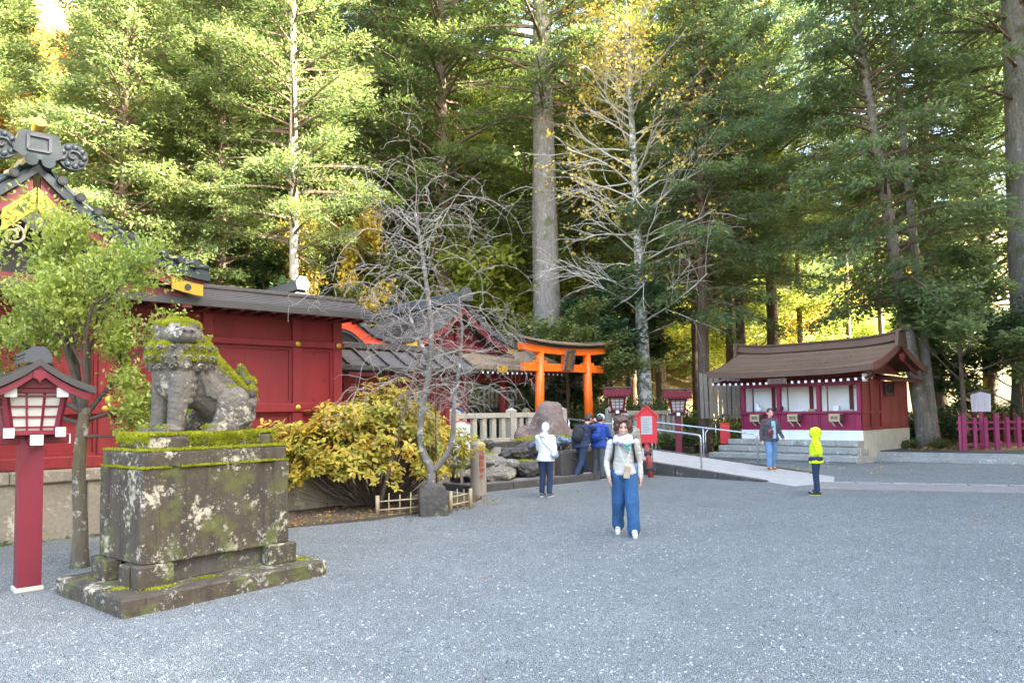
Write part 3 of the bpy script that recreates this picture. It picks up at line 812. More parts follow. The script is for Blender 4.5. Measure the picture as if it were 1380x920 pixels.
for x in np.arange(-2.0, 3.9, .22):
    o = link('rafter', rf_, MATS['shrine_red_dark'], pr, loc=(x, 0, 3.05)); link('rafter_end', rf_e, MATS['white_paint'], o)
MB().bbox(-2.0, 3.8, .25, .5, 2.78, 3.02, .015).build('head_beam', MATS['shrine_red'], gh)
MB().prism([(.55, 3.28), (1.05, 3.28), (1.0, 3.06), (.6, 3.06)], 'y', -1.02, -.985).build('gold_plate', MATS['gold'], gh)
# hall further left: grey curved roof, orange cusped gable showing over the slat fence
hh, hr = gable_hall('inner_hall', 'inner shrine hall roof with grey ridge rising behind the slat fence', S(-1.8, 6.2), 2.9, 5.95, 4.5, 6.0, 'shrine_red', 'grey_tile', cols=True, droop=1.6)
ph = thing('porch_gable', 'small hall with orange cusped gable peeping out behind the red wall end', 'hall', S(-4.7, -1.4), TH)
cus = curve_pts([(-1.35, 0, 3.48), (-.9, 0, 3.62), (-.45, 0, 3.92), (0, 0, 4.02), (.45, 0, 3.92), (.95, 0, 3.60), (1.6, 0, 3.40)], 4)
MB().sheet([[(p.x*1.06, y, p.z+.16) for p in cus] for y in (-.3, 1.5, 3.4)], .12).build('roof', MATS['grey_tile'], ph)
MB().prism([(p.x, p.z+.03) for p in cus]+[(p.x*.96, p.z-.22) for p in cus[::-1]], 'y', -.22, -.12).build('cusped_board', MATS['orange_red'], ph)
MB().prism([(p.x*.97, p.z-.23) for p in cus]+[(p.x*.94, p.z-.30) for p in cus[::-1]], 'y', -.20, -.10).build('board_trim', MATS['copper_roof'], ph)
MB().tube([(-.1, -.12, 3.62), (-.1, 0, 3.62)], .16, 14).build('boss', MATS['orange_red'], ph)
MB().bbox(-1.3, 1.4, .2, .4, .9, 3.5, .02).build('wall', MATS['shrine_red_dark'], ph)
bh, br = gable_hall('main_shrine_roof', 'long brown-ridged shrine roof behind the top of the red wall', S(-8.2, 2.6), 2.2, 5.05, 4.05, 7.0, 'shrine_red', 'board_roof', cols=True, edge='wood_brown')
bh.rotation_euler = (0, 0, TH)

# ------------------------------------------------------------------ torii
def torii():
    g = thing('torii_gate', 'vermilion torii gate with black curved cap and framed tablet', 'torii gate', S(6.0, 1.2, .74), TH)
    for sgn in (-1, 1):
        MB().tube([(sgn*1.30, 0, 0), (sgn*1.22, 0, 3.1)], [.175, .15], 20).build('pillar', MATS['vermilion'], g, smooth=True)
        MB().lathe([(.25, 0), (.24, .12), (.2, .2), (.185, .21)], (sgn*1.30, 0, .002), 18).build('pillar_base', MATS['black_paint'], g)
    MB().bbox(-2.08, 2.08, -.10, .10, 2.40, 2.68, .008).build('tie_beam', MATS['vermilion'], g)
    for sgn in (-1, 1):
        for s2 in (-1, 1):
            MB().bbox(sgn*1.24+s2*.21-.06, sgn*1.24+s2*.21+.06, -.11, .11, 2.682, 2.77, .006).build('wedge', MATS['vermilion'], g)
    xs = np.linspace(-1, 1, 15); zc = lambda s: .13*abs(s)**2.2
    lo = [(2.13*s, 3.02+zc(s)*.9) for s in xs]; hi = [(2.18*s, 3.26+zc(s)) for s in xs][::-1]
    MB().prism(lo+hi, 'y', -.14, .14).build('lintel', MATS['vermilion'], g)
    lo = [(2.19*s, 3.262+zc(s)) for s in xs]; hi = [(2.34*s, 3.40+zc(s)*1.15) for s in xs][::-1]
    kb = MB().prism(lo+hi, 'y', -.20, .20).build('cap_beam', MATS['black_paint'], g)
    r0 = [[(2.42*s, y, 3.405+zc(s)*1.2+z) for s in xs] for y, z in ((-.32, 0), (0, .10), (.32, 0))]
    MB().sheet(r0, .05).build('cap_roof', MATS['shingle_pale'], kb)
    MB().bbox(-.09, .09, -.07, .07, 2.683, 3.02, .005).build('strut', MATS['vermilion'], g)
    tb = MB().bbox(-.20, .20, -.02, .02, 0, .66, .004).build('tablet', MATS['wood_brown'], g, loc=(.02, -.17, 2.50), rot=(R(12), 0, 0))
    f = MB(); f.box(-.25, -.20, -.05, .03, -.05, .71).box(.20, .25, -.05, .03, -.05, .71).box(-.20, .20, -.05, .03, .66, .71).box(-.20, .20, -.05, .03, -.05, 0)
    f.build('tablet_frame', MATS['steel'], tb)
    c = MB()
    for k in range(4):
        z = .54-k*.15
        c.box(-.06, .06, -.026, -.021, z, z+.018).box(-.05, .05, -.026, -.021, z-.045, z-.028).box(-.01, .008, -.0262, -.021, z-.09, z+.04).box(-.055, -.04, -.0264, -.021, z-.09, z-.03).box(.04, .055, -.0264, -.021, z-.09, z-.03)
    c.build('tablet_writing', MATS['gold'], tb)
torii()

# ------------------------------------------------------------------ stone fence along the terrace
def stone_fence(t0, t1, label, post_at, v=0):
    g = thing('stone_fence', label, 'fence', S(t0, v, .80), TH, 'stone fences along the terrace edge')
    L = t1-t0
    pm_ = MB(); pm_.bbox(-.13, .13, -.13, .13, 0, 1.0, .012); pm_.prism([(-.13, 1.0), (.13, 1.0), (.05, 1.08), (-.05, 1.08)], 'y', -.05, .05)
    pm_ = MB(); pm_.bbox(-.13, .13, -.13, .13, 0, .99, .012)
    b = len(pm_.v); pm_.v += [(-.12, -.12, .985), (.12, -.12, .985), (.12, .12, .985), (-.12, .12, .985), (0, 0, 1.07)]
    pm_.f += [(b, b+1, b+4), (b+1, b+2, b+4), (b+2, b+3, b+4), (b+3, b, b+4)]
    pmesh = pm_.mesh('post')
    for x in post_at: link('post', pmesh, MATS['fence_stone'], g, loc=(x, 0, 0))
    ps = sorted(post_at)
    for a, b in zip(ps[:-1], ps[1:]):
        MB().bbox(a+.13, b-.13, -.10, .10, .74, .90, .012).build('top_rail', MATS['fence_stone'], g)
        MB().bbox(a+.13, b-.13, -.10, .10, .0, .12, .012).build('bottom_rail', MATS['fence_stone'], g)
        n = max(2, round((b-a)/.36)); d = (b-a)/n
        bl = MB().bbox(-.085, .085, -.07, .07, .12, .74, .01).mesh('baluster')
        for k in range(1, n): link('baluster', bl, MATS['fence_stone'], g, loc=(a+d*k, 0, 0))
    return g
stone_fence(0, 4.6, 'stone post and rail fence behind the boulder, left of the torii', [0, 2.31, 4.6])
stone_fence(7.09, 11.2, 'stone post and rail fence behind the ramp handrails', [0, 2.05, 4.1])

# ------------------------------------------------------------------ picket fences behind
def pickets(name, label, loc, rz, L, h, gap, mat, w=.07, rails=(.35, .8), jag=.08, round_=False, group=None):
    g = thing(name, label, 'fence', loc, rz, group)
    n = int(L/gap)
    if round_: me = [MB().tube([(0, 0, 0), (0, 0, h*(1+jag*(k-1)))], w/2, 7).mesh('picket') for k in range(3)]
    else: me = [MB().bbox(-w/2, w/2, -.012, .012, 0, h*(1+jag*(k-1)), .004).mesh('picket') for k in range(3)]
    for k in range(n):
        link('picket', me[random.randrange(3)], MATS[mat], g, loc=((k+.5)*gap, random.uniform(-.01, .01), 0), rot=(0, random.uniform(-.025, .025), 0))
    for r_ in rails: MB().tube([(0, .05, h*r_), (L, .05, h*r_)], .025, 6).build('rail', MATS[mat], g)
    return g
pickets('bamboo_fence', 'pale bamboo picket fence seen between the gate hall columns', S(1.6, 5.2, .8), TH, 3.2, 1.62, .27, 'bamboo', .10, round_=True)
pickets('bamboo_fence', 'weathered bamboo picket fence behind the vermilion torii', S(5.1, 4.8, .8), TH, 4.9, 1.75, .21, 'wood_grey', .11)
mb = MB().bbox(0, 5.2, 0, .08, 0, 1.1, .01).build('black_fence', MATS['black_paint'], None, loc=S(5.0, 4.3, .8), rot=(0, 0, TH))
tag(mb, 'low black board fence under the bamboo pickets behind the torii', 'fence')
for k in range(17):
    MB().bbox(k*.3+.03, k*.3+.08, -.03, 0, 0, 1.12, .006).build('board_batten', MATS['black_paint'], mb)
lg = MB().tube([S(5.0, 2.2, 1.72), S(6.0, 3.2, 1.72)], .15, 14).build('bamboo_trough', MATS['wood_pale'], None, smooth=True)
lg = tag(lg, 'thick pale log spout lying beside the gate hall', 'log')
MB().tube([S(5.45, 2.65, .8), S(5.45, 2.65, 1.6)], .09, 10).build('log_stand', MATS['black_paint'], lg)
pickets('plank_fence', 'tall weathered plank fence on the bank beside the shop roof', (7.4, 29.3, 1.35), R(-14), 3.6, 1.75, .17, 'wood_grey', .14, jag=.03)
# ------------------------------------------------------------------ writing
def text_mesh(body, size, depth=.002):
    c = bpy.data.curves.new('writing', 'FONT'); c.body = body; c.size = size; c.extrude = depth; c.align_x = 'CENTER'; c.align_y = 'CENTER'
    o = bpy.data.objects.new('writing', c); COL.objects.link(o)
    dg = bpy.context.evaluated_depsgraph_get(); me = bpy.data.meshes.new_from_object(o.evaluated_get(dg))
    bpy.data.objects.remove(o); return me
plain('ink', (.03, .025, .02), (.05, .04, .035), 5)
plain('red_ink', (.45, .06, .03), (.35, .05, .03), 5)

# ------------------------------------------------------------------ amulet shop
def shop():
    g = thing('amulet_shop', 'magenta-red shrine shop with brown curved shingle roof and white windows', 'shop', (10.94, 23.29, 0), R(-48))
    X0 = -4.18; D = 2.9; zf = .68; mg = 'magenta_paint'
    MB().bbox(X0, 0, 0, D, 0, zf, .01).build('foundation', MATS['step_stone'], g)
    MB().bbox(X0-.02, .02, -.03, .0, zf-.02, .98, .004).build('base_board', MATS['white_paint'], g)
    MB().bbox(.0, .02, 0.003, 3.75, 0, .98, .004).build('side_plinth', MATS['cream_stone'], g)
    # front: lower panels, sill, posts, head
    ops = [(-4.03, -2.82), (-2.71, -1.42), (-1.31, -.11)]
    for a, b in ((X0, -2.78), (-2.78, -1.38), (-1.38, 0)):
        p = MB().box(a+.03, b-.03, .0, .05, .98, 1.52).build('panel', MATS[mg], g)
        m = (a+b)/2
        MB().bbox(a-.0, a+.05, -.03, .06, .98, 1.52, .005).build('stile', MATS[mg], p)
        MB().bbox(m+.42, m+.47, -.02, -.001, .98, 1.52, .004).build('stile', MATS[mg], p)
    MB().bbox(X0, .0, -.04, .08, .982, 1.05, .006).build('bottom_rail', MATS[mg], g)
    MB().bbox(X0-.02, .02, -.09, .12, 1.52, 1.60, .008).build('sill', MATS[mg], g)
    MB().bbox(X0-.02, .02, -.05, .1, 2.42, 2.54, .008).build('lintel', MATS[mg], g)
    MB().bbox(X0-.02, .02, -.03, .1, 2.54, 2.80, .008).build('head_board', MATS['shrine_red_dark'], g)
    for x in (X0+.06, -2.765, -1.365, -.06):
        MB().bbox(x-.065, x+.065, -.06, .09, 1.60, 2.42, .008).build('post', MATS[mg], g)
    MB().box(X0+.05, -.05, .06, .85, 1.50, 1.595).build('counter', MATS['wood_pale'], g)
    for a, b in ops:
        m = a+(b-a)*.62
        MB().box(a-.03, m-.06, .62, .65, 1.6, 2.6).build('white_screen', MATS['plaster'], g)
        MB().box(m+.06, b+.03, .62, .65, 1.6, 2.6).build('white_screen', MATS['plaster'], g)
        MB().box(m-.055, m+.055, .56, .66, 1.6, 2.6).build('inner_post', MATS['shrine_red_dark'], g)
    MB().box(X0+.02, -.02, .9, .95, 1.0, 2.8).build('back_screen', MATS['plaster'], g)
    for x in (X0+.065, -.075): MB().box(x, x+.01, .12, .62, 1.6, 2.6).build('white_screen', MATS['plaster'], g)
    # left wall, right wall
    MB().bbox(X0, X0+.06, .1, D, zf, 2.8, .006).build('side_wall', MATS['shrine_red'], g)
    MB().bbox(-.06, 0, .1, 1.45, .98, 2.62, .006).build('side_wall', MATS['shrine_red'], g)
    for z in (.98, 1.50, 2.46): MB().bbox(0.002, .035, .05, 1.45, z, z+.10, .005).build('side_rail', MATS['shrine_red'], g)
    for y in (.0, .62, 1.38): MB().bbox(.004, .045, y, y+.09, .98, 2.7, .005).build('side_post', MATS['shrine_red'], g)
    MB().bbox(-1.6, .0, 1.47, 3.75, .98, 2.56, .006).build('rear_room', MATS['shrine_red'], g)
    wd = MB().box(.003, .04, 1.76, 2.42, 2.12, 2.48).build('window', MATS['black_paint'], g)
    MB().box(.04, .05, 1.82, 2.36, 2.17, 2.43).build('pane', MATS['glass'], wd)
    for y in (1.74, 2.42): MB().bbox(.04, .07, y, y+.04, 2.08, 2.5, .004).build('window_frame', MATS['shrine_red_dark'], wd)
    for z in (2.06, 2.48): MB().bbox(.04, .08, 1.72, 2.48, z, z+.04, .004).build('window_frame', MATS['shrine_red_dark'], wd)
    MB().sheet([[(x, y, z) for y in (1.3, 3.95)] for x, z in ((-1.6, 3.0), (.45, 2.62))], .1).build('rear_roof', MATS['shrine_red_dark'], g)
    # main roof: concave, upswept ends
    def zr(y):
        s = min(1, max(0, abs(y-1.45)/2.25)); return 3.74-1.28*s+.46*s*s
    xs = np.linspace(-5.05, .68, 17)
    lift = lambda x: .11*max(0, (abs(x+2.16)/2.99))**4
    ys = np.linspace(-.80, 3.70, 19)
    roof = MB().sheet([[(x, y, zr(y)+lift(x)) for x in xs] for y in ys], .05).build('roof', MATS['shingle'], g)
    # overlapping shingle courses on the front slope
    for k in range(24):
        y0 = -.80+2.2*k/24; y1 = y0+2.2/24+.05
        MB().sheet([[(x, y, zr(y)+lift(x)+.012+(.026 if y == y0 else .0)) for x in xs] for y in (y0, y1)], .010).build('shingle_course', MATS[['shingle', 'shingle_deep', 'shingle_light', 'shingle', 'shingle_deep'][(k*7+k*k) % 5]], roof)
    for sgn, yy in ((1, -.80),):
        rows = [[(x, yy-.02, zr(yy)+lift(x)+dz) for x in xs] for dz in (.02, -.17)]
        m = MB(); P = rows[0]+rows[1][::-1]
        m.raw([(p[0], p[1], p[2]) for r_ in rows for p in r_]+[(p[0], p[1]+.16, p[2]) for r_ in rows for p in r_], [])
        n = len(xs)
        for j in range(n-1):
            m.f += [(j, j+1, n+j+1, n+j), (2*n+j, 3*n+j, 3*n+j+1, 2*n+j+1), (j, 2*n+j, 2*n+j+1, j+1), (n+j, n+j+1, 3*n+j+1, 3*n+j)]
        m.f += [(0, n, 3*n, 2*n), (n-1, 3*n-1, 4*n-1, 2*n-1)]
        m.build('eave_edge', MATS['wood_brown'], roof)
    plain('roof_edge_red', (.17, .05, .045), (.11, .035, .03), 3)
    for x in (-5.06, .66):
        P = [(y, zr(y)+lift(x)+.03) for y in ys]+[(y, zr(y)+lift(x)-.20) for y in ys[::-1]]
        MB().prism(P, 'x', x, x+.06).build('verge_board', MATS['roof_edge_red'], roof)
        P = [(y, zr(y)+lift(x)-.20) for y in ys[2:-2]]+[(y, zr(y)+lift(x)-.36) for y in ys[2:-2][::-1]]
        s = -1 if x > 0 else 1
        MB().prism(P, 'x', x+s*.16, x+s*.16+.05).build('barge_board', MATS['shrine_red_dark'], roof)
        MB().prism([(1.25, 3.40), (1.65, 3.40), (1.6, 3.22), (1.45, 3.12), (1.3, 3.22)], 'x', x-.02 if x < 0 else x+.03, x+.03 if x < 0 else x+.08).build('gable_pendant', MATS['shrine_red'], roof)
        MB().prism([(y, zr(y)-.3) for y in ys[3:-3]]+[(ys[-4], 2.78), (ys[3], 2.78)], 'x', x+s*.6, x+s*.6+.05).build('gable_field', MATS['shrine_red_dark'], g)
    rg = MB().sheet([[(x, 1.45+dy, 3.74+lift(x)*1.5+dz) for x in xs] for dy, dz in ((-.24, .0), (-.16, .26), (.16, .26), (.24, .0))], .04).build('ridge_box', MATS['wood_brown'], roof)
    MB().sheet([[(x, 1.45+dy, 4.005+lift(x)*1.6) for x in np.linspace(-5.2, .84, 13)] for dy in (-.24, .24)], .05).build('ridge_cap', MATS['wood_brown'], rg)
    for x in (-5.1, .66):
        MB().prism([(1.05, 3.62), (1.16, 4.08), (1.3, 4.2), (1.6, 4.2), (1.74, 4.08), (1.85, 3.62)], 'x', x, x+.10).build('ridge_end', MATS['wood_brown'], rg)
    # rafters with white tips
    rm = MB().bbox(-.035, .035, -.74, .05, -.035, .035, .006).mesh('rafter'); em = MB().box(-.04, .04, -.748, -.742, -.04, .04).mesh('rafter_tip')
    for x in np.arange(-4.85, .6, .228):
        o = link('rafter', rm, MATS['shrine_red_dark'], roof, loc=(x, 0, 2.655+lift(x)*.6), rot=(R(8), 0, 0)); link('rafter_tip', em, MATS['white_paint'], o)
    cp = MB().bbox(.22, .34, -.42, -.30, 2.50, 2.74, .01).build('corner_bracket', MATS['white_paint'], g)
    MB().bbox(-.02, .34, -.38, -.34, 2.56, 2.66, .01).build('bracket_arm', MATS['shrine_red_dark'], g)
    # name board hanging under the eave
    nb = MB().bbox(-.33, .33, -.02, .02, -.09, .09, .006).build('name_board', MATS['wood_brown'], g, loc=(-2.35, -.86, 2.60), rot=(R(-8), 0, 0))
    link('name_writing', text_mesh('御守所', .16), MATS['ink'], nb, loc=(0, -.024, 0), rot=(R(90), 0, 0))
    return g
m, t, out = nodes('glass'); finish(t, out, (.03, .035, .04), .06, spec=.6)
shop()
SH = Matrix.Translation((10.94, 23.29, 0)) @ Matrix.Rotation(R(-48), 4, 'Z')
def shp(x, y, z): return SH @ Vector((x, y, z))
# three steps in front of the shop
stp = None
for k, (y0, z) in enumerate(((-1.28, .225), (-.86, .45), (-.44, .66))):
    mb = MB(); xl, xr = -4.75+.12*k, .34-.16*k; x = xl
    mb.bbox(xl+.01, xr-.01, y0+.05, 0.0, 0, z-.03, .01); mb.v = [tuple(shp(*p)) for p in mb.v]
    o = mb.build('shop_steps', MATS['step_stone'], stp)
    if stp is None: stp = struct(o)
    while x < xr-.2:
        x2 = min(x+1.28, xr)
        b_ = MB().bbox(x+.003, x2-.003, y0, y0+.5, z-.17, z, .012); b_.v = [tuple(shp(*p)) for p in b_.v]
        b_.build('step_stone', MATS['step_stone'], stp); x = x2
# offering boxes
for k, x in enumerate((-3.5, -2.12, -.72)):
    lab = ['small wooden offering box under the shop window holding the white bag', 'small wooden offering box under the middle shop window', 'small wooden offering box under the shop window next to the corner post'][k]
    p = shp(x, -.1, 1.27)
    g = thing('offering_box', lab, 'box', p, R(-48), 'offering boxes on the shop front')
    MB().bbox(-.17, .17, -.24, .08, 0, .22, .008).build('box_body', MATS['wood_brown'], g)
    MB().bbox(-.175, .175, -.262, -.243, -.005, .225, .004).build('box_front', MATS['wood_pale'], g)
    MB().bbox(-.18, .18, -.25, .05, .224, .245, .004).build('box_lid', MATS['wood_pale'], g)
    for s in (-1, 1): MB().bar((s*.12, -.2, -.005), (s*.12, .05, -.16), .025, .02).build('bracket', MATS['white_paint'], g)
    link('box_writing', text_mesh('賽銭', .12), MATS['ink'], g, loc=(0, -.2645, .11), rot=(R(90), 0, 0))
# goods on the counter
plain('navy_cloth', (.03, .045, .10), (.02, .03, .06), 5, .8)
plain('plastic_white', (.80, .82, .84), (.72, .74, .77), 4, .35)
def good(name, label, mb, mat, x, y, z=1.597, cat='goods', rz=0):
    o = mb.build(name, MATS[mat], None, loc=shp(x, y, z), rot=(0, 0, R(-48)+rz)); tag(o, label, cat); return o
b_ = MB(); b_.sheet([[(x, y, 0) for x in (-.1, .1)] for y in (-.06, .06)], 0).f
mbg = MB(); mbg.cap((-.02, 0, .1), (.0, 0, .22), .10, .085); mbg.ell((.03, -.02, .09), (.13, .08, .10)); mbg.cap((-.05, 0, .28), (-.06, 0, .36), .035, .02); mbg.cap((.05, 0, .28), (.07, 0, .35), .035, .02)
o = link('plastic_bag', remesh(mbg, 'bag', .012, 2, lambda c: .008*wobble(c, 9, 3)), MATS['plastic_white'], None, loc=shp(-3.75, .32, 1.597), rot=(0, 0, R(-48))); tag(o, 'crumpled white carrier bag standing on the shop counter', 'bag')
mbg = MB(); mbg.ell((0, 0, .07), (.2, .1, .07)); mbg.ell((.08, .0, .12), (.12, .09, .07))
o = link('folded_cloth', remesh(mbg, 'cloth', .012, 2, lambda c: .012*wobble(c, 7, 5)), MATS['navy_cloth'], None, loc=shp(-3.0, .36, 1.60), rot=(0, 0, R(-48))); tag(o, 'folded navy cloth lying on the shop counter', 'cloth')
for k, (x, w, d, h, mt, lab) in enumerate(((-2.2, .3, .18, .03, 'plastic_white', 'stack of white papers on the counter, middle shop window'), (-1.75, .24, .2, .06, 'wood_pale', 'shallow wooden tray on the counter, middle shop window'), (-.95, .18, .16, .15, 'plastic_white', 'white plastic tub on the counter near the shop corner'), (-.55, .34, .2, .035, 'paper', 'flat pile of paper slips on the counter near the shop corner'), (-.28, .16, .18, .05, 'plastic_white', 'small white box on the counter near the shop corner'))):
    mm = MB().bbox(-w/2, w/2, -d/2, d/2, 0, h, .006)
    if h > .1: mm = MB().prism([(-w*.42, 0), (w*.42, 0), (w*.5, h), (-w*.5, h)], 'y', -d/2, d/2).box(-w*.52, w*.52, -d*.52, d*.52, h, h+.015)
    else: mm.bbox(-w/2+.01, w/2-.03, -d/2+.02, d/2, h+.001, h+.014, .003)
    good('counter_goods', lab, mm, mt, x, .34, rz=random.uniform(-.2, .2))
# tall red box by the steps with its own handrail
o = MB().bbox(-.17, .17, -.2, .2, 0, .72, .012).bbox(-.185, .185, -.215, .215, .721, .76, .01).bbox(-.15, .15, -.203, -.201, .05, .66, .001).build('red_cabinet', MATS['orange_red'], None, loc=shp(-4.95, .12, .66-.2), rot=(0, 0, R(-20)))
tag(o, 'plain tall orange-red cabinet standing at the head of the steps', 'cabinet')
MB().bbox(-.14, .14, -.207, -.2035, .06, .64, .001).build('cabinet_door', MATS['bright_red'], o)
mb = MB(); P = [shp(-4.95, -1.15, .0), shp(-4.95, -1.15, .88), shp(-4.95, -.95, 1.02), shp(-4.95, -.05, 1.5), shp(-4.95, .4, 1.5), shp(-4.95, .4, .5)]
o = mb.tube(P, .022, 10).build('steel_handrail', MATS['steel'], None, smooth=True); tag(o, 'bent steel handrail rising beside the shop steps', 'handrail')
MB().tube([shp(-4.95, -.5, .45), shp(-4.95, -.5, 1.26)], .018, 8).build('rail_post', MATS['steel'], o, smooth=True)
# ramp handrails
def handrail(t, vs, z0s, label, hgt_=.86):
    g = thing('steel_handrail', label, 'handrail', S(t, vs[0], 0), TH)
    zz = lambda v: .012+(v+8.6)/8.24*.768
    top = [(0, v-vs[0], zz(v)+hgt_) for v in vs]
    r0 = [(0, 0, zz(vs[0])), (0, 0, zz(vs[0])+hgt_-.08), (0, .025, zz(vs[0])+hgt_-.02), (0, .10, zz(vs[0])+hgt_)]+top[1:]
    MB().tube(r0, .024, 10).build('rail', MATS['steel'], g, smooth=True)
    for v in vs[1:]:
        MB().tube([(0, v-vs[0], zz(v)-.02), (0, v-vs[0], zz(v)+hgt_-.01)], .022, 10).build('rail_post', MATS['steel'], g, smooth=True)
handrail(2.95, [-6.55, -5.0, -3.4, -1.9], 0, 'steel handrail along the ramp on the red notice box side')
handrail(5.1, [-6.9, -5.2, -3.5, -1.8], 0, 'long steel handrail along the ramp on the shop side')

# ------------------------------------------------------------------ red wooden lanterns
def lantern(loc, rz, label, kind):
    g = thing('wooden_lantern', label, 'lantern', loc, rz, 'red wooden shrine lanterns')
    MB().prism([(-.105, -.105), (.105, -.105), (.105, .105), (-.105, .105)], 'z', 0, 1.52).build('post', MATS['crimson'], g)
    pf = MB()
    a, b = .105, .112
    MB().bbox(-.125, .125, -.125, .125, 0, .05, .01).build('post_foot', MATS['cream_stone'], g)
    MB().bbox(-.34, .34, -.05, .05, 1.47, 1.56, .006).build('arm', MATS['crimson'], g)
    MB().bbox(-.048, .048, -.34, .34, 1.475, 1.555, .006).build('arm', MATS['crimson'], g)
    for x, y in ((-.345, 0), (.345, 0)): MB().box(x-.006, x+.006, -.055, .055, 1.465, 1.565).build('white_tip', MATS['white_paint'], g)
    for x, y in ((0, -.345), (0, .345)): MB().box(-.055, .055, y-.006, y+.006, 1.465, 1.565).build('white_tip', MATS['white_paint'], g)
    z0, z1 = 1.56, 1.98; h0, h1 = .20, .255
    fl = MB().bbox(-.25, .25, -.25, .25, z0, z0+.05, .006).build('lamp_floor', MATS['crimson'], g)
    for x in (-.22, .22):
        for y in (-.26, .26):
            MB().box(x-.045, x+.045, y-.008, y+.008, z0-.02, z0+.075).build('white_tip', MATS['white_paint'], g)
    # tapered lamp box: corner posts, paper panes in a lattice
    for sx in (-1, 1):
        for sy in (-1, 1):
            MB().bar((sx*h0, sy*h0, z0+.05), (sx*h1, sy*h1, z1), .045, .045).build('corner_post', MATS['crimson'], g)
    for ax in range(4):
        an = ax*math.pi/2; rot = Matrix.Rotation(an, 3, 'Z')
        def P(x, y, z): return rot @ Vector((x, y, z))
        f = MB(); 
        a0, a1 = h0-.02, h1-.02
        zb, zt = z0+.05, z1
        f.raw([P(-a0, -h0+.012, zb), P(a0, -h0+.012, zb), P(a1, -h1+.012, zt), P(-a1, -h1+.012, zt), P(-a0, -h0+.02, zb), P(a0, -h0+.02, zb), P(a1, -h1+.02, zt), P(-a1, -h1+.02, zt)], [(0, 1, 2, 3), (7, 6, 5, 4)])
        pn = f.build('paper_pane', MATS['paper'], g)
        l = MB()
        for k in range(4):
            s = k/3; l.bar(P(-a0+2*a0*s, -h0+.005, zb), P(-a1+2*a1*s, -h1+.005, zt), .017, .02)
            y = -h0+(h0-h1)*s; aa = a0+(a1-a0)*s; zz = zb+.03+(zt-zb-.06)*s
            l.bar(P(-aa, y+.004, zz), P(aa, y+.004, zz), .017, .02)
        l.build('lattice', MATS['crimson'], pn)
    MB().bbox(-.30, .30, -.30, .30, z1, z1+.05, .006).build('head_plate', MATS['crimson'], g)
    for sx in (-1, 1):
        MB().box(sx*.22-.05, sx*.22+.05, -.34, -.3, z1-.04, z1+.055).build('white_tip', MATS['white_paint'], g)
    if kind == 'curved':
        def pf(x): s = abs(x)/.49; return 2.30-.27*(1.5*s-.5*s*s)
        xs = np.linspace(-.49, .49, 17)
        rf = MB().sheet([[(x, y, pf(x)) for x in xs] for y in (-.40, 0, .46)], .05).build('roof', MATS['grey_tile'], g)
        for k in range(1, 8):
            for s in (-1, 1):
                x = s*k*.066; MB().bar((x, -.40, pf(x)+.006), (x, .46, pf(x)+.006), .012, .018).build('roof_course', MATS['dark_trim'], rf)
        lo = [(x, pf(x)-.055) for x in xs]; hi = [(x*1.02, pf(x)+.012) for x in xs][::-1]
        MB().prism(lo+hi, 'y', -.45, -.40).build('verge', MATS['dark_trim'], rf)
        lo = [(x*.9, pf(x)-.125) for x in xs]; hi = [(x*.9, pf(x)-.056) for x in xs][::-1]
        MB().prism(lo+hi, 'y', -.42, -.37).build('barge_board', MATS['crimson'], g)
        MB().prism([(-.05, 2.19), (.05, 2.19), (.06, 2.13), (.02, 2.11), (0, 2.07), (-.02, 2.11), (-.06, 2.13)], 'y', -.445, -.42).build('gable_pendant', MATS['crimson'], g)
        MB().prism([(-.32, z1+.05), (.32, z1+.05), (0, 2.27)], 'y', -.33, .4).build('gable_field', MATS['shrine_red_dark'], g)
        rd = MB().sheet([[(x, y, 2.32+z) for x, z in ((-.10, 0), (-.085, .09), (.085, .09), (.10, 0))] for y in (-.30, .35)], .03).build('ridge', MATS['grey_tile'], rf)
        for k in range(2): MB().box(-.105, .105, -.302, .352, 2.335+.035*k, 2.342+.035*k).build('ridge_line', MATS['dark_trim'], rd)
        MB().prism([(-.12, 2.28), (-.10, 2.39), (-.05, 2.44), (.05, 2.44), (.10, 2.39), (.12, 2.28)], 'y', -.36, -.30).build('ridge_end', MATS['grey_tile'], rd)
    else:
        rf = MB()
        for s in (-1, 1): pass
        pf = lambda x: 2.30-.52*abs(x)
        rf = MB().sheet([[(x, y, pf(x)) for x in (-.44, -.2, 0, .2, .44)] for y in (-.44, .44)], .03).build('roof', MATS['shrine_red_dark'], g)
        for s in (-1, 1):
            for k in range(8):
                y = -.42+k*.12
                MB().bar((s*.46, y, pf(.46)+.022), (0, y, 2.322), .045, .035).build('roof_batten', MATS['crimson'], rf)
        for y in (-.46, .445): MB().prism([(-.46, pf(.46)-.05), (0, 2.25), (.46, pf(.46)-.05), (.46, pf(.46)+.02), (0, 2.325), (-.46, pf(.46)+.02)], 'y', y, y+.02).build('barge_board', MATS['crimson'], rf)
        MB().prism([(-.3, z1+.05), (.3, z1+.05), (0, 2.26)], 'y', -.36, .36).build('gable_field', MATS['shrine_red_dark'], g)
        MB().tube([(0, -.48, 2.35), (0, .48, 2.35)], .035, 8).build('ridge', MATS['dark_trim'], rf)
        for sx in (-1, 1):
            for sy in (-1, 1): MB().bbox(sx*.34-.03, sx*.34+.03, sy*.4-.03, sy*.4+.03, 2.03, 2.09, .004).build('white_tip', MATS['white_paint'], g)
    return g
lantern((-4.93, 7.60, 0), TH, 'red wooden lantern with curved tiled roof beside the stone guardian pedestal', 'curved')
lantern((5.60, 25.2, .05), TH+R(38), 'red wooden lantern with batten roof standing behind the ramp handrails', 'batten')
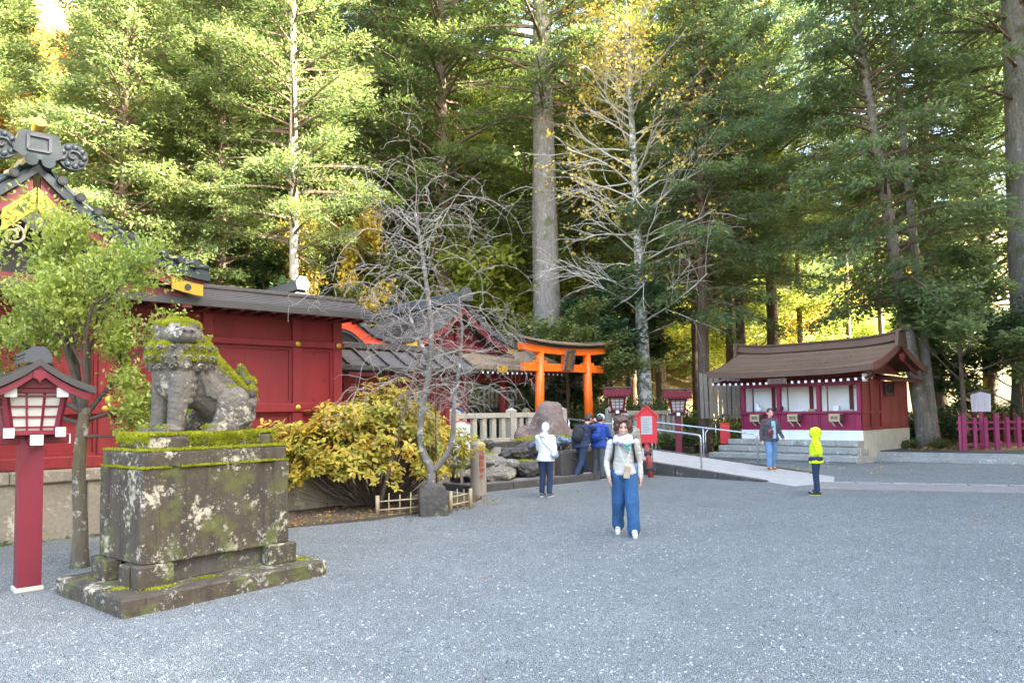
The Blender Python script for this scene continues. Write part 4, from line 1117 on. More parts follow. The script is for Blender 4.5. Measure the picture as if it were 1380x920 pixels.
lantern(S(6.62, -.75, .16), TH+R(38), 'red wooden lantern with batten roof standing close by the torii pillar', 'batten')

# ------------------------------------------------------------------ guardian lion dog on its pedestal
PD = thing('stone_pedestal', 'tall mossy lichen-spotted stone pedestal on a wide slab', 'pedestal', (-3.27, 7.745, 0), R(50.7))
def rough_box(name, x0, x1, y0, y1, z0, z1, mat, parent, b=.02, amp=.008, seed=1, cuts=10):
    bm = bmesh.new(); me = MB().bbox(x0, x1, y0, y1, z0, z1, b).mesh(name); bm.from_mesh(me)
    bmesh.ops.recalc_face_normals(bm, faces=bm.faces)
    bmesh.ops.subdivide_edges(bm, edges=[e for e in bm.edges if e.calc_length() > .1], cuts=cuts, use_grid_fill=True)
    bm.normal_update()
    co = np.array([v.co[:] for v in bm.verts]); d = amp*wobble(co, 2.5, seed, 4)
    for v, k in zip(bm.verts, d): v.co += v.normal*float(k)
    bm.to_mesh(me); bm.free()
    return link(name, me, MATS[mat], parent)
rough_box('base_slab', -1.06, 1.06, -.76, .76, -.03, .165, 'lichen_stone', PD, .02, .010, 2)
rough_box('core', -.66, .66, -.36, .36, .15, .42, 'dark_stone', PD, .02, .005, 3, 4)
for sx in (-1, 1):
    for sy in (-1, 1):
        rough_box('foot_block', *sorted((sx*.83, sx*.50)), *sorted((sy*.53, sy*.36)), .16, .37, 'lichen_stone', PD, .015, .006, 4+sx+2*sy, 4)
        rough_box('foot_block', *sorted((sx*.85, sx*.68)), *sorted((sy*.34, sy*.14)), .16, .36, 'lichen_stone', PD, .015, .006, 9+sx+2*sy, 4)
        rough_box('corner_pilaster', *sorted((sx*.78, sx*.60)), *sorted((sy*.46, sy*.30)), .36, 1.245, 'lichen_stone', PD, .02, .005, 14+sx+2*sy, 6)
rough_box('shaft', -.755, .755, -.435, .435, .355, 1.24, 'lichen_stone', PD, .015, .006, 21, 14)
rough_box('cap_slab', -.76, .76, -.45, .45, 1.243, 1.40, 'lichen_stone', PD, .02, .007, 22, 10)
rough_box('plinth', -.66, .66, -.36, .36, 1.403, 1.545, 'lichen_stone', PD, .03, .010, 23, 8)

def tufts(name, P, Nn, size, parent, mat='moss', seed=0):
    """short blades standing on sampled points"""
    r = np.random.default_rng(seed); n = len(P)
    d = Nn+.75*r.normal(size=(n, 3)); d[:, 2] += .3; d /= np.linalg.norm(d, axis=1)[:, None]
    s = np.cross(d, r.normal(size=(n, 3))); s /= np.linalg.norm(s, axis=1)[:, None]
    L = size*(.6+.8*r.random(n))[:, None]; Wd = L*.42
    V = np.stack([P-d*L*.25-s*Wd*.5, P-d*L*.25+s*Wd*.5, P+d*L*.75], 1).reshape(-1, 3)
    Q = np.arange(n*3).reshape(-1, 3)
    o = link(name, np_mesh(name, V, Q), MATS[mat], parent); o['kind'] = 'stuff'; return o
def edge_moss(name, x, y, z, wid, n, seed, keep=.45, size=.022, fill=False):
    r = np.random.default_rng(seed); pts = []
    while len(pts) < n:
        if fill: p = np.array([r.uniform(-x, x), r.uniform(-y, y), z])
        else:
            e = r.random()
            if e < .5: p = np.array([r.uniform(-x, x), -y+abs(r.normal())*wid, z])
            elif e < .75: p = np.array([-x+abs(r.normal())*wid, r.uniform(-y, y), z])
            else: p = np.array([x-abs(r.normal())*wid, r.uniform(-y, y), z])
        if abs(p[0]) > x or abs(p[1]) > y: continue
        k = math.sin(p[0]*9+seed)+math.sin(p[0]*23+p[1]*7+seed*2)*.6+math.sin(p[1]*15)*.5
        if r.random() < keep+.28*k: pts.append(p)
    P = np.array(pts); P[:, 2] += r.random(n)*.014
    return tufts(name, P, np.tile([0, 0, 1.], (n, 1)), size, PD, seed=seed)
edge_moss('moss', .77, .47, 1.245, .018, 5000, 3, .5, .020)
edge_moss('moss', .76, .45, 1.405, .045, 7000, 5, .55, .022)
edge_moss('moss', .66, .36, 1.55, .12, 9000, 8, .6, .030)
r_ = np.random.default_rng(4); n_ = 5200     # moss hanging over the plinth rim
P_ = np.stack([r_.uniform(-.66, .66, n_), np.full(n_, -.37), 1.545-np.abs(r_.normal(size=n_))*.055], 1)
k_ = np.sin(P_[:, 0]*8+1)+.6*np.sin(P_[:, 0]*19)+r_.random(n_); P_ = P_[(k_ > .1) & (P_[:, 0] > -.42)]
tufts('moss', P_, np.tile([0, -1., .3], (len(P_), 1)), .026, PD, seed=6)
n_ = 900; P_ = np.stack([np.full(n_, -.67), r_.uniform(-.36, .36, n_), 1.545-np.abs(r_.normal(size=n_))*.04], 1)
tufts('moss', P_, np.tile([-1., 0, .3], (len(P_), 1)), .024, PD, seed=7)
for (x, y, n_) in ((-.86, -.30, 260), (-.66, -.56, 420), (.9, -.5, 200), (-.2, -.5, 200), (-.75, .4, 200)):
    P_ = np.stack([x+.07*r_.normal(size=n_), y+.03*r_.normal(size=n_), np.full(n_, .17)], 1); tufts('moss', P_, np.tile([0, 0, 1.], (n_, 1)), .022, PD, seed=n_)

def guardian():
    g = thing('guardian_lion_dog', 'seated stone guardian lion dog with mossy head and back', 'statue', (-3.27, 7.745, 1.54), R(50.7))
    m = MB()
    # trunk: chest, belly, rump
    m.cap((-.20, 0, .66), (.22, 0, .34), .235, .225, 16)
    m.ell((-.27, 0, .60), (.20, .235, .26)); m.ell((-.05, 0, .52), (.28, .22, .26))
    m.ell((.30, 0, .30), (.24, .27, .29)); m.cap((-.10, 0, .80), (.32, 0, .42), .20, .20, 16); m.cap((-.2, 0, .95), (.1, 0, .72), .15, .14, 12)
    # mane and neck
    m.ell((-.22, 0, .80), (.295, .305, .21)); m.ell((-.10, 0, .78), (.28, .26, .23)); m.ell((-.22, -.02, .92), (.20, .20, .16))
    # head turned over its left shoulder
    hd = Vector((-.20, -.98, 0)).normalized(); sd_ = Vector((-hd.y, hd.x, 0)); H = Vector((-.23, -.04, 1.02))
    rot = Matrix((hd, sd_, (0, 0, 1))).transposed()
    def hp(f, s, z): return H+hd*f+sd_*s+Vector((0, 0, z))
    m.ell(H, (.215, .205, .165), 16, 10, rot)
    m.ell(hp(.14, 0, -.02), (.15, .17, .10), 14, 9, rot)       # muzzle
    m.ell(hp(.25, 0, .015), (.045, .085, .05), 10, 8, rot)      # nose
    m.ell(hp(.12, 0, -.125), (.14, .145, .05), 14, 8, rot)     # lower jaw
    for s in (-1, 1):
        m.ell(hp(.15, s*.085, .075), (.06, .065, .04), 10, 8, rot)   # brow
        m.ell(hp(.175, s*.08, .03), (.03, .034, .03), 10, 8, rot)    # eye
        m.ell(hp(.20, s*.09, -.045), (.06, .05, .05), 10, 8, rot)    # lip
        m.ell(hp(-.05, s*.19, .03), (.07, .04, .10), 10, 8, rot)     # ear
        m.ell(hp(-.02, s*.205, -.05), (.06, .035, .06), 10, 8, rot)
    # mane curls in rows
    r = random.Random(3)
    for row, (z, rr, n) in enumerate(((.95, .20, 12), (.86, .275, 15), (.76, .29, 17), (.68, .27, 15))):
        for k in range(n):
            a = 2*math.pi*(k+.5*(row % 2))/n
            c = Vector((-.19+rr*1.0*math.cos(a), rr*1.0*math.sin(a), z+r.uniform(-.015, .015)))
            m.ell(c, (.05, .05, .05), 10, 7)
    # forelegs
    for s in (-1, 1):
        m.cap((-.26, s*.17, .56), (-.31, s*.175, .30), .135, .098, 14); m.cap((-.31, s*.175, .30), (-.33, s*.175, .09), .098, .082, 14)
        m.ell((-.38, s*.175, .055), (.135, .10, .062), 12, 8)
        for k in range(4): m.ell((-.475, s*.175-.066+.044*k, .042), (.042, .026, .042), 8, 6)
        for k in range(5): m.ell((-.215+.03*math.sin(k), s*.235, .62-.07*k), (.055, .035, .042), 8, 6)   # elbow tufts
        # haunch, hind foot
        m.ell((.26, s*.23, .25), (.20, .115, .25), 14, 10); m.ell((.14, s*.26, .14), (.13, .085, .12), 12, 8)
        m.cap((.22, s*.27, .065), (.0, s*.275, .055), .072, .068, 12)
        for k in range(4): m.ell((-.065, s*.275-.055+.037*k, .040), (.036, .022, .038), 8, 6)
        for k in range(3): m.ell((.36-.02*k, s*.30, .14+.11*k), (.06, .035, .05), 8, 6)
    # ribs of hair down the flank
    for k in range(5):
        m.cap((-.10+.07*k, -.23, .62-.05*k), (-.03+.06*k, -.235, .40-.03*k), .03, .022, 8); m.cap((-.10+.07*k, .23, .62-.05*k), (-.03+.06*k, .235, .40-.03*k), .03, .022, 8)
    # upright flame tail
    m.cap((.50, 0, .10), (.53, 0, .34), .10, .125, 12); m.cap((.53, 0, .34), (.50, 0, .56), .125, .085, 12); m.cap((.50, 0, .56), (.47, 0, .71), .085, .028, 12)
    for k, (y, z, rr) in enumerate(((-.10, .30, .07), (.10, .30, .07), (-.09, .44, .065), (.09, .44, .065), (-.07, .56, .05), (.07, .56, .05), (-.10, .16, .06), (.10, .16, .06))):
        m.ell((.52+.02*math.sin(k), y, z), rr, 10, 8)
    for k in range(4): m.ell((.60, .0, .18+.12*k), (.05, .06, .065), 8, 6)
    me = remesh(m, 'body', .0085, 1, lambda c: .004*wobble(c, 7, 11, 3)+.003*wobble(c, 22, 12, 2))
    body = link('body', me, MATS['statue_stone'], g)
    # dark pieces for the shade in mouth, nostrils, eyes; spiral relief on curls
    sl = MB(); pts = [hp(.262-.02*abs(s)**2*3, s*.13, -.088) for s in np.linspace(-1, 1, 9)]
    sl.tube(pts, .02, 6); sl.build('mouth_slit', MATS['void_shade'], body)
    for s in (-1, 1): (MB().ell(hp(.289, s*.035, .012), (.014, .018, .014), 8, 6, rot).build('nostril', MATS['void_shade'], body), MB().ell(hp(.205, s*.082, .038), (.012, .024, .018), 8, 6, rot).build('eye', MATS['void_shade'], body))
    for row, (z, rr, n) in enumerate(((.86, .325, 15), (.76, .34, 17), (.68, .318, 15))):
        for k in range(n):
            a = 2*math.pi*(k+.5*((row+1) % 2))/n
            c = Vector((-.19+rr*math.cos(a), rr*math.sin(a), z)); nn = Vector((math.cos(a), math.sin(a), 0)); tt = Vector((-nn.y, nn.x, 0)); zz = Vector((0, 0, 1))
            pts = [c+tt*(.034-.0036*j)*math.cos(j*.75)+zz*(.034-.0036*j)*math.sin(j*.75)+nn*.004 for j in range(9)]
            MB().tube(pts, .013, 5).build('curl', MATS['statue_stone'], body, smooth=True)
    # moss on what faces up: crown, mane, spine
    nv = len(me.vertices); co = np.zeros(nv*3, np.float32); no = np.zeros(nv*3, np.float32)
    me.vertices.foreach_get('co', co); me.vertices.foreach_get('normal', no); co = co.reshape(-1, 3); no = no.reshape(-1, 3)
    w = wobble(co, 2.2, 5, 3)
    up = no[:, 2]+.35*w
    x, y, z = co.T
    mask = ((z > 1.08) & (no[:, 2] > .35)) | ((z > .72) & (z < 1.0) & (up > .25)) | ((z > .74) & (z < .95) & (w > -.1) & (np.hypot(x+.19, y) > .25)) | ((z > .30) & (z <= .95) & (x > -.15) & (np.abs(y) < .19) & (no[:, 2] > .18) & (w > -.75)) | ((z < .1) & (up > .75)) | ((z > .2) & (z < .6) & (x > .2) & (up > .8))
    idx = np.nonzero(mask)[0]; r2 = np.random.default_rng(3); idx = r2.choice(idx, size=min(52000, len(idx)*3))
    P = co[idx]+no[idx]*(.004+.012*r2.random(len(idx)))[:, None]+.004*r2.normal(size=(len(idx), 3))
    tufts('moss_coat', P, no[idx], .0145, g, seed=9)
guardian()

# ------------------------------------------------------------------ notice box, boards, fences on the right
nb = thing('notice_box', 'bright red house-shaped notice box with white sheet on a slanting pole', 'notice box', (3.47, 19.15, 0), R(-14))
MB().tube([(.05, 0, 0), (-.05, 0, 1.0)], [.075, .07], 12).build('pole', MATS['pole_red'], nb, smooth=True)
for z in (.22, .62): MB().tube([(.05-.1*z-.09, 0, z), (.05-.1*z+.09, 0, z)], .085, 10).build('pole_strap', MATS['black_paint'], nb)
MB().prism([(-.27, .88), (.23, .88), (.23, 1.55), (-.02, 1.80), (-.27, 1.55)], 'y', -.10, .10).build('box_body', MATS['bright_red'], nb)
for s in (-1, 1):
    MB().bar((-.02, 0, 1.835), (-.02+s*.31, 0, 1.525), .28, .03).build('box_roof', MATS['bright_red'], nb)
pp = MB().box(-.16, .12, -.106, -.101, 1.10, 1.56).build('notice_sheet', MATS['paper'], nb)
for k in range(9):
    MB().box(-.13+.002*k, .09-.03*(k % 3), -.108, -.1065, 1.50-.043*k, 1.508-.043*k).build('notice_line', MATS['ink'], pp)
ws = thing('notice_board', 'small white information board with orange gable edge beside the rock garden', 'notice board', (-1.15, 16.55, 0), R(8))
MB().bbox(-.03, .03, 0, .06, 0, 1.0, .006).build('post', MATS['wood_grey'], ws)
bd = MB().prism([(-.20, .86), (.20, .86), (.20, 1.46), (0, 1.54), (-.20, 1.46)], 'y', -.03, .0).build('board', MATS['white_paint'], ws)
for s in (-1, 1): MB().bar((0, -.015, 1.56), (s*.24, -.015, 1.465), .07, .025).build('board_roof', MATS['orange_red'], ws)
plain('green_ink', (.2, .42, .2), (.25, .4, .3), 20)
for k in range(5):
    for j in range(3): MB().box(-.15+.1*j, -.09+.1*j+.02*(k % 2), -.034, -.0305, 1.36-.09*k, 1.385-.09*k).build('board_writing', MATS['green_ink' if (k+j) % 2 else 'ink'], bd)
cp = thing('carved_post', 'thick pale wooden post carved with red characters at the rock garden', 'post', (-.74, 15.5, 0), R(10))
me = remesh(MB().tube([(0, 0, 0), (.01, 0, .55), (.0, 0, 1.06), (.0, 0, 1.12)], [.185, .165, .16, .12], 18), 'trunk', .02, 2, lambda c: .01*wobble(c*np.array([1, 1, .3]), 2.5, 4))
link('trunk', me, MATS['wood_grey'], cp)
for k, ch in enumerate('九頭龍神水'):
    link('carved_writing', text_mesh(ch, .12, .008), MATS['red_ink'], cp, loc=(.06, -.155, .92-.13*k), rot=(R(90), 0, R(20)))
# standing stone by the cherry
def rock(name, label, loc, size, seed, mat, group=None, rz=0, cat='rock', freq=1.2, amp=.16, vox=.03, flat_=None):
    m = MB(); m.ell((0, 0, size[2]*.5), (size[0]*.5, size[1]*.5, size[2]*.55), 14, 10)
    r = random.Random(seed)
    for k in range(5):
        a = r.uniform(0, 6.28); s = r.uniform(.35, .6)
        m.ell((size[0]*.28*math.cos(a), size[1]*.28*math.sin(a), size[2]*r.uniform(.2, .6)), (size[0]*s*.5, size[1]*s*.5, size[2]*s*.6), 10, 8)
    mx = max(size)
    def dsp(c):
        q = c/mx
        f = np.abs(wobble(q, freq*1.6, seed+1, 3)); return mx*amp*(wobble(q, freq, seed, 3)*.6-f*.7)-mx*.045*np.abs(wobble(q, 4.5, seed+5, 3))+mx*.008*wobble(q, 12, seed+7, 2)
    me = remesh(m, name, max(vox*.7, mx/70), 0, dsp)
    bm = bmesh.new(); bm.from_mesh(me)
    for v in bm.verts:
        lim = size[2]*.86+.05*math.sin(v.co.x*5+seed)*size[2]; v.co.z = max(v.co.z if v.co.z < lim else lim+(v.co.z-lim)*.3, -.03)
    bm.to_mesh(me); bm.free()
    o = link(name, me, MATS[mat], None, loc=loc, rot=(0, 0, rz)); me.shade_smooth(); tag(o, label, cat, group); return o
m_ = MB(); m_.prism([(-.24, -.02), (.24, -.02), (.22, .36), (.16, .50), (-.16, .53), (-.24, .44)], 'y', -.17, .17); m_.ell((.02, 0, .44), (.2, .16, .1))
me = remesh(m_, 'standing_stone', .018, 2, lambda c: .018*wobble(c, 2.6, 8, 4))
o = link('standing_stone', me, MATS['dark_stone'], None, loc=(-1.36, 12.62, 0), rot=(0, 0, R(12))); tag(o, 'squat dark standing stone between the low bamboo railings', 'stone')
# low bamboo railing either side of it
def bam(p, q, label):
    p, q = Vector(p), Vector(q); d = q-p; L = d.length; g = thing('bamboo_railing', label, 'fence', p, math.atan2(d.y, d.x), 'low bamboo railings edging the planting bed')
    for x in (0, L): MB().tube([(x, 0, 0), (x, 0, .36)], .035, 10).build('post', MATS['bamboo'], g, smooth=True)
    for z in (.12, .26): MB().tube([(0, -.01, z), (L, .01, z+.015)], .014, 8).build('rail', MATS['bamboo'], g, smooth=True)
    n = int(L/.17)
    for k in range(1, n): MB().tube([(k*L/n, 0, .0), (k*L/n+.01, .012, .36+.03*(k % 2))], .011, 6).build('upright', MATS['bamboo'], g, smooth=True)
bam((-2.28, 12.50, 0), (-1.58, 12.74, 0), 'low bamboo railing in front of the yellow bush')
bam((-1.10, 13.0, 0), (-.78, 13.45, 0), 'low bamboo railing between standing stone and carved post')

# purple-red fence and notice board on the right
pf_ = thing('picket_fence', 'plum red picket fence beside the asphalt path', 'fence', (14.2, 23.45, .27), R(-3))
for row, y0 in ((0, 0),):
    for k in range(12):
        tall = k % 3 == 0; x = k*.335
        h = 1.18 if tall else 1.06; w = .062 if tall else .048
        MB().bbox(x-w, x+w, -.045, .045, 0.0 if tall else .10, h, .006).build('post' if tall else 'picket', MATS['fence_plum'], pf_)
    for z in (.22, .70, .90): MB().bbox(-.03, 3.72, .046, .10, z-.035, z+.035, .005).build('rail', MATS['fence_plum'], pf_)
pf2 = thing('picket_fence', 'plum red fence run going back up the slope behind the notice board', 'fence', (14.14, 23.55, .27), R(58))
for k in range(9):
    MB().bbox(k*.33-.05, k*.33+.05, -.04, .04, .0 if k % 3 == 0 else .1, 1.12, .006).build('picket', MATS['fence_plum'], pf2)
for z in (.22, .70, .90): MB().bbox(0, 2.8, .041, .09, z-.035, z+.035, .005).build('rail', MATS['fence_plum'], pf2)
pf3 = thing('picket_fence', 'back run of the plum fence, coloured darker for the shade behind the notice board', 'fence', (15.7, 25.9, .35), R(-6))
for k in range(10): MB().bbox(k*.33-.06, k*.33+.06, -.04, .04, 0, 1.1, .006).build('picket', MATS['shrine_red_dark'], pf3)  # dark red in place of plum puts the shade into the colour
for z in (.3, .8): MB().bbox(-.05, 3.2, .041, .09, z-.035, z+.035, .005).build('rail', MATS['shrine_red_dark'], pf3)
sb = thing('wooden_notice', 'pale gabled wooden notice board on a plum post behind the fence', 'notice board', (15.2, 24.15, .27), R(-16))
MB().bbox(-.06, .06, -.04, .04, 0, 1.5, .008).build('post', MATS['fence_plum'], sb)
plain('pale_board', (.62, .55, .55), (.5, .43, .43), 8, .8, .2, 50, stretch=(1, 1, .2))
bd = MB().prism([(-.27, 1.24), (.27, 1.24), (.29, 1.80), (0, 1.89), (-.29, 1.80)], 'y', -.08, -.04).build('board', MATS['pale_board'], sb)
for k in range(9):
    MB().box(-.22+.052*k, -.214+.052*k, -.083, -.0805, 1.32+.03*(k % 3), 1.74).build('board_writing', MATS['wood_grey'], bd)
for s in (-1, 1): MB().bar((0, -.06, 1.93), (s*.40, -.06, 1.81), .16, .03).build('board_roof', MATS['wood_brown'], sb)
for (x, y, z, rz, lab) in ((13.45, 27.0, .35, 20, 'short vermilion rail post between shop wall and tree'), (15.1, 27.0, .5, 0, 'short vermilion rail post in the undergrowth right of the tree')):
    g = thing('vermilion_post', lab, 'post', (x, y, z), R(rz)); MB().bbox(-.07, .07, -.07, .07, 0, 1.0, .01).build('post', MATS['orange_red'], g)
    MB().bbox(-.35, .35, -.03, .03, .62, .72, .006).build('rail', MATS['orange_red'], g)

# ------------------------------------------------------------------ rock garden and dragon-spout basin
pl = []
base = MB().bbox(-3.1, 2.25, -.75, 0, 0, .14, .015); base.v = [tuple(S(p[0], p[1]-4.25, p[2])) for p in base.v]
plat = struct(base.build('stone_platform', MATS['path_stone']))
for a, b in zip(np.arange(-3.15, 2.0, .9), np.arange(-2.25, 2.9, .9)):
    b = min(b, 2.3); k = MB().bbox(a+.004, b-.004, -5.12, -4.9, -.01, .165, .012); k.v = [tuple(S(*p)) for p in k.v]; k.build('kerb_stone', MATS['dark_stone'], plat)
k = MB().bbox(-3.38, -3.16, -5.12, -3.6, -.01, .165, .012); k.v = [tuple(S(*p)) for p in k.v]; k.build('kerb_stone', MATS['dark_stone'], plat)
rock('garden_rock', 'broad flat slab rock on the garden mound behind the carved post', S(-1.75, -3.35, .12), (2.0, 1.5, .62), 31, 'rock_stone', rz=.3, amp=.10)
rock('garden_rock', 'long pale lower rock along the platform edge', S(-2.25, -4.25, .05), (1.7, .8, .46), 32, 'rock_stone', rz=TH, amp=.10)
rock('garden_rock', 'small dark angular rock perched below the big boulder', S(-.75, -2.2, .62), (.78, .6, .42), 33, 'dark_stone', rz=.9)
rock('garden_rock', 'rounded mossy rock beside the flat slab', S(-.5, -3.2, .42), (.9, .7, .42), 34, 'dark_stone', rz=.2)
rock('garden_rock', 'low mossy rock next to the rust-coloured board', S(-.95, -4.2, .10), (.8, .6, .48), 35, 'dark_stone', rz=1.2)
rock('garden_rock', 'mossy ledge rock carrying the dragon spouts', S(.75, -3.0, .05), (3.2, 1.5, .95), 36, 'dark_stone', rz=TH, amp=.07)
rock('garden_rock', 'low rock mound filling the garden under the boulder', S(-.7, -1.9, .0), (3.6, 2.4, .80), 37, 'rock_stone', rz=TH, amp=.06)
# the big stump-like boulder, flared at its foot and with a hollow in one flank
m_ = MB(); m_.tube([(0, 0, -.15), (0, 0, .1), (.03, 0, .45), (.06, 0, .85), (.10, 0, 1.08), (.12, 0, 1.20)], [.86, .80, .60, .42, .32, .20], 20)
m_.ell((-.55, -.05, .22), (.42, .42, .36)); m_.ell((.5, 0, .15), (.4, .4, .3))
def bdisp(c):
    hol = np.exp(-(((c[:, 0]+.42)/.26)**2+((c[:, 1]+.45)/.3)**2+((c[:, 2]-.55)/.30)**2))
    return .05*wobble(c*np.array([1, 1, .5]), 1.4, 41, 4)-.30*hol
me = remesh(m_, 'boulder', .03, 1, bdisp)
o = link('boulder', me, MATS['boulder_stone'], None, loc=S(1.25, -2.7, .80), rot=(0, 0, .0)); tag(o, 'big brown stump-shaped boulder in front of the stone fence', 'boulder')
bs = thing('water_basin', 'dark wet stone trough below the dragon spouts', 'basin', S(.9, -4.25, .14), TH)
for args in ((-1.15, 1.15, -.42, -.32, 0, .56), (-1.15, 1.15, .34, .42, 0, .56), (-1.15, -1.05, -.32, .34, 0, .56), (1.05, 1.15, -.32, .34, 0, .56)):
    MB().bbox(*args, .015).build('basin_wall', MATS['dark_stone'], bs)
MB().bbox(-1.05, 1.05, -.32, .34, 0, .1, .01).build('basin_floor', MATS['dark_stone'], bs)
m, t, out = nodes('water'); finish(t, out, (.02, .03, .035), .04, bump(t, noise(t, coords(t), 14, 2), .15), spec=.5)
MB().box(-1.048, 1.048, -.318, .338, .46, .47).build('water', MATS['water'], bs)
o = MB().bbox(-.16, .16, -.03, .03, 0, .62, .008).bbox(-.17, .17, -.035, .035, .621, .65, .008).build('rust_board', MATS['rust_board'], None, loc=S(-.55, -4.55, .14), rot=(0, 0, TH)); tag(o, 'upright rust-coloured board at the end of the water trough', 'board')
def dragon(loc, rz, label):
    g = thing('dragon_spout', label, 'dragon spout', loc, rz, 'blue-grey dragon head spouts over the trough')
    return g
dm = MB(); dm.cap((0, .25, -.06), (0, .05, .02), .085, .075); dm.ell((0, -.02, .04), (.08, .10, .075)); dm.cap((0, -.08, .03), (0, -.2, .0), .055, .045); dm.ell((0, -.22, .022), (.045, .035, .03)); dm.cap((0, -.06, -.035), (0, -.17, -.06), .035, .028)
for s in (-1, 1): dm.ell((s*.05, -.06, .09), (.03, .035, .03)); dm.cap((s*.04, .03, .10), (s*.075, .16, .19), .02, .008); dm.cap((s*.07, .02, .0), (s*.14, .08, .03), .028, .012); dm.cap((s*.04, -.2, .0), (s*.09, -.24, -.06), .010, .005)
dme = remesh(dm, 'head', .013, 1)
sme = MB().tube([(0, -.19, -.02), (0, -.25, -.06), (0, -.28, -.18), (0, -.29, -.36)], [.007, .008, .008, .010], 6).mesh('water_jet')
m, t, out = nodes('water_jet'); b = finish(t, out, (.8, .85, .88), .05); b.inputs['Transmission Weight'].default_value = .9; b.inputs['IOR'].default_value = 1.33
first = None
for k in range(9):
    lab = 'blue-grey dragon head spouting water from the mossy ledge above the trough'
    g = dragon(S(-.1+.255*k, -3.72+.05*math.sin(k*2), .90+.05*(k % 2)), TH+R(8*math.sin(k*3)), lab)
    link('head', dme, MATS['dragon_bronze'], g)
    if k % 2 == 0: link('water_jet', sme, MATS['water_jet'], g)
def mosspatch(name, label, c, rx, ry, n, seed, rz=0, hz=.1, size=.05):
    r = np.random.default_rng(seed); q = r.normal(size=(n, 2))*.5; q = q[np.hypot(q[:, 0], q[:, 1]) < 1]; n = len(q)
    x, y = q[:, 0]*rx, q[:, 1]*ry; z = hz*(1-(q**2).sum(1))*.8
    ca, sa = math.cos(rz), math.sin(rz)
    P = np.stack([x*ca-y*sa, x*sa+y*ca, z], 1)
    o = tufts(name, P, np.tile([0, 0, 1.], (n, 1)), size, None, seed=seed); o.location = c; tag(o, label, 'moss'); return o
mosspatch('moss', 'yellow-green moss cushion above the dragon spouts', S(.8, -3.3, .98), 1.5, .35, 3500, 61, TH, .14)
mosspatch('moss', 'moss patch between the garden rocks', S(-.7, -3.75, .42), .7, .35, 1600, 62, TH, .1)
mosspatch('moss', 'moss on the broad flat garden rock', S(-1.5, -2.8, .66), .7, .4, 1500, 63, TH, .1)
# ------------------------------------------------------------------ vegetation
def unit(a): return a/np.maximum(np.linalg.norm(a, axis=-1, keepdims=True), 1e-9)
def diamonds(C, D, L, Wd, r, up=None):
    """flat pointed leaves: base C, direction D"""
    n = len(C); D = unit(D); s = unit(np.cross(D, (r.normal(size=(n, 3)) if up is None else up+.5*r.normal(size=(n, 3)))))
    L = L[:, None]; Wd = Wd[:, None]
    V = np.stack([C, C+D*L*.45+s*Wd*.5, C+D*L, C+D*L*.45-s*Wd*.5], 1).reshape(-1, 3)
    return V, np.arange(n*4).reshape(-1, 4)
LT = np.array([[0, 0, 0], [-.5, .35, .08], [0, .35, 0], [.5, .35, .08], [-.42, .68, .06], [0, .68, -.02], [.42, .68, .06], [0, 1, -.10]], float)
LF4 = [(0, 3, 2, 2), (0, 2, 1, 1), (1, 2, 5, 4), (2, 3, 6, 5), (4, 5, 7, 7), (5, 6, 7, 7)]
def leaf_part_mesh(L, W):
    V = LT*np.array([W, L, L]); me = bpy.data.meshes.new('leaf')
    me.from_pydata([tuple(v) for v in V], [], [tuple(dict.fromkeys(f)) for f in LF4]); me.update(); return me
def bent_leaves(C, D, L, W, r, upv):
    """leaves with a mid fold, as one array"""
    n = len(C); D = unit(D); X = unit(np.cross(D, upv)); Z = np.cross(X, D)
    P = LT[None]; V = C[:, None]+X[:, None]*P[..., :1]*W[:, None, None]+D[:, None]*P[..., 1:2]*L[:, None, None]+Z[:, None]*P[..., 2:]*L[:, None, None]
    F3 = []
    for f in LF4:
        f = list(dict.fromkeys(f)); F3 += [f] if len(f) == 3 else [[f[0], f[1], f[2]], [f[0], f[2], f[3]]]
    F3 = np.array(F3); Q = (F3[None]+(np.arange(n)*8)[:, None, None]).reshape(-1, 3)
    return V.reshape(-1, 3), Q

def trunk_mb(h, r0, r1, lean=(0, 0), flare=1.5, n=14, seg=16, seed=0, wob=.04):
    r = random.Random(seed); mb = MB(); pts = []; rad = []
    for i in range(seg+1):
        s = i/seg; z = h*s
        pts.append((lean[0]*s+wob*math.sin(s*7+seed)*s, lean[1]*s+wob*math.cos(s*5+seed)*s, z-.25))
        rad.append((r0+(r1-r0)*s)*(1+(flare-1)*math.exp(-z/(r0*2.2))))
    mb.tube(pts, rad, n)
    V = np.array(mb.v); c = np.array(pts).repeat(n, axis=0); d = V-c
    a = np.arctan2(d[:, 1], d[:, 0]); k = 1+.07*np.sin(a*5+seed)+.05*np.sin(a*9+V[:, 2]*.6+seed*2)+.03*np.sin(a*3-V[:, 2]*1.7)
    mb.v = [tuple(p) for p in c+d*k[:, None]]
    return mb, pts

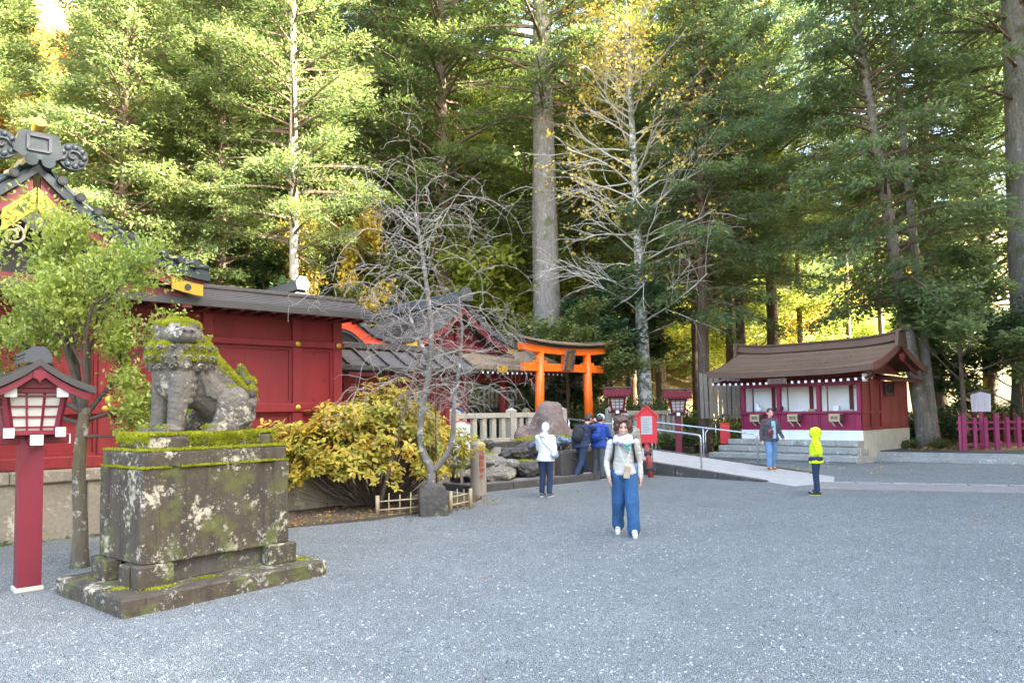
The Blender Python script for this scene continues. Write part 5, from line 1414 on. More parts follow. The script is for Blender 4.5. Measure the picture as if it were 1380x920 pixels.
def conifer(name, seed, H, cs, Rc, nb, per, leafL, style='hinoki', limbs=True, lean=(0, 0), top=.35):
    """returns crown mesh and limb mesh"""
    r = np.random.default_rng(seed); CV = []; CD = []; CL = []; mb = MB()
    for i in range(nb):
        f = (i+r.random())/nb; f = f**.92; z = cs+(H-cs)*f
        L = Rc*((1-f)**.75*(.72+.45*r.random())+.10)
        if f < .12: L *= .65+3*f*r.random()
        az = i*2.399+r.normal()*.5; dh = np.array([math.cos(az), math.sin(az), 0]); up0 = .10+.5*f+.15*r.normal()
        dr = (.30 if style == 'hinoki' else .16)*(1.2-f)
        base = np.array([lean[0]*z/H, lean[1]*z/H, z]); ss = np.linspace(0, 1, 6)
        pl = [base+dh*L*s+np.array([0, 0, L*(up0*s-dr*s*s)]) for s in ss]
        if limbs: mb.tube(pl, [max(.012, (.018+.016*L)*(1-.85*s)) for s in ss], 4, cap=False)
        m = int(per*L/Rc*(.7+.6*r.random()))+6
        s = .22+.80*r.random(m)**.75
        side = unit(np.cross(dh, [0, 0, 1.])[None])[0]
        lat = r.normal(size=m)*(.10+.20*L*(1.05-s)*.9+.05)
        pos = base[None]+dh[None]*(L*s)[:, None]+side[None]*lat[:, None]
        pos[:, 2] += L*(up0*s-dr*s*s)-(.25*np.abs(lat))*(1 if style == 'hinoki' else .3)+r.normal(size=m)*.07
        k = 5
        pos = np.repeat(pos, k, 0)+r.normal(size=(m*k, 3))*np.array([.13, .13, .09])
        d = dh[None]*1.0+side[None]*np.repeat(np.sign(lat)*.8, k)[:, None]+r.normal(size=(m*k, 3))*.55
        d[:, 2] += -.45 if style == 'hinoki' else .25*r.normal(size=m*k)+.1
        CV.append(pos); CD.append(d); CL.append(leafL*(.6+.8*r.random(m*k)))
    C = np.concatenate(CV); D = np.concatenate(CD); L = np.concatenate(CL)
    V, Q = diamonds(C, D, L, L*(.36 if style == 'hinoki' else .30), r, up=np.array([0, 0, 1.])[None].repeat(len(C), 0))
    return np_mesh(name+'_crown', V, Q), (mb.mesh(name+'_limbs') if limbs else None)

def grow(mb, tips, p, d, L, rad, lev, r, droop=0.0, spread=.6, kids=(4, 4, 3), shrink=.55, seg=5, wob=.12, n=5):
    """recursive branching; tips collects (point, direction)"""
    pts = [np.array(p, float)]; d = np.array(d, float); d /= np.linalg.norm(d)
    for i in range(seg):
        d = d+r.normal(size=3)*wob; d[2] -= droop*(i+1)/seg; d /= np.linalg.norm(d)
        pts.append(pts[-1]+d*L/seg)
    rr = [rad*(1-.6*i/seg) for i in range(seg+1)]
    mb.tube(pts, rr, n if lev < 2 else max(3, n-2), cap=False)
    if lev >= len(kids): tips.append((pts[-1], d)); tips.append((pts[seg//2], d)); return
    for k in range(kids[lev]):
        s = .3+.7*(k+r.random())/kids[lev]; q = s*seg; i = min(int(q), seg-1); b = pts[i]+(pts[i+1]-pts[i])*(q-i)
        ax = np.cross(d, r.normal(size=3)); ax /= np.linalg.norm(ax)
        nd = unit(pts[i+1]-pts[i])+ax*spread*(.6+.8*r.random())
        grow(mb, tips, b, nd, L*shrink*(.7+.6*r.random()), rr[i]*.55, lev+1, r, droop, spread, kids, shrink, seg, wob, n)

def blob_leaves(seed, centers, radii, per, leafL, ratio=.5, squash=.7, flatdir=.6):
    r = np.random.default_rng(seed); Cs = []; Ds = []
    for c, R_ in zip(centers, radii):
        m = int(per*R_*R_); q = unit(r.normal(size=(m, 3)))*(.45+.6*r.random((m, 1)))*R_; q[:, 2] *= squash
        Cs.append(np.array(c)[None]+q); d = q/R_+r.normal(size=(m, 3))*.7; d[:, 2] *= flatdir; Ds.append(d)
    C = np.concatenate(Cs); D = np.concatenate(Ds); L = leafL*(.6+.8*r.random(len(C)))
    return diamonds(C, D, L, L*ratio, r, up=np.array([0, 0, 1.])[None].repeat(len(C), 0))

# --- tree kinds (crown meshes are shared by every copy)
CR = {}
CR['hinoki'] = conifer('hinoki', 11, 21, 3.2, 4.6, 200, 104, .185, 'hinoki')
CR['hinoki2'] = conifer('hinoki2', 12, 22, 5.0, 4.2, 170, 98, .185, 'hinoki')
CR['cedar'] = conifer('cedar', 13, 30, 11.0, 5.2, 160, 112, .185, 'cedar')
CR['cedar2'] = conifer('cedar2', 14, 26, 7.0, 4.8, 160, 106, .185, 'cedar')
CR['far'] = conifer('far', 15, 17, 3.0, 3.6, 130, 64, .28, 'cedar', limbs=False)
def tree(name, label, x, y, kind, r0, H, bark, leaf, scale=1.0, lean=(0, 0), rz=0.0, group=None, crown_off=0.0, flare=1.5, z=None, cat='tree', twin=False, th=None):
    z = hgt(x, y)-.05 if z is None else z
    g = thing(name, label, cat, (x, y, z), rz, group)
    tm, pts = trunk_mb(th or H, r0, .06 if not th else r0*.5, lean, flare, seed=int(x*7+y*3) % 50)
    if twin:
        t2, p2 = trunk_mb(H*.85, r0*.75, .06, (lean[0]*.4+.5, lean[1]+.3), flare, seed=4); t2.v = [(a+r0*1.1, b+.1, c) for a, b, c in t2.v]; tm.raw(t2.v, t2.f)
    tm.build('trunk', MATS[bark], g, smooth=True)
    cm, lm = CR[kind]
    sx = scale
    def shear(o):
        o.location = (0, 0, crown_off); o.scale = (sx, sx, sx)
        if lean != (0, 0): o.rotation_euler = (-math.atan2(lean[1], H), math.atan2(lean[0], H), 0)
    o = bpy.data.objects.new('crown', cm); COL.objects.link(o); o.parent = g; shear(o)
    if len(cm.materials) == 0: cm.materials.append(MATS[leaf])
    o.material_slots[0].link = 'OBJECT'; o.material_slots[0].material = MATS[leaf]
    if lm:
        if len(lm.materials) == 0: lm.materials.append(MATS['bark_cedar'])
        l = bpy.data.objects.new('limbs', lm); COL.objects.link(l); l.parent = g; shear(l)
    return g
# the trees one can tell apart, left to right
tree('cedar_tree', 'slim conifer standing left of the pale trunk above the red wall', -12.4, 31.5, 'hinoki2', .26, 22, 'bark_cedar', 'leaf_bright', .95, rz=1.0)
tree('cedar_tree', 'leafy conifer rising behind the copper gate roof', -15.8, 30, 'hinoki', .25, 21, 'bark_cedar', 'leaf_bright', 1.0, rz=2.2)
tree('cedar_tree', 'conifer with tall thin trunk next to the slim one above the wall', -13.9, 37, 'cedar2', .3, 26, 'bark_cedar', 'leaf_cedar', 1.0, rz=.4)
tree('cedar_tree', 'conifer with smooth pale lower trunk behind the ridge ornament', -8.85, 30, 'cedar2', .23, 25, 'bark_pale', 'leaf_bright', .92, rz=2.9, crown_off=1.0)
tree('cedar_tree', 'massive dark cedar with long level limbs behind the bare weeping tree', -3.25, 36, 'cedar2', .46, 30, 'bark_cedar', 'leaf_cedar', 1.25, rz=1.7)
tree('giant_cedar', 'giant grey-barked cedar rising right behind the torii', 1.62, 33, 'cedar', .70, 40, 'bark_grey', 'leaf_cedar', 1.12, rz=.9, crown_off=1.5)
tree('cypress_tree', 'cypress with drooping sprays between lichen tree and shop', 7.75, 30.2, 'hinoki2', .27, 22, 'bark_cedar', 'leaf_hinoki', .92, lean=(-.5, 0), rz=2.0, crown_off=.6)
tree('cypress_tree', 'straight brown cedar trunk behind the shop ridge end', 11.9, 40, 'cedar2', .34, 26, 'bark_cedar', 'leaf_bright', 1.0, rz=3.0)
tree('cypress_tree', 'dark cedar trunk behind the middle of the shop roof', 12.9, 36.5, 'cedar', .33, 28, 'bark_cedar', 'leaf_hinoki', .95, rz=.2)
tree('cypress_tree', 'grey twin-stemmed cypress leaning over the shop corner', 14.45, 26.0, 'hinoki2', .27, 22, 'bark_grey', 'leaf_hinoki', 1.0, lean=(-2.2, .8), rz=0, flare=1.35, z=.22, twin=True)
tree('cypress_tree', 'cedar with flared foot behind the twin-stemmed cypress', 17.7, 31, 'cedar2', .36, 26, 'bark_cedar', 'leaf_hinoki', 1.0, rz=1.3, flare=1.9)
tree('cypress_tree', 'dark straight cedar beside the giant trunk past the plum fence', 23.6, 36.5, 'cedar', .38, 28, 'bark_cedar', 'leaf_hinoki', 1.0, rz=2.4)
tree('giant_cedar', 'giant pale grey cedar trunk behind the plum fence end', 19.55, 27.6, 'cedar', .78, 34, 'bark_grey', 'leaf_hinoki', 1.15, lean=(-.6, .3), rz=1.1, crown_off=-.5, flare=1.25)
tree('cypress_tree', 'feathery cypress filling the gap behind the shop roof', 10.3, 33.2, 'cedar2', .24, 20, 'bark_cedar', 'leaf_hinoki', .9, rz=4.0)
tree('cypress_tree', 'conifer rising in the gap between giant cedar and lichen tree', 3.6, 40, 'cedar2', .3, 26, 'bark_cedar', 'leaf_bright', 1.0, rz=2.5)
tree('cypress_tree', 'conifer whose crown fills the gap right of the lichen tree', 8.2, 41, 'cedar2', .3, 26, 'bark_cedar', 'leaf_cedar', 1.05, rz=.5)
tree('cypress_tree', 'conifer crown showing left of the dark cedar over the shrine roofs', -7.0, 42, 'cedar2', .3, 26, 'bark_cedar', 'leaf_bright', 1.0, rz=4.5)
tree('cypress_tree', 'feathery cypress behind the notice board bank', 21.0, 32.5, 'hinoki', .26, 21, 'bark_cedar', 'leaf_hinoki', .95, rz=5.0)

for k, (x, y, r0, lf) in enumerate([(-17.5, 37, .15, 'leaf_bright'), (-11.0, 38, .13, 'leaf_bright'), (-9.6, 41, .14, 'leaf_cedar'), (-6.3, 37.5, .12, 'leaf_bright'), (-5.0, 40, .13, 'leaf_bright'), (-2.0, 39.5, .13, 'leaf_lime'), (5.9, 37.5, .15, 'leaf_lime'), (9.4, 38, .16, 'leaf_lime'), (11.0, 37, .13, 'leaf_lime'), (16.4, 42, .18, 'leaf_bright'), (19.6, 43, .18, 'leaf_cedar'), (13.4, 46, .18, 'leaf_bright'), (22.5, 45, .18, 'leaf_bright')]):
    spot = ['behind the copper gate roof', 'left of the pale trunk', 'right behind the pale trunk', 'over the shrine roofs', 'over the shrine roofs', 'beside the giant cedar', 'behind the lichen tree', 'left above the shop ridge', 'left above the shop ridge', 'right above the shop ridge', 'right above the shop ridge', 'high above the shop roof', 'beyond the plum fence'][k]
    tree('slim_cedar', 'slim straight-stemmed cedar with high crown '+spot, x, y, 'cedar', r0, 27, 'bark_cedar', lf, .80, rz=k*1.7, crown_off=3.0, group='slim cedars in the wood')

# lichen-spotted tree almost bare, a few yellow leaves left in its top
def bare_gingko():
    g = thing('bare_tree', 'lichen-spotted pale trunk with bare spreading twigs and last yellow leaves', 'tree', (5.6, 31, hgt(5.6, 31)-.1), 0)
    tm, pts = trunk_mb(19, .30, .05, (-.45, 0), 1.35, seed=5); tm.build('trunk', MATS['bark_lichen'], g, smooth=True)
    r = np.random.default_rng(21); mb = MB(); tips = []
    for i in range(78):
        z = 4.2+13.5*(i/78)**.9; az = i*2.4+r.normal()*.4; el = .25+.45*(i/78)+.2*r.normal()
        grow(mb, tips, (-.45*z/19, 0, z), (math.cos(az), math.sin(az), el), (4.4-2.2*i/78)*(.6+.6*r.random()), .045, 0, r, .02, .55, (7, 3), .42, 5, .10, 4)
    mb.build('branches', MATS['twig_light'], g)
    P = np.array([t[0] for t in tips]); keep = r.random(len(P)) < np.clip((P[:, 2]-7)/13, .03, .6); P = P[keep]
    P = np.repeat(P, 4, 0)+r.normal(size=(len(P)*4, 3))*.12
    V, Q = diamonds(P, r.normal(size=(len(P), 3)), .10+.06*r.random(len(P)), .10+.05*r.random(len(P)), r)
    o = link('crown', np_mesh('yellow', V, Q), MATS['leaf_yellow'], g)
bare_gingko()

# autumn and evergreen broadleaf kinds
def broadleaf_kind(seed, H, Rr, n, leafL, per, dens=1.0):
    r = np.random.default_rng(seed); mb = MB(); tips = []
    tm, pts = trunk_mb(H*.55, H*.018, H*.009, (0, 0), 1.4, 8, 8, seed)
    mb.raw(tm.v, tm.f)
    for i in range(n):
        z = H*(.25+.3*i/n); az = i*2.4; grow(mb, tips, (0, 0, z), (math.cos(az), math.sin(az), .5+.6*r.random()), Rr*(.7+.4*r.random()), H*.007, 0, r, .0, .6, (4, 3), .55, 4, .14, 4)
    P = np.array([t[0] for t in tips])
    V, Q = blob_leaves(seed, P, np.full(len(P), Rr*.20), per/(Rr*.2)**2, leafL, .55, .5, .4)
    return np_mesh('crown', V, Q), mb.mesh('trunk')
BK = {'autumn': broadleaf_kind(31, 11, 4.2, 9, .26, 70), 'autumn2': broadleaf_kind(32, 9, 3.6, 8, .24, 70), 'ever': broadleaf_kind(33, 8, 3.4, 8, .24, 90)}
def btree(name, label, x, y, kind, leaf, s, rz, group=None, bark='bark_cedar', z=None):
    g = thing(name, label, 'tree', (x, y, hgt(x, y)-.1 if z is None else z), rz, group); g.scale = (s, s, s)
    cm, tm = BK[kind]
    for nm, me, mt in (('trunk', tm, bark), ('crown', cm, leaf)):
        if len(me.materials) == 0: me.materials.append(MATS[mt])
        o = bpy.data.objects.new(nm, me); COL.objects.link(o); o.parent = g
        o.material_slots[0].link = 'OBJECT'; o.material_slots[0].material = MATS[mt]
    return g
btree('maple_tree', 'bright yellow maple beside the pale trunk above the shrine roofs', -8.45, 34, 'autumn2', 'leaf_yellow', .8, .5).scale = (.62, .62, 1.32)
btree('maple_tree', 'orange maple glowing through the conifers above the copper gate roof', -21.5, 44, 'autumn', 'leaf_orange', 1.2, 1.5)
btree('maple_tree', 'yellow maple lighting the gap left of the giant cedar', -.6, 41, 'autumn2', 'leaf_lime', 1.0, 2.6)
btree('maple_tree', 'golden maple low behind the shop ridge', 14.6, 44, 'autumn', 'leaf_lime', .9, 3.2)
btree('evergreen_tree', 'dark evergreen filling the gap under the pale trunk', -10.6, 33.5, 'ever', 'leaf_dark', 1.0, .3)
btree('evergreen_tree', 'glossy evergreen reaching over the shop corner beside the twin-stemmed cypress', 15.7, 25.9, 'ever', 'leaf_hinoki', .72, 1.0, z=.9)
btree('evergreen_tree', 'dark evergreen on the bank behind the notice board', 18.2, 26.6, 'ever', 'leaf_dark', .62, 2.0)
btree('evergreen_tree', 'evergreen thicket behind the bamboo pickets and torii', 2.2, 29.6, 'ever', 'leaf_under', .62, 2.5)
btree('evergreen_tree', 'evergreen standing between torii and lichen tree', 4.1, 32.4, 'ever', 'leaf_dark', .85, 4.0)

# wooded slope: individual trees, copies of a few kinds
rs = random.Random(5); placed = []
kinds = [('conifer_tree', 'far', 'leaf_cedar', 'dull green conifer on the wooded slope'), ('conifer_tree', 'far', 'leaf_bright', 'light green conifer on the wooded slope'),
         ('maple_tree', 'autumn', 'leaf_orange', 'orange autumn tree on the wooded slope'), ('maple_tree', 'autumn2', 'leaf_yellow', 'yellow autumn tree on the wooded slope'), ('maple_tree', 'autumn2', 'leaf_lime', 'yellow-green broadleaf tree on the wooded slope')]
FT, _ = trunk_mb(17, .22, .05, (0, 0), 1.3, 8, 8, 3); FT = FT.mesh('far_trunk')
count = 0; tries = 0
while count < 215 and tries < 9000:
    tries += 1
    y = 38+62*rs.random(); x = (rs.random()*2-1)*(.80*y+4); t_, v_ = tv(x, y)
    if v_ < 13 or (-.69 < x/y < -.57 and y > 44) or any((x-a)**2+(y-b)**2 < (10 if y < 60 else 16) for a, b in placed): continue
    placed.append((x, y)); count += 1
    q = rs.random(); k = kinds[0 if q < .22 else 1 if q < .62 else 2 if q < (.80 if x < -.3*y else .66) else 3 if q < .80 else 4]; bb = x/y
    place_ = 'above the copper gate roof' if bb < -.45 else 'above the shrine roofs' if bb < -.12 else 'above the torii' if bb < .16 else 'above the shop' if bb < .45 else 'beyond the plum fence'
    if k[1] == 'far':
        g = thing(k[0], k[3]+' '+place_, 'tree', (x, y, hgt(x, y)-.2), rs.random()*6.28, 'trees on the wooded slope'); s = rs.uniform(.95, 1.35); g.scale = (s, s, s*rs.uniform(1.0, 1.25))
        link('trunk', FT, MATS['bark_cedar'], g)
        o = bpy.data.objects.new('crown', CR['far'][0]); COL.objects.link(o); o.parent = g
        if len(CR['far'][0].materials) == 0: CR['far'][0].materials.append(MATS['leaf_cedar'])
        o.material_slots[0].link = 'OBJECT'; o.material_slots[0].material = MATS[k[2]]
    else: btree(k[0], k[3]+' '+place_, x, y, k[1], k[2], rs.uniform(.9, 1.35), rs.random()*6, 'trees on the wooded slope')
# tall trees out of view on the sun side, added to keep the yard in shade
for k, (x, y, s) in enumerate([(23, 20.5, 1.05), (25, 12, 1.1), (30, 17, 1.15), (29, 5, 1.1), (36, 11, 1.2), (38, 22, 1.2), (27, -3, 1.1), (34, -1, 1.15), (41, 4, 1.2), (44, 16, 1.2), (21.5, 14, 1.05), (20, 8.5, 1.05), (23.5, 4, 1.1), (19, 2, 1.0), (25, -7, 1.1), (20.5, -4, 1.05), (31, -9, 1.15), (24.5, 17, 1.1), (28, 9.5, 1.1), (21, -11, 1.05), (36, 5, 1.15), (24.2, 7.2, 1.25), (22.6, 11, 1.22), (26.5, 13.5, 1.25), (26, 1, 1.2), (17.5, -8.5, 1.1), (23, -14, 1.15), (28, -12, 1.2), (18.5, -14, 1.1), (30, 20, 1.1)]):
    tree('cedar_tree', 'tall cedar out of view, added to shade the gravel yard', x, y, ['cedar2', 'hinoki', 'hinoki2'][k % 3], .42, 28, 'bark_cedar', 'leaf_hinoki', s*1.12, rz=k*1.3, group='unseen cedars added to shade the yard')

# shrubs and undergrowth
def shrub_kind(seed, n, Rr, leafL, per):
    r = np.random.default_rng(seed); C = [(r.normal()*Rr*.45, r.normal()*Rr*.45, Rr*(.25+.6*r.random())) for k in range(n)]
    V, Q = blob_leaves(seed, C, np.full(n, Rr*.45), per, leafL, .5, .8, .7); V[:, 2] = np.maximum(V[:, 2], .0)
    mb = MB(); tips = []
    for k in range(7): grow(mb, tips, (r.normal()*.1, r.normal()*.1, 0), (r.normal()*.5, r.normal()*.5, 1), Rr*.9, .02, 0, r, 0, .5, (3,), .6, 4, .1, 4)
    return np_mesh('leaves', V, Q), mb.mesh('stems')
SK = [shrub_kind(51, 16, 1.2, .14, 420), shrub_kind(52, 14, 1.0, .12, 480), shrub_kind(53, 9, .55, .12, 900)]
def shrub(label, x, y, k, leaf, s, z=None, group=None, name='shrub', rz=None):
    g = thing(name, label, 'shrub', (x, y, hgt(x, y)-.05 if z is None else z), random.random()*6 if rz is None else rz, group); g.scale = (s, s, s)
    for nm, me, mt in (('stems', SK[k][1], 'twig_dark'), ('leaves', SK[k][0], leaf)):
        if len(me.materials) == 0: me.materials.append(MATS[mt])
        o = bpy.data.objects.new(nm, me); COL.objects.link(o); o.parent = g
        if nm == 'leaves':
            o.material_slots[0].link = 'OBJECT'; o.material_slots[0].material = MATS[leaf]
    return g
rs = random.Random(9)
for k in range(20):
    t_ = 1.0+k*.62; v_ = 6.2+rs.random()*2.6
    p = S(t_, v_); shrub('leafy shrub in the thicket behind the bamboo pickets', p.x, p.y, k % 2, ['leaf_under', 'leaf_dark', 'leaf_bright'][k % 3], 1.2+.6*rs.random(), .75, 'thicket behind the bamboo pickets')
for k in range(14):
    p = S(9.0+.55*k*.6+rs.random(), 1.2+3.4*rs.random()); shrub('leafy shrub on the bank between lichen tree and shop', p.x, p.y, k % 3, ['leaf_under', 'leaf_bright', 'leaf_under'][k % 3], .75+.5*rs.random(), None, 'shrubs on the bank left of the shop')
for k in range(12):
    p = S(8.2+.26*k, -1.05+.5*rs.random()); shrub('low leafy plant on the wall top behind the ramp', p.x, p.y, 2, 'leaf_under', .6+.4*rs.random(), .35, 'plants along the wall behind the ramp')
for k in range(16):
    a = k/15; x = 13.3+1.9*rs.random()-.25; y = 25.3+1.6*rs.random()
    shrub('low fern-like plant at the foot of the twin-stemmed cypress', x, y, 2, ['leaf_under', 'leaf_dark'][k % 2], .42+.25*rs.random(), .24, 'plants at the cypress foot')
for k in range(26):
    x = 15.5+9*rs.random(); y = 25.6+7*rs.random()
    shrub('undergrowth shrub on the shaded bank behind the plum fence', x, y, k % 2, ['leaf_under', 'leaf_dark', 'leaf_dark'][k % 3], .6+.6*rs.random(), None, 'undergrowth behind the plum fence')
for k in range(10):
    x = 7+8*rs.random(); y = 31+6*rs.random(); shrub('sunlit shrub on the slope behind the shop', x, y, k % 2, 'leaf_bright', .9+.5*rs.random(), None, 'shrubs on the slope behind the shop')
for k in range(12):
    x = -16+13*rs.random(); y = 28+7*rs.random(); shrub('leafy shrub on the slope behind the red wall', x, y, k % 2, ['leaf_under', 'leaf_dark'][k % 2], 1.3+.7*rs.random(), None, 'shrubs on the slope behind the red wall')

# ------------------------------------------------------------------ bare weeping cherry with its prop
def cherry():
    g = thing('weeping_cherry', 'bare weeping cherry with pale forked trunk and tangled drooping twigs', 'tree', (-1.46, 12.86, .03), 0)
    tr = MB()
    L_ = curve_pts([(0, 0, -.1), (.0, 0, .35), (.05, 0, .70), (-.12, .0, 1.1), (-.12, .02, 1.7), (.0, .04, 2.3), (.06, .05, 3.0), (.0, .05, 3.8), (-.1, 0, 4.6), (-.2, 0, 5.2)], 4)
    n = len(L_); tr.tube(L_, [.085*(1-.78*(i/n)**.8)+.006 for i in range(n)], 10)
    R_ = curve_pts([(.05, 0, .68), (.28, -.02, .92), (.42, -.05, 1.3), (.46, -.06, 1.9), (.55, -.05, 2.5), (.60, 0, 3.1), (.55, .05, 3.7)], 4)
    n2 = len(R_); tr.tube(R_, [.052*(1-.9*(i/n2)**1.2)+.003 for i in range(n2)], 9)
    B_ = curve_pts([(.02, .04, 2.6), (-.25, 0, 3.2), (-.35, 0, 3.7)], 4); tr.tube(B_, [.05, .045, .04, .035, .03, .025, .018, .012, .007], 8)
    tr.build('trunk', MATS['bark_cherry'], g, smooth=True)
    r = np.random.default_rng(77); mb = MB()
    def arc(p, az, L, rise, rad, lev):
        """crooked shoot that rises, turns over and hangs"""
        d = np.array([math.cos(az), math.sin(az), rise]); d /= np.linalg.norm(d); pts = [np.array(p, float)]; seg = 9
        turn = r.normal()*.22; sag = .05+.20*r.random()+(.12 if lev else 0)
        for i in range(seg):
            s = (i+1)/seg; c_, s_ = math.cos(turn), math.sin(turn)
            d = np.array([d[0]*c_-d[1]*s_, d[0]*s_+d[1]*c_, d[2]])+r.normal(size=3)*(.16+.06*lev)+np.array([0, 0, -sag*2*s])
            d /= np.linalg.norm(d)
            if d[2] < -.9: d[2] = -.7+.4*r.random()
            if s > .75 and lev and r.random() < .5: d[2] += .5
            pts.append(pts[-1]+d/np.linalg.norm(d)*L/seg*(.7+.6*r.random()))
        mb.tube(pts, [rad*(1-.8*i/seg)+.0016 for i in range(seg+1)], 5 if lev == 0 else 4 if lev == 1 else 3, cap=False)
        if lev < 2:
            nk = (5, 3)[lev]
            for k in range(nk):
                i = 2+int((seg-2)*(k+r.random())/nk); a2 = az+r.normal()*1.3
                arc(pts[min(i, seg)], a2, L*(.35+.45*r.random())*(1 if lev else .85), .7*r.random()-.25, rad*.55, lev+1)
    def stem(C, i0, cnt, Lr, rise):
        for k in range(cnt):
            i = i0+int((len(C)-1-i0)*k/max(1, cnt-1)); az = k*2.4+r.normal()*.7
            arc(tuple(C[min(i, len(C)-1)]), az, Lr*(.5+.9*r.random()), rise+.6*r.random(), .0095, 0)
    stem(L_, 16, 16, 2.2, .3); stem(R_, 12, 12, 2.0, .3); stem(B_, 3, 5, 1.8, .5); stem(L_[-6:], 0, 8, 1.8, .8)
    for k in range(8): arc((.0+.03*r.normal(), 0, 2.0+.5*r.random()), math.pi+r.normal()*1.0, 1.0+.6*r.random(), .0+.4*r.random(), .008, 1)
    mb.build('branches', MATS['twig_pale'], g)
    # bits of grey lichen on the thicker wood
    return g
cherry()
o = MB().tube([(-2.33, 12.75, 0), (-1.62, 13.0, 2.75)], [.035, .026], 8).build('support_pole', MATS['bark_cedar'], None, smooth=True); tag(o, 'thin slanting wooden pole propping the weeping cherry', 'pole')
MB().tube([(-1.68, 12.98, 2.52), (-1.50, 13.06, 2.50)], .012, 6).build('tie', MATS['twig_dark'], o)
o = MB().tube([(-1.36, 13.2, 0), (-1.37, 13.18, 2.4)], .014, 8).build('plant_stake', MATS['twig_dark'], None); tag(o, 'thin dark upright stake right behind the cherry trunk', 'stake')
MB().tube([(-1.37, 13.17, 1.6), (-1.52, 13.12, 1.62)], .006, 5).build('tie', MATS['twig_dark'], o)

# ------------------------------------------------------------------ broadleaf tree by the near lantern
def near_tree():
    g = thing('camellia_tree', 'young broadleaf tree with lichen-spotted trunk and glossy light green leaves', 'tree', (-5.05, 8.72, 0), 0)
    tr = MB(); P = curve_pts([(0, 0, -.05), (.0, 0, .5), (-.03, 0, 1.0), (-.02, .02, 1.5), (.02, .03, 1.85)], 4)
    n = len(P); tr.tube(P, [.084-.022*i/n+(.035*math.exp(-i*.7)) for i in range(n)], 12)
    tr.build('trunk', MATS['bark_mossy'], g, smooth=True)
    r = np.random.default_rng(19); mb = MB(); tips = []
    def br(p, d, L, rad): grow(mb, tips, p, d, L, rad, 0, r, -.02, .55, (5, 4, 3), .52, 5, .09, 6)
    br((.02, .03, 1.75), (.4, .1, .6), .85, .034); br((.02, .03, 1.7), (1, .05, .22), .85, .026); br((.0, .02, 1.8), (-.3, .1, 1), 1.45, .045)
    br((.0, .02, 1.8), (-.9, -.1, .55), 1.3, .04); br((.02, .0, 1.85), (.12, -.2, 1), 1.35, .042); br((0, 0, 1.5), (.9, -.1, .05), .75, .02)
    br((0, 0, 1.75), (-.5, .4, .8), 1.4, .035); br((0, 0, 1.8), (.1, .4, 1), 1.55, .04); br((0, 0, 1.65), (-1, .2, .25), 1.2, .03); br((0, 0, 1.8), (-.1, -.3, 1.2), 1.6, .04)
    mb.build('branches', MATS['twig_dark'], g, smooth=True)
    T = np.array([t[0] for t in tips]); Dd = np.array([t[1] for t in tips])
    # leaves in little whorls at the twig ends
    k = 23; C = np.repeat(T, k, 0)+r.normal(size=(len(T)*k, 3))*np.array([.085, .085, .07])
    D = np.repeat(Dd, k, 0)*.6+r.normal(size=(len(C), 3))*.7; D[:, 2] += .35
    L = .044+.030*r.random(len(C)); upv = np.array([0, 0, 1.])[None]+.5*r.normal(size=(len(C), 3))
    V, Q = bent_leaves(C, D, L, L*.48, r, upv)
    link('crown', np_mesh('crown', V, Q), MATS['leaf_camellia'], g)
    for (x, y, z) in ((.42, -.2, 1.93), (.35, .1, 1.55)):
        MB().ell((x, y, z), (.045, .045, .05), 10, 8).build('fruit', MATS['leaf_yellow'], g, smooth=True)
near_tree()

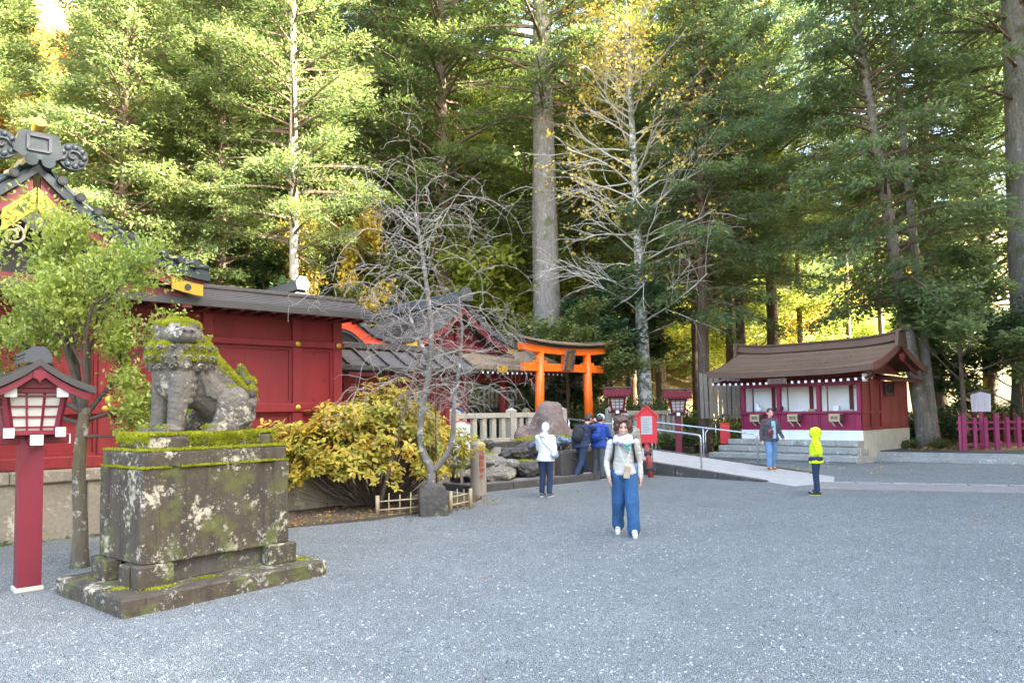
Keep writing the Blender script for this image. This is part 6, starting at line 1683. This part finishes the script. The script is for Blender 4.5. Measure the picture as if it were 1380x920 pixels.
# ------------------------------------------------------------------ big yellow-green azalea bush
def azalea():
    g = thing('azalea_bush', 'wide bush turning yellow-green in front of the red wall', 'bush', (-2.5, 13.62, .05), R(30))
    r = np.random.default_rng(23); C = []; U_ = []
    A_, B_, Cz = 1.85, .95, 1.05
    st = MB(); tips = []
    nros = 1950
    while len(C) < nros:
        q = unit(r.normal(size=(1, 3)))[0]
        if q[2] < -.5: continue
        lump = 1+.14*math.sin(q[0]*5+1)+.12*math.sin(q[1]*6+q[0]*3)+.10*math.sin(q[2]*7+q[0]*8)
        s = (.78+.28*r.random())*lump if r.random() < .8 else .55+.3*r.random()
        p = np.array([q[0]*A_*s, q[1]*B_*s, 1.0+q[2]*Cz*s*.95])
        if p[2] < .22: continue
        if p[2] < .40 and r.random() < .35: continue
        C.append(p); U_.append(unit((q*np.array([.6, .6, .5])+np.array([0, 0, .75])+.25*r.normal(size=3))[None])[0])
    C = np.array(C); U_ = np.array(U_)
    for p in C[::7]:
        b0 = np.array([p[0]*.25+.05*r.normal(), p[1]*.2, .05]); m_ = (b0+p)/2+np.array([0, 0, -.08])
        st.tube([b0, m_, p], [.011, .008, .004], 4, cap=False)
    st.build('stems', MATS['twig_dark'], g)
    k = 7; P = np.repeat(C, k, 0); N_ = np.repeat(U_, k, 0); n = len(P)
    ang = np.tile(np.arange(k)*2*math.pi/k, len(C))+np.repeat(r.random(len(C))*6.28, k)+.25*r.normal(size=n)
    a = unit(np.cross(N_, r.normal(size=3)[None]+np.zeros((n, 3)))); b = np.cross(N_, a)
    D = a*np.cos(ang)[:, None]+b*np.sin(ang)[:, None]+N_*(.15+.35*r.normal(size=n))[:, None]
    L = .078+.052*r.random(n); P = P+D*.012+.012*r.normal(size=(n, 3))
    D[:, 2] -= .18
    # the leaves that show largest, seen from the yard, are parts of their own
    ca, sa = math.cos(R(30)), math.sin(R(30)); wy = P[:, 0]*sa+P[:, 1]*ca
    vis = wy+.25*r.random(n)-3*(L-.12); order = np.argsort(vis); own = order[:2400]; own = r.choice(own, 280, replace=False); rest = np.setdiff1d(np.arange(n), own)
    V, Q = bent_leaves(P[rest], D[rest], L[rest], L[rest]*.50, r, N_[rest])
    o = link('foliage', np_mesh('foliage', V, Q), MATS['leaf_azalea'], g); o['kind'] = 'stuff'
    lm = leaf_part_mesh(.12, .058); mats = []
    for nm, c in (('azalea_leaf_green', (.13, .20, .03)), ('azalea_leaf_lime', (.32, .33, .05)), ('azalea_leaf_yellow', (.52, .40, .06)), ('azalea_leaf_orange', (.55, .25, .05))):
        mats.append(leafmat(nm, [tuple(x*.85 for x in c), c, tuple(x*1.1 for x in c)], .3, .5, 9))
    lms = []
    for m_ in mats:
        q = lm.copy(); q.materials.append(m_); lms.append(q)
    for i in own:
        d = Vector(D[i]).normalized(); x = d.cross(Vector(N_[i])).normalized(); z = x.cross(d)
        o = bpy.data.objects.new('leaf', lms[min(3, int(r.random()**.8*4))]); COL.objects.link(o); o.parent = g; s = float(L[i]/.12)
        o.matrix_local = Matrix.Translation(Vector(P[i])+Vector(N_[i])*.012) @ Matrix((x, d, z)).transposed().to_4x4() @ Matrix.Scale(s, 4)
azalea()

# ------------------------------------------------------------------ fallen leaves and moss edging
def litter(name, label, n, fn, seed, mat='fallen_leaf', size=.05):
    r = np.random.default_rng(seed); P = np.array([fn(r) for k in range(n)]); D = r.normal(size=(n, 3)); D[:, 2] *= .18
    L = size*(.6+.8*r.random(n)); V, Q = diamonds(P, D, L, L*.6, r, up=np.array([0, 0, 1.])[None].repeat(n, 0))
    V[:, 2] = np.maximum(V[:, 2], P[:, 2].repeat(4)-.0)
    o = link(name, np_mesh(name, V, Q), MATS[mat]); tag(o, label, 'leaves'); o['kind'] = 'stuff'
def f1(r): p = S(-9.6+5.6*r.random(), -7.0+1.6*r.random(), .055); return tuple(p)
litter('fallen_leaves', 'brown fallen leaves on the soil under the yellow-green bush', 1500, f1, 1)
def f2(r): p = shp(-3.5+6*r.random(), -2.0-2.5*r.random(), .012); return tuple(p)
litter('fallen_leaves', 'scattered yellow leaves on the gravel before the shop steps', 60, f2, 2, 'leaf_yellow', .09)
def f3(r):
    x = 13+10*r.random(); y = 24.0+7*r.random()
    return (x, y, hgt(x, y)+.02)
litter('fallen_leaves', 'leaf litter on the bank behind the plum fence', 4200, f3, 3, 'fallen_leaf', .12)
def f4(r):
    x = (r.random()-.5)*20; y = 6+16*r.random(); return (x, y, .014)
litter('fallen_leaves', 'a few stray leaves lying about the open gravel', 70, f4, 4, 'fallen_leaf', .05)
def f5(r): p = S(-13+6.5*r.random(), -5.32+.16*r.random(), .01); return tuple(p)
litter('weeds', 'small weeds and leaves along the foot of the stone base', 500, f5, 5, 'leaf_under', .07)

def f6(r):
    x = -1.3+.5*r.normal(); y = .3+.28*r.normal(); q = min(1, abs(y-1.45)/2.25)
    return tuple(shp(x, y, 3.74-1.28*q+.46*q*q+.055))
litter('fallen_leaves', 'patch of tan fallen leaves lying on the shop roof', 130, f6, 6, 'fallen_leaf', .07)
# ------------------------------------------------------------------ people
plain('skin', (.60, .36, .26), (.55, .31, .22), 6, .5, .04)
plain('skin_lip', (.50, .17, .15), (.45, .15, .14), 6, .45)
plain('eye_dark', (.02, .016, .014), (.03, .02, .02), 6, .3)
plain('hair_black', (.018, .015, .014), (.03, .024, .02), 14, .5, .6, 60)
plain('hair_brown', (.10, .045, .028), (.05, .024, .016), 14, .5, .6, 60)
def cloth(name, c, c2=None, rough=.85): plain(name, c, c2 or tuple(x*.8 for x in c), 5, rough, .35, 18, bdist=.015)
cloth('knit_cream', (.52, .48, .415), (.42, .385, .33)); cloth('denim_blue', (.025, .095, .22), (.018, .07, .165)); cloth('denim_light', (.16, .30, .46), (.08, .17, .30)); cloth('denim_dark', (.018, .035, .075))
cloth('jacket_white', (.78, .80, .82), (.70, .73, .77), .6); cloth('jacket_grey', (.075, .062, .066), (.055, .045, .05)); cloth('shirt_blue', (.30, .50, .66)); cloth('jacket_navy', (.018, .03, .075)); cloth('pack_black', (.02, .02, .024)); cloth('pack_blue', (.015, .06, .30)); cloth('trouser_grey', (.09, .10, .105)); cloth('neon_yellow', (.62, .78, .0), (.55, .70, .0), .6); cloth('olive', (.30, .27, .20)); cloth('bag_grey', (.42, .48, .58), None, .6); cloth('bag_maroon', (.16, .025, .03), None, .4); cloth('shoe_white', (.75, .75, .73), None, .6); cloth('shoe_dark', (.03, .03, .04)); cloth('shoe_tan', (.32, .15, .06)); cloth('scarf_pale', (.66, .68, .68), (.45, .62, .70)); cloth('scarf_teal', (.10, .32, .24)); cloth('scarf_lilac', (.42, .30, .50)); cloth('phone_case', (.20, .14, .07), (.5, .42, .3))

def hand(m, wrist, d, palm_n, side, curl=.5, s=1.0):
    """palm with four unequal fingers and a thumb off its side"""
    d = Vector(d).normalized(); pn = Vector(palm_n); pn = (pn-d*pn.dot(d)).normalized(); x = d.cross(pn)
    wrist = Vector(wrist)
    m.cap(wrist, wrist+d*.03*s, .026*s, .03*s, 8)
    for k in (-1.5, -.5, .5, 1.5): m.cap(wrist+d*.02*s+x*k*.016*s, wrist+d*.085*s+x*k*.019*s, .016*s, .0135*s, 8)
    for k, L in zip((-1.5, -.5, .5, 1.5), (.06, .072, .068, .052)):
        b = wrist+d*.085*s+x*k*.019*s; a1 = .35*curl; a2 = a1+1.0*curl
        e1 = b+(d*math.cos(a1)+pn*math.sin(a1))*L*.55*s; e2 = e1+(d*math.cos(a2)+pn*math.sin(a2))*L*.5*s
        m.cap(b, e1, .0105*s, .0095*s, 8); m.cap(e1, e2, .0095*s, .008*s, 8)
    tb = wrist+d*.025*s+x*side*.028*s; t1 = tb+(d*.7+x*side*.6+pn*.3).normalized()*.042*s; t2 = t1+(d*.95+pn*.35*curl).normalized()*.03*s
    m.cap(tb, t1, .014*s, .0115*s, 8); m.cap(t1, t2, .0115*s, .009*s, 8)

def person(label, loc, rz, h, J, fit, skirt=None, cat='person'):
    """J: joint positions for a 1.6 m figure facing -y, its left at +x. fit: what it wears."""
    g = thing('person', label, cat, loc, rz); k = h/1.6; g.scale = (k, k, k)
    V = {a: Vector(b) for a, b in J.items()}
    hd, nk, ch, pe = V['head'], V['neck'], V['chest'], V['pelvis']
    fw = V.get('look', Vector((0, -1, 0))).normalized(); upv = (hd-nk).normalized(); sx = fw.cross(upv).normalized()*-1; fw = sx.cross(upv).normalized()*1.0
    if fw.dot(V.get('look', Vector((0, -1, 0)))) < 0: fw = -fw
    rot = Matrix((sx, -fw, upv)).transposed()
    wd = fit.get('build', 1.0); hs = fit.get('headscale', 1.0)
    def hp(x, f, z): return hd+(sx*x+fw*f+upv*z)*hs
    b = MB()
    b.ell(hp(0, -.012, .02), (.073*hs, .092*hs, .098*hs), 16, 12, rot); b.ell(hp(0, .026, -.045), (.056*hs, .062*hs, .072*hs), 14, 10, rot); b.ell(hp(0, .05, -.09), (.03*hs, .03*hs, .026*hs), 10, 8, rot)
    b.cap(hp(0, .085, .0), hp(0, .103, -.032), .010*hs, .016*hs, 8)
    for s in (-1, 1):
        b.ell(hp(s*.078, -.015, -.008), (.014*hs, .024*hs, .034*hs), 8, 8, rot); b.ell(hp(s*.036, .062, -.03), (.026*hs, .024*hs, .022*hs), 8, 8, rot)
    b.cap(nk-Vector((0, 0, .03)), hd-upv*.06, .052, .050, 12)
    b.cap(ch, pe, .115*wd, .115*wd, 12); b.cap(V['lsh'], V['rsh'], .055, .055, 10)
    for s in 'lr':
        b.cap(V[s+'sh'], V[s+'el'], .046*wd, .038, 10); b.cap(V[s+'el'], V[s+'wr'], .037, .024, 10)
        b.cap(V[s+'hip'], V[s+'kn'], .078*wd, .052, 10); b.cap(V[s+'kn'], V[s+'an'], .05, .034, 10)
        dd = V[s+'wr']-V[s+'el']; pn = V.get(s+'palm', Vector((-1 if s == 'l' else 1, 0, 0)))
        hand(b, V[s+'wr'], V.get(s+'hd', dd), pn, 1 if V.get(s+'thumb', None) is None else V[s+'thumb'].x, fit.get('curl', .5))
        ft = V.get(s+'toe', V[s+'an']+Vector((0, -.16, -.05))); b.cap(V[s+'an'], V[s+'an']+(ft-V[s+'an'])*.8, .035, .03, 8)
    body = link('body', remesh(b, 'body', fit.get('voxel', .0095), 1), MATS['skin'], g)
    if not fit.get('noface'):
        for s in (-1, 1):
            MB().ell(hp(s*.032, .077, .004), (.013*hs, .008*hs, .0065*hs), 8, 6, rot).build('eye', MATS['eye_dark'], body, smooth=True)
            MB().cap(hp(s*.016, .089, .026), hp(s*.05, .078, .028), .005*hs, .004*hs, 6).build('eyebrow', MATS[fit['hair']], body, smooth=True)
        MB().ell(hp(0, .087, -.066), (.026*hs, .010*hs, .009*hs), 10, 6, rot).build('lips', MATS['skin_lip'], body, smooth=True)
        if fit.get('smile'): MB().ell(hp(0, .093, -.064), (.018*hs, .006*hs, .005*hs), 8, 6, rot).build('teeth', MATS['shoe_white'], body, smooth=True)
    # hair
    r = random.Random(int(abs(loc[0])*100)); st = fit.get('hairstyle', 'short'); m = MB()
    if st in ('short', 'curly', 'bob'):
        m.ell(hp(0, -.026, .042), (.084*hs, .098*hs, .088*hs), 14, 10, rot); m.ell(hp(0, -.05, -.01), (.083*hs, .072*hs, .09*hs), 12, 10, rot)
        if st == 'curly':
            for i in range(120):
                a = r.uniform(.80, 5.48); z = r.uniform(-.075, .13); rr = .112*(1-max(0, z-.05)*3.2)
                m.ell(hp(rr*math.sin(a), rr*math.cos(a)-.02, z), .026*hs*r.uniform(.8, 1.3), 7, 6)
            for i in range(16): m.ell(hp(r.uniform(-.07, .07), .055+r.uniform(-.01, .012), .085+r.uniform(-.01, .03)), .02*hs, 7, 6)
        if st == 'bob':
            for s in (-1, 1): m.cap(hp(s*.075, -.01, .03), hp(s*.08, .0, -.17), .035*hs, .03*hs, 8)
            m.cap(hp(0, -.07, .0), hp(0, -.06, -.17), .07*hs, .06*hs, 10); m.ell(hp(0, .06, .08), (.06*hs, .03*hs, .03*hs), 8, 6, rot)
        link('hair', remesh(m, 'hair', .011, 1, lambda c: .003*wobble(c, 22, 3, 2)), MATS[fit['hair']], g)
    # trousers
    t = MB(); fl = fit.get('flare', 1.0); lw = fit.get('legw', 1.0)
    t.ell(pe+Vector((0, 0, -.01)), (.165*wd, .128*wd, .12), 14, 10)
    t.cap(V['lhip'], V['rhip'], .105*wd, .105*wd, 12)
    for s in 'lr':
        t.cap(V[s+'hip'], V[s+'kn'], .100*wd*lw, .070*fl*lw, 12); an = V[s+'an']+(V[s+'kn']-V[s+'an']).normalized()*.02
        t.cap(V[s+'kn'], an, .072*fl*lw, .058*fl*lw, 12)
        if fl > 1.2: t.cap(an+Vector((0, 0, .08)), an+Vector((0, .0, -.025)), .075*fl*lw*.85, .085*fl*lw*.8, 12)
    link('trousers', remesh(t, 'trousers', .012, 2, lambda c: .008*wobble(c*np.array([1, 1, .35]), 5, 2, 3)), MATS[fit['trousers']], g)
    # shoes
    for s in 'lr':
        an = V[s+'an']; ft = V.get(s+'toe', an+Vector((0, -.17, -.055))); d = (ft-an); m = MB()
        heel = an-Vector((d.x, d.y, 0)).normalized()*.045+Vector((0, 0, ft.z-an.z+.002 if abs(d.z) < .09 else -.05))
        m.cap(heel, ft, .042, .036, 10); m.cap(an+Vector((0, 0, -.015)), an+d*.45, .046, .042, 10)
        sh = link('shoe', remesh(m, 'shoe', .010, 1), MATS[fit['shoes']], g)
        if fit.get('sole'):
            e = Vector((0, 0, -.028)); MB().cap(heel+e, ft+e, .036, .031, 8).build('sole', MATS[fit['sole']], sh, smooth=True)
    # top
    m = MB(); tw = fit.get('topw', 1.0)
    hem = fit.get('hem', .02); lo = pe+Vector((0, 0, -hem)); sh = (V['lsh']+V['rsh'])/2; al = fit.get('aline', 1.0); q = wd*tw
    m.loft([lo, lo.lerp(ch, .12), lo.lerp(ch, .5), ch, ch.lerp(sh, .5), sh+Vector((0, 0, .005)), sh.lerp(nk, .55), nk], [.178*q*al, .182*q*al, .158*q, .172*q, .180*q, .165*q, .10*q, .068], [.150*q*al, .152*q*al, .128*q, .132*q, .122*q, .095*q, .078*q, .066])
    m.cap(V['lsh'], V['rsh'], .066*tw, .066*tw, 12); m.cap(nk+Vector((0, 0, -.06)), nk+Vector((0, 0, fit.get('collar', -.02))), .075, .066, 12)
    for s in 'lr':
        aw = fit.get('armw', .84); m.cap(V[s+'sh'], V[s+'el'], .074*tw*aw, .058*tw*aw, 12); wr = V[s+'wr']+(V[s+'el']-V[s+'wr']).normalized()*.005; m.cap(V[s+'el'], wr, .058*tw*aw, .043*tw*max(aw, .9), 12)
    if fit.get('hood') == 'up':
        m.ell(hp(0, -.025, .03), (.115*hs, .125*hs, .125*hs), 14, 10, rot); m.cap(hp(0, -.03, -.02), nk, .105*hs, .10, 12)
    if fit.get('hood') == 'down': m.ell(nk+Vector((0, .085, -.03)), (.105, .05, .075), 12, 8)
    name = fit.get('topname', 'jacket'); me = remesh(m, name, .0115, 2, lambda c: fit.get('fold', 1.0)*(.007*wobble(c, 4.5, 7, 3)+.004*wobble(c*np.array([.7, .7, 1.7]), 9, 9, 2)))
    if fit.get('hem_cut') is not None:
        pass
    top = link(name, me, MATS[fit['top']], g)
    if fit.get('hood') == 'up' and not fit.get('noface'):
        pass
    return g, V, hp, rot, top
STAND = dict(head=(0, -.01, 1.49), neck=(0, .01, 1.345), chest=(0, .01, 1.14), pelvis=(0, .0, .86), lsh=(.165, .01, 1.27), rsh=(-.165, .01, 1.27), lel=(.21, .03, 1.01), rel=(-.21, .03, 1.01), lwr=(.215, -.03, .80), rwr=(-.215, -.03, .80), lhip=(.085, 0, .83), rhip=(-.085, 0, .83), lkn=(.09, -.01, .46), rkn=(-.09, -.01, .46), lan=(.09, .02, .09), ran=(-.09, .02, .09), ltoe=(.10, -.15, .035), rtoe=(-.10, -.15, .035))
def pose(**k): d = dict(STAND); d.update(k); return d

# smiling woman walking towards the viewer
J = pose(lkn=(.10, -.10, .47), lan=(.11, -.13, .10), ltoe=(.12, -.29, .05), rkn=(-.08, .06, .46), ran=(-.09, .20, .13), rtoe=(-.10, .06, .035), lel=(.225, .06, 1.01), lwr=(.225, .02, .80), rel=(-.235, .0, 1.02), rwr=(-.215, -.10, .83), head=(.0, -.03, 1.495), look=(.02, -1, .0))
g, V, hp, rot, top = person('smiling woman in cream sweater and wide blue jeans walking across the gravel', (1.53, 10.35, 0), R(-6), 1.60, J, dict(hair='hair_brown', hairstyle='curly', top='knit_cream', topname='sweater', trousers='denim_blue', flare=1.36, legw=1.0, shoes='shoe_white', sole='shoe_white', smile=True, hem=.03, topw=.93, voxel=.008))
m = MB(); r = random.Random(2)
for k in range(14):
    a = k/14*6.283; m.cap((.098*math.sin(a), .0-.088*math.cos(a)-.02, 1.335+.018*math.sin(2*a)), (.098*math.sin(a+.5), -.02-.088*math.cos(a+.5), 1.335+.018*math.sin(2*a+1)), .040, .040, 8)
for k in range(12):
    a = k/12*6.283; m.cap((.12*math.sin(a), -.04-.105*math.cos(a), 1.285+.02*math.cos(a)), (.12*math.sin(a+.6), -.04-.105*math.cos(a+.6), 1.285+.02*math.cos(a+.6)), .036, .036, 8)
m.cap((.02, -.14, 1.26), (.06, -.15, 1.18), .05, .035)
link('scarf', remesh(m, 'scarf', .011, 2, lambda c: .006*wobble(c, 8, 4, 3)), MATS['scarf_pale'], g)
for mt, pts in (('scarf_teal', [(.0, -.183, 1.25), (.05, -.188, 1.245), (.09, -.165, 1.255)]), ('scarf_lilac', [(-.09, -.16, 1.29), (-.04, -.182, 1.275), (.0, -.185, 1.262)]), ('scarf_teal', [(.02, -.175, 1.225), (.055, -.178, 1.20), (.07, -.172, 1.18)])):
    MB().tube(pts, [.02, .026, .018], 8).build('scarf_patch', MATS[mt], g, smooth=True)
MB().tube([(-.08, -.14, 1.26), (-.01, -.19, 1.05), (.03, -.185, .97)], .004, 5).build('phone_strap', MATS['scarf_pale'], g); MB().tube([(.10, -.14, 1.26), (.06, -.185, 1.05), (.035, -.185, .97)], .004, 5).build('phone_strap', MATS['scarf_pale'], g)
ph_ = MB().bbox(-.042, .042, -.008, .008, -.085, .085, .006).build('phone', MATS['phone_case'], g, loc=(.035, -.195, .88), rot=(0, R(8), 0))
for s in (-1, 1): MB().tube([(s*.135, .1, 1.25), (s*.14, .0, 1.335), (s*.13, -.10, 1.24), (s*.145, -.11, 1.10), (s*.165, .02, 1.0)], .017, 6).build('backpack_strap', MATS['pack_black'], g, smooth=True)
m = MB(); m.ell((0, .20, 1.10), (.13, .08, .17)); link('backpack', remesh(m, 'backpack', .015, 2), MATS['pack_black'], g)

# woman in white jacket and cap looking at the spouts, seen from behind
J = pose(look=(.3, -1, -.15), head=(.0, -.02, 1.48), lkn=(.08, -.01, .46), ran=(-.09, .05, .09), lel=(.19, -.06, 1.02), lwr=(.12, -.2, .96), rel=(-.2, -.05, 1.02), rwr=(-.12, -.2, .95))
g, V, hp, rot, top = person('woman in white hooded jacket and white cap standing before the rock garden', (.66, 15.2, 0), R(158), 1.50, J, dict(hair='hair_black', hairstyle='none', top='jacket_white', trousers='denim_dark', shoes='trouser_grey', sole='shoe_white', hem=.10, topw=1.02, aline=1.08, hood='down', collar=.0, fold=.6))
m = MB(); m.ell(hp(0, -.012, .04), (.085, .102, .08), 14, 10, rot); m.ell(hp(0, -.045, -.02), (.078, .068, .08), 12, 10, rot)
cp_ = link('cap', remesh(m, 'cap', .011, 2), MATS['jacket_white'], g); MB().ell(hp(0, .12, .03), (.06, .07, .010), 12, 8, rot).build('cap_peak', MATS['jacket_white'], cp_, smooth=True)
m = MB(); m.ell((-.22, .04, .93), (.07, .14, .10)); m.cap((-.22, -.06, .88), (-.22, .14, .9), .06, .06)
bg_ = link('shoulder_bag', remesh(m, 'bag', .013, 2), MATS['bag_grey'], g); MB().tube([(.13, .05, 1.33), (-.0, .16, 1.18), (-.16, .12, 1.0)], .012, 6).build('bag_strap', MATS['bag_grey'], bg_, smooth=True); MB().tube([(.13, .03, 1.33), (.0, -.14, 1.2), (-.17, -.06, 1.0)], .012, 6).build('bag_strap', MATS['bag_grey'], bg_, smooth=True)

def backpack(g, mat, c, size, tilt=0):
    m = MB(); sx, sy, sz = size
    m.ell((0, 0, 0), (sx, sy, sz)); m.ell((0, .0, -sz*.35), (sx*.98, sy*1.02, sz*.6)); m.ell((0, sy*.6, -sz*.35), (sx*.75, sy*.6, sz*.45)); m.cap((-sx*.5, 0, sz*.7), (sx*.5, 0, sz*.7), sy*.6, sy*.6)
    o = link('backpack', remesh(m, 'backpack', .015, 2, lambda q: .006*wobble(q, 5, 3)), MATS[mat], g, loc=c, rot=(tilt, 0, 0))
    MB().tube([(-.03, 0, sz*1.05), (0, -.0, sz*1.17), (.03, 0, sz*1.05)], .008, 6).build('grab_handle', MATS['pack_black'], o, smooth=True)
    MB().tube([(-sx*.7, sy*.98, -sz*.1), (0, sy*1.28, -sz*.05), (sx*.7, sy*.98, -sz*.1)], .006, 5).build('zip', MATS['pack_black'], o)
    for s in (-1, 1): MB().tube([(s*sx*.55, -sy*.6, sz*.6), (s*sx*.6, -sy*1.5, sz*.75), (s*sx*.66, -sy*2.4, sz*.35), (s*sx*.7, -sy*2.2, -sz*.4), (s*sx*.8, -sy*.8, -sz*.7)], .016, 6).build('shoulder_strap', MATS['pack_black'], o, smooth=True)
    return o
# man in navy jacket bending forward to take a picture of the trough
J = pose(head=(0, -.26, 1.44), neck=(0, -.14, 1.31), chest=(0, -.08, 1.13), pelvis=(0, .04, .88), lsh=(.17, -.12, 1.25), rsh=(-.17, -.12, 1.25), lel=(.24, -.32, 1.20), rel=(-.24, -.32, 1.20), lwr=(.08, -.43, 1.36), rwr=(-.08, -.43, 1.36), lhip=(.09, .04, .84), rhip=(-.09, .04, .84), lkn=(.11, -.14, .50), lan=(.11, -.22, .24), ltoe=(.12, -.40, .19), rkn=(-.09, .14, .45), ran=(-.1, .36, .10), rtoe=(-.10, .21, .03), look=(0, -1, -.35))
g, V, hp, rot, top = person('man in navy jacket with black backpack bending over the water trough', (1.72, 18.55, 0), R(132), 1.68, J, dict(hair='hair_black', hairstyle='short', top='jacket_navy', trousers='denim_dark', shoes='shoe_dark', sole='shoe_white', hem=.10, topw=1.15, legw=1.05))
backpack(g, 'pack_black', (0, .14, 1.10), (.16, .11, .24), R(18))
MB().bbox(-.07, .07, -.01, .01, -.036, .036, .006).build('phone', MATS['eye_dark'], g, loc=(0, -.48, 1.43), rot=(R(-20), 0, 0))
J = pose(head=(0, -.16, 1.45), neck=(0, -.08, 1.32), chest=(0, -.04, 1.13), lsh=(.17, -.06, 1.26), rsh=(-.17, -.06, 1.26), lel=(.22, -.15, 1.03), rel=(-.22, -.15, 1.03), lwr=(.15, -.34, 1.05), rwr=(-.15, -.34, 1.05), lkn=(.1, -.06, .47), rkn=(-.09, .03, .46), look=(0, -1, -.3))
g, V, hp, rot, top = person('person in grey cap and bright blue jacket next to the bending man', (2.15, 18.75, .0), R(150), 1.66, J, dict(hair='hair_black', hairstyle='short', top='pack_blue', trousers='trouser_grey', shoes='shoe_dark', sole='shoe_white', hem=.08, topw=1.15, legw=1.08))
m = MB(); m.ell(hp(0, -.01, .055), (.098, .112, .08), 14, 10, rot); cp_ = link('cap', remesh(m, 'cap', .011, 2), MATS['scarf_pale'], g); MB().ell(hp(0, .12, .04), (.06, .065, .010), 12, 8, rot).build('cap_peak', MATS['scarf_pale'], cp_, smooth=True)
backpack(g, 'pack_blue', (0, .16, 1.13), (.16, .10, .23), R(10))
# person in white top and olive vest partly hidden behind the walking woman
g, V, hp, rot, top = person('person in olive vest with dark cap behind the smiling woman', (2.56, 16.4, 0), R(172), 1.60, pose(look=(.2, -1, 0)), dict(hair='hair_black', hairstyle='short', top='olive', trousers='denim_light', shoes='shoe_dark', hem=.08, topw=1.12))
m = MB(); m.ell(hp(0, -.01, .055), (.096, .112, .08), 14, 10, rot); cp_ = link('cap', remesh(m, 'cap', .011, 2), MATS['pack_black'], g); MB().ell(hp(0, .12, .04), (.06, .065, .010), 12, 8, rot).build('cap_peak', MATS['pack_black'], cp_, smooth=True)
g, V, hp, rot, top = person('child in white hooded top on the ramp by the lantern post near the torii', S(3.6, -3.6, .46), R(100), 1.12, pose(look=(.2, -1, 0)), dict(hair='hair_black', hairstyle='short', top='jacket_white', trousers='denim_dark', shoes='shoe_dark', hem=.08, topw=1.25, hood='up', noface=True))
# man with shoulder pouch coming down from the shop
J = pose(lkn=(.10, .04, .46), lan=(.10, .14, .10), ltoe=(.11, -.01, .035), rkn=(-.10, -.09, .47), ran=(-.11, -.10, .09), rtoe=(-.13, -.26, .045), lel=(.24, -.0, 1.02), lwr=(.28, -.12, .84), rel=(-.24, .04, 1.01), rwr=(-.25, .0, .79), look=(-.15, -1, 0))
g, V, hp, rot, top = person('man in dark jacket and pale jeans with maroon pouch walking from the shop', (6.72, 19.42, .105), R(8), 1.60, J, dict(hair='hair_black', hairstyle='short', top='jacket_grey', trousers='denim_light', shoes='shoe_tan', sole='shoe_white', hem=.09, topw=1.17, legw=1.08))
m = MB(); m.prism([(-.05, 1.28), (.05, 1.28), (.06, .83), (-.02, .83)], 'y', -.185, -.13); link('shirt', remesh(m, 'shirt', .011, 2), MATS['shirt_blue'], g)
m = MB(); m.ell((-.10, -.20, 1.0), (.085, .045, .095)); p_ = link('pouch', remesh(m, 'pouch', .01, 1), MATS['bag_maroon'], g); MB().tube([(-.08, -.19, 1.06), (.03, -.175, 1.2), (.11, -.07, 1.335)], .010, 6).build('pouch_strap', MATS['pack_black'], p_, smooth=True)
# child in neon yellow hooded jacket watching, back half turned
J = pose(lel=(.20, .08, 1.02), lwr=(.14, -.06, .97), rel=(-.21, .02, 1.0), rwr=(-.19, -.05, .80), ran=(-.11, -.02, .09), rtoe=(-.16, -.18, .035), look=(.1, -1, .05), head=(0, -.01, 1.47))
g, V, hp, rot, top = person('child in neon yellow hooded jacket standing by the paved path', (5.98, 14.75, 0), R(-115), 1.30, J, dict(hair='hair_black', hairstyle='none', top='neon_yellow', trousers='denim_dark', shoes='shoe_dark', sole='neon_yellow', hem=.09, topw=1.15, hood='up', headscale=1.12, legw=1.05))
m = MB(); m.loft([(0, 0, .765), (0, 0, .80), (0, 0, .87), (0, 0, .92), (0, 0, .94)], [.185, .203, .207, .200, .18], [.155, .170, .174, .168, .15]); link('jacket_hem', remesh(m, 'jacket_hem', .012, 2), MATS['jacket_navy'], g)
m = MB(); m.ell(hp(0, .06, .0), (.07, .05, .085), 12, 10, rot); m.build('face', MATS['skin'], g, smooth=True)
# woman with dark hair behind the stone fence looking at her phone
J = pose(lel=(.2, -.06, 1.02), lwr=(.07, -.24, 1.13), rel=(-.2, -.06, 1.02), rwr=(-.07, -.24, 1.13), look=(0, -1, -.3), head=(0, -.03, 1.48))
g, V, hp, rot, top = person('woman with long dark hair holding a phone behind the stone fence', S(.9, .95, .62), R(12), 1.50, J, dict(hair='hair_black', hairstyle='bob', top='jacket_navy', trousers='denim_dark', shoes='shoe_dark', hem=.08, topw=1.15))
MB().bbox(-.035, .035, -.006, .006, -.07, .07, .005).build('phone', MATS['shoe_white'], g, loc=(0, -.30, 1.18), rot=(R(-35), 0, 0))
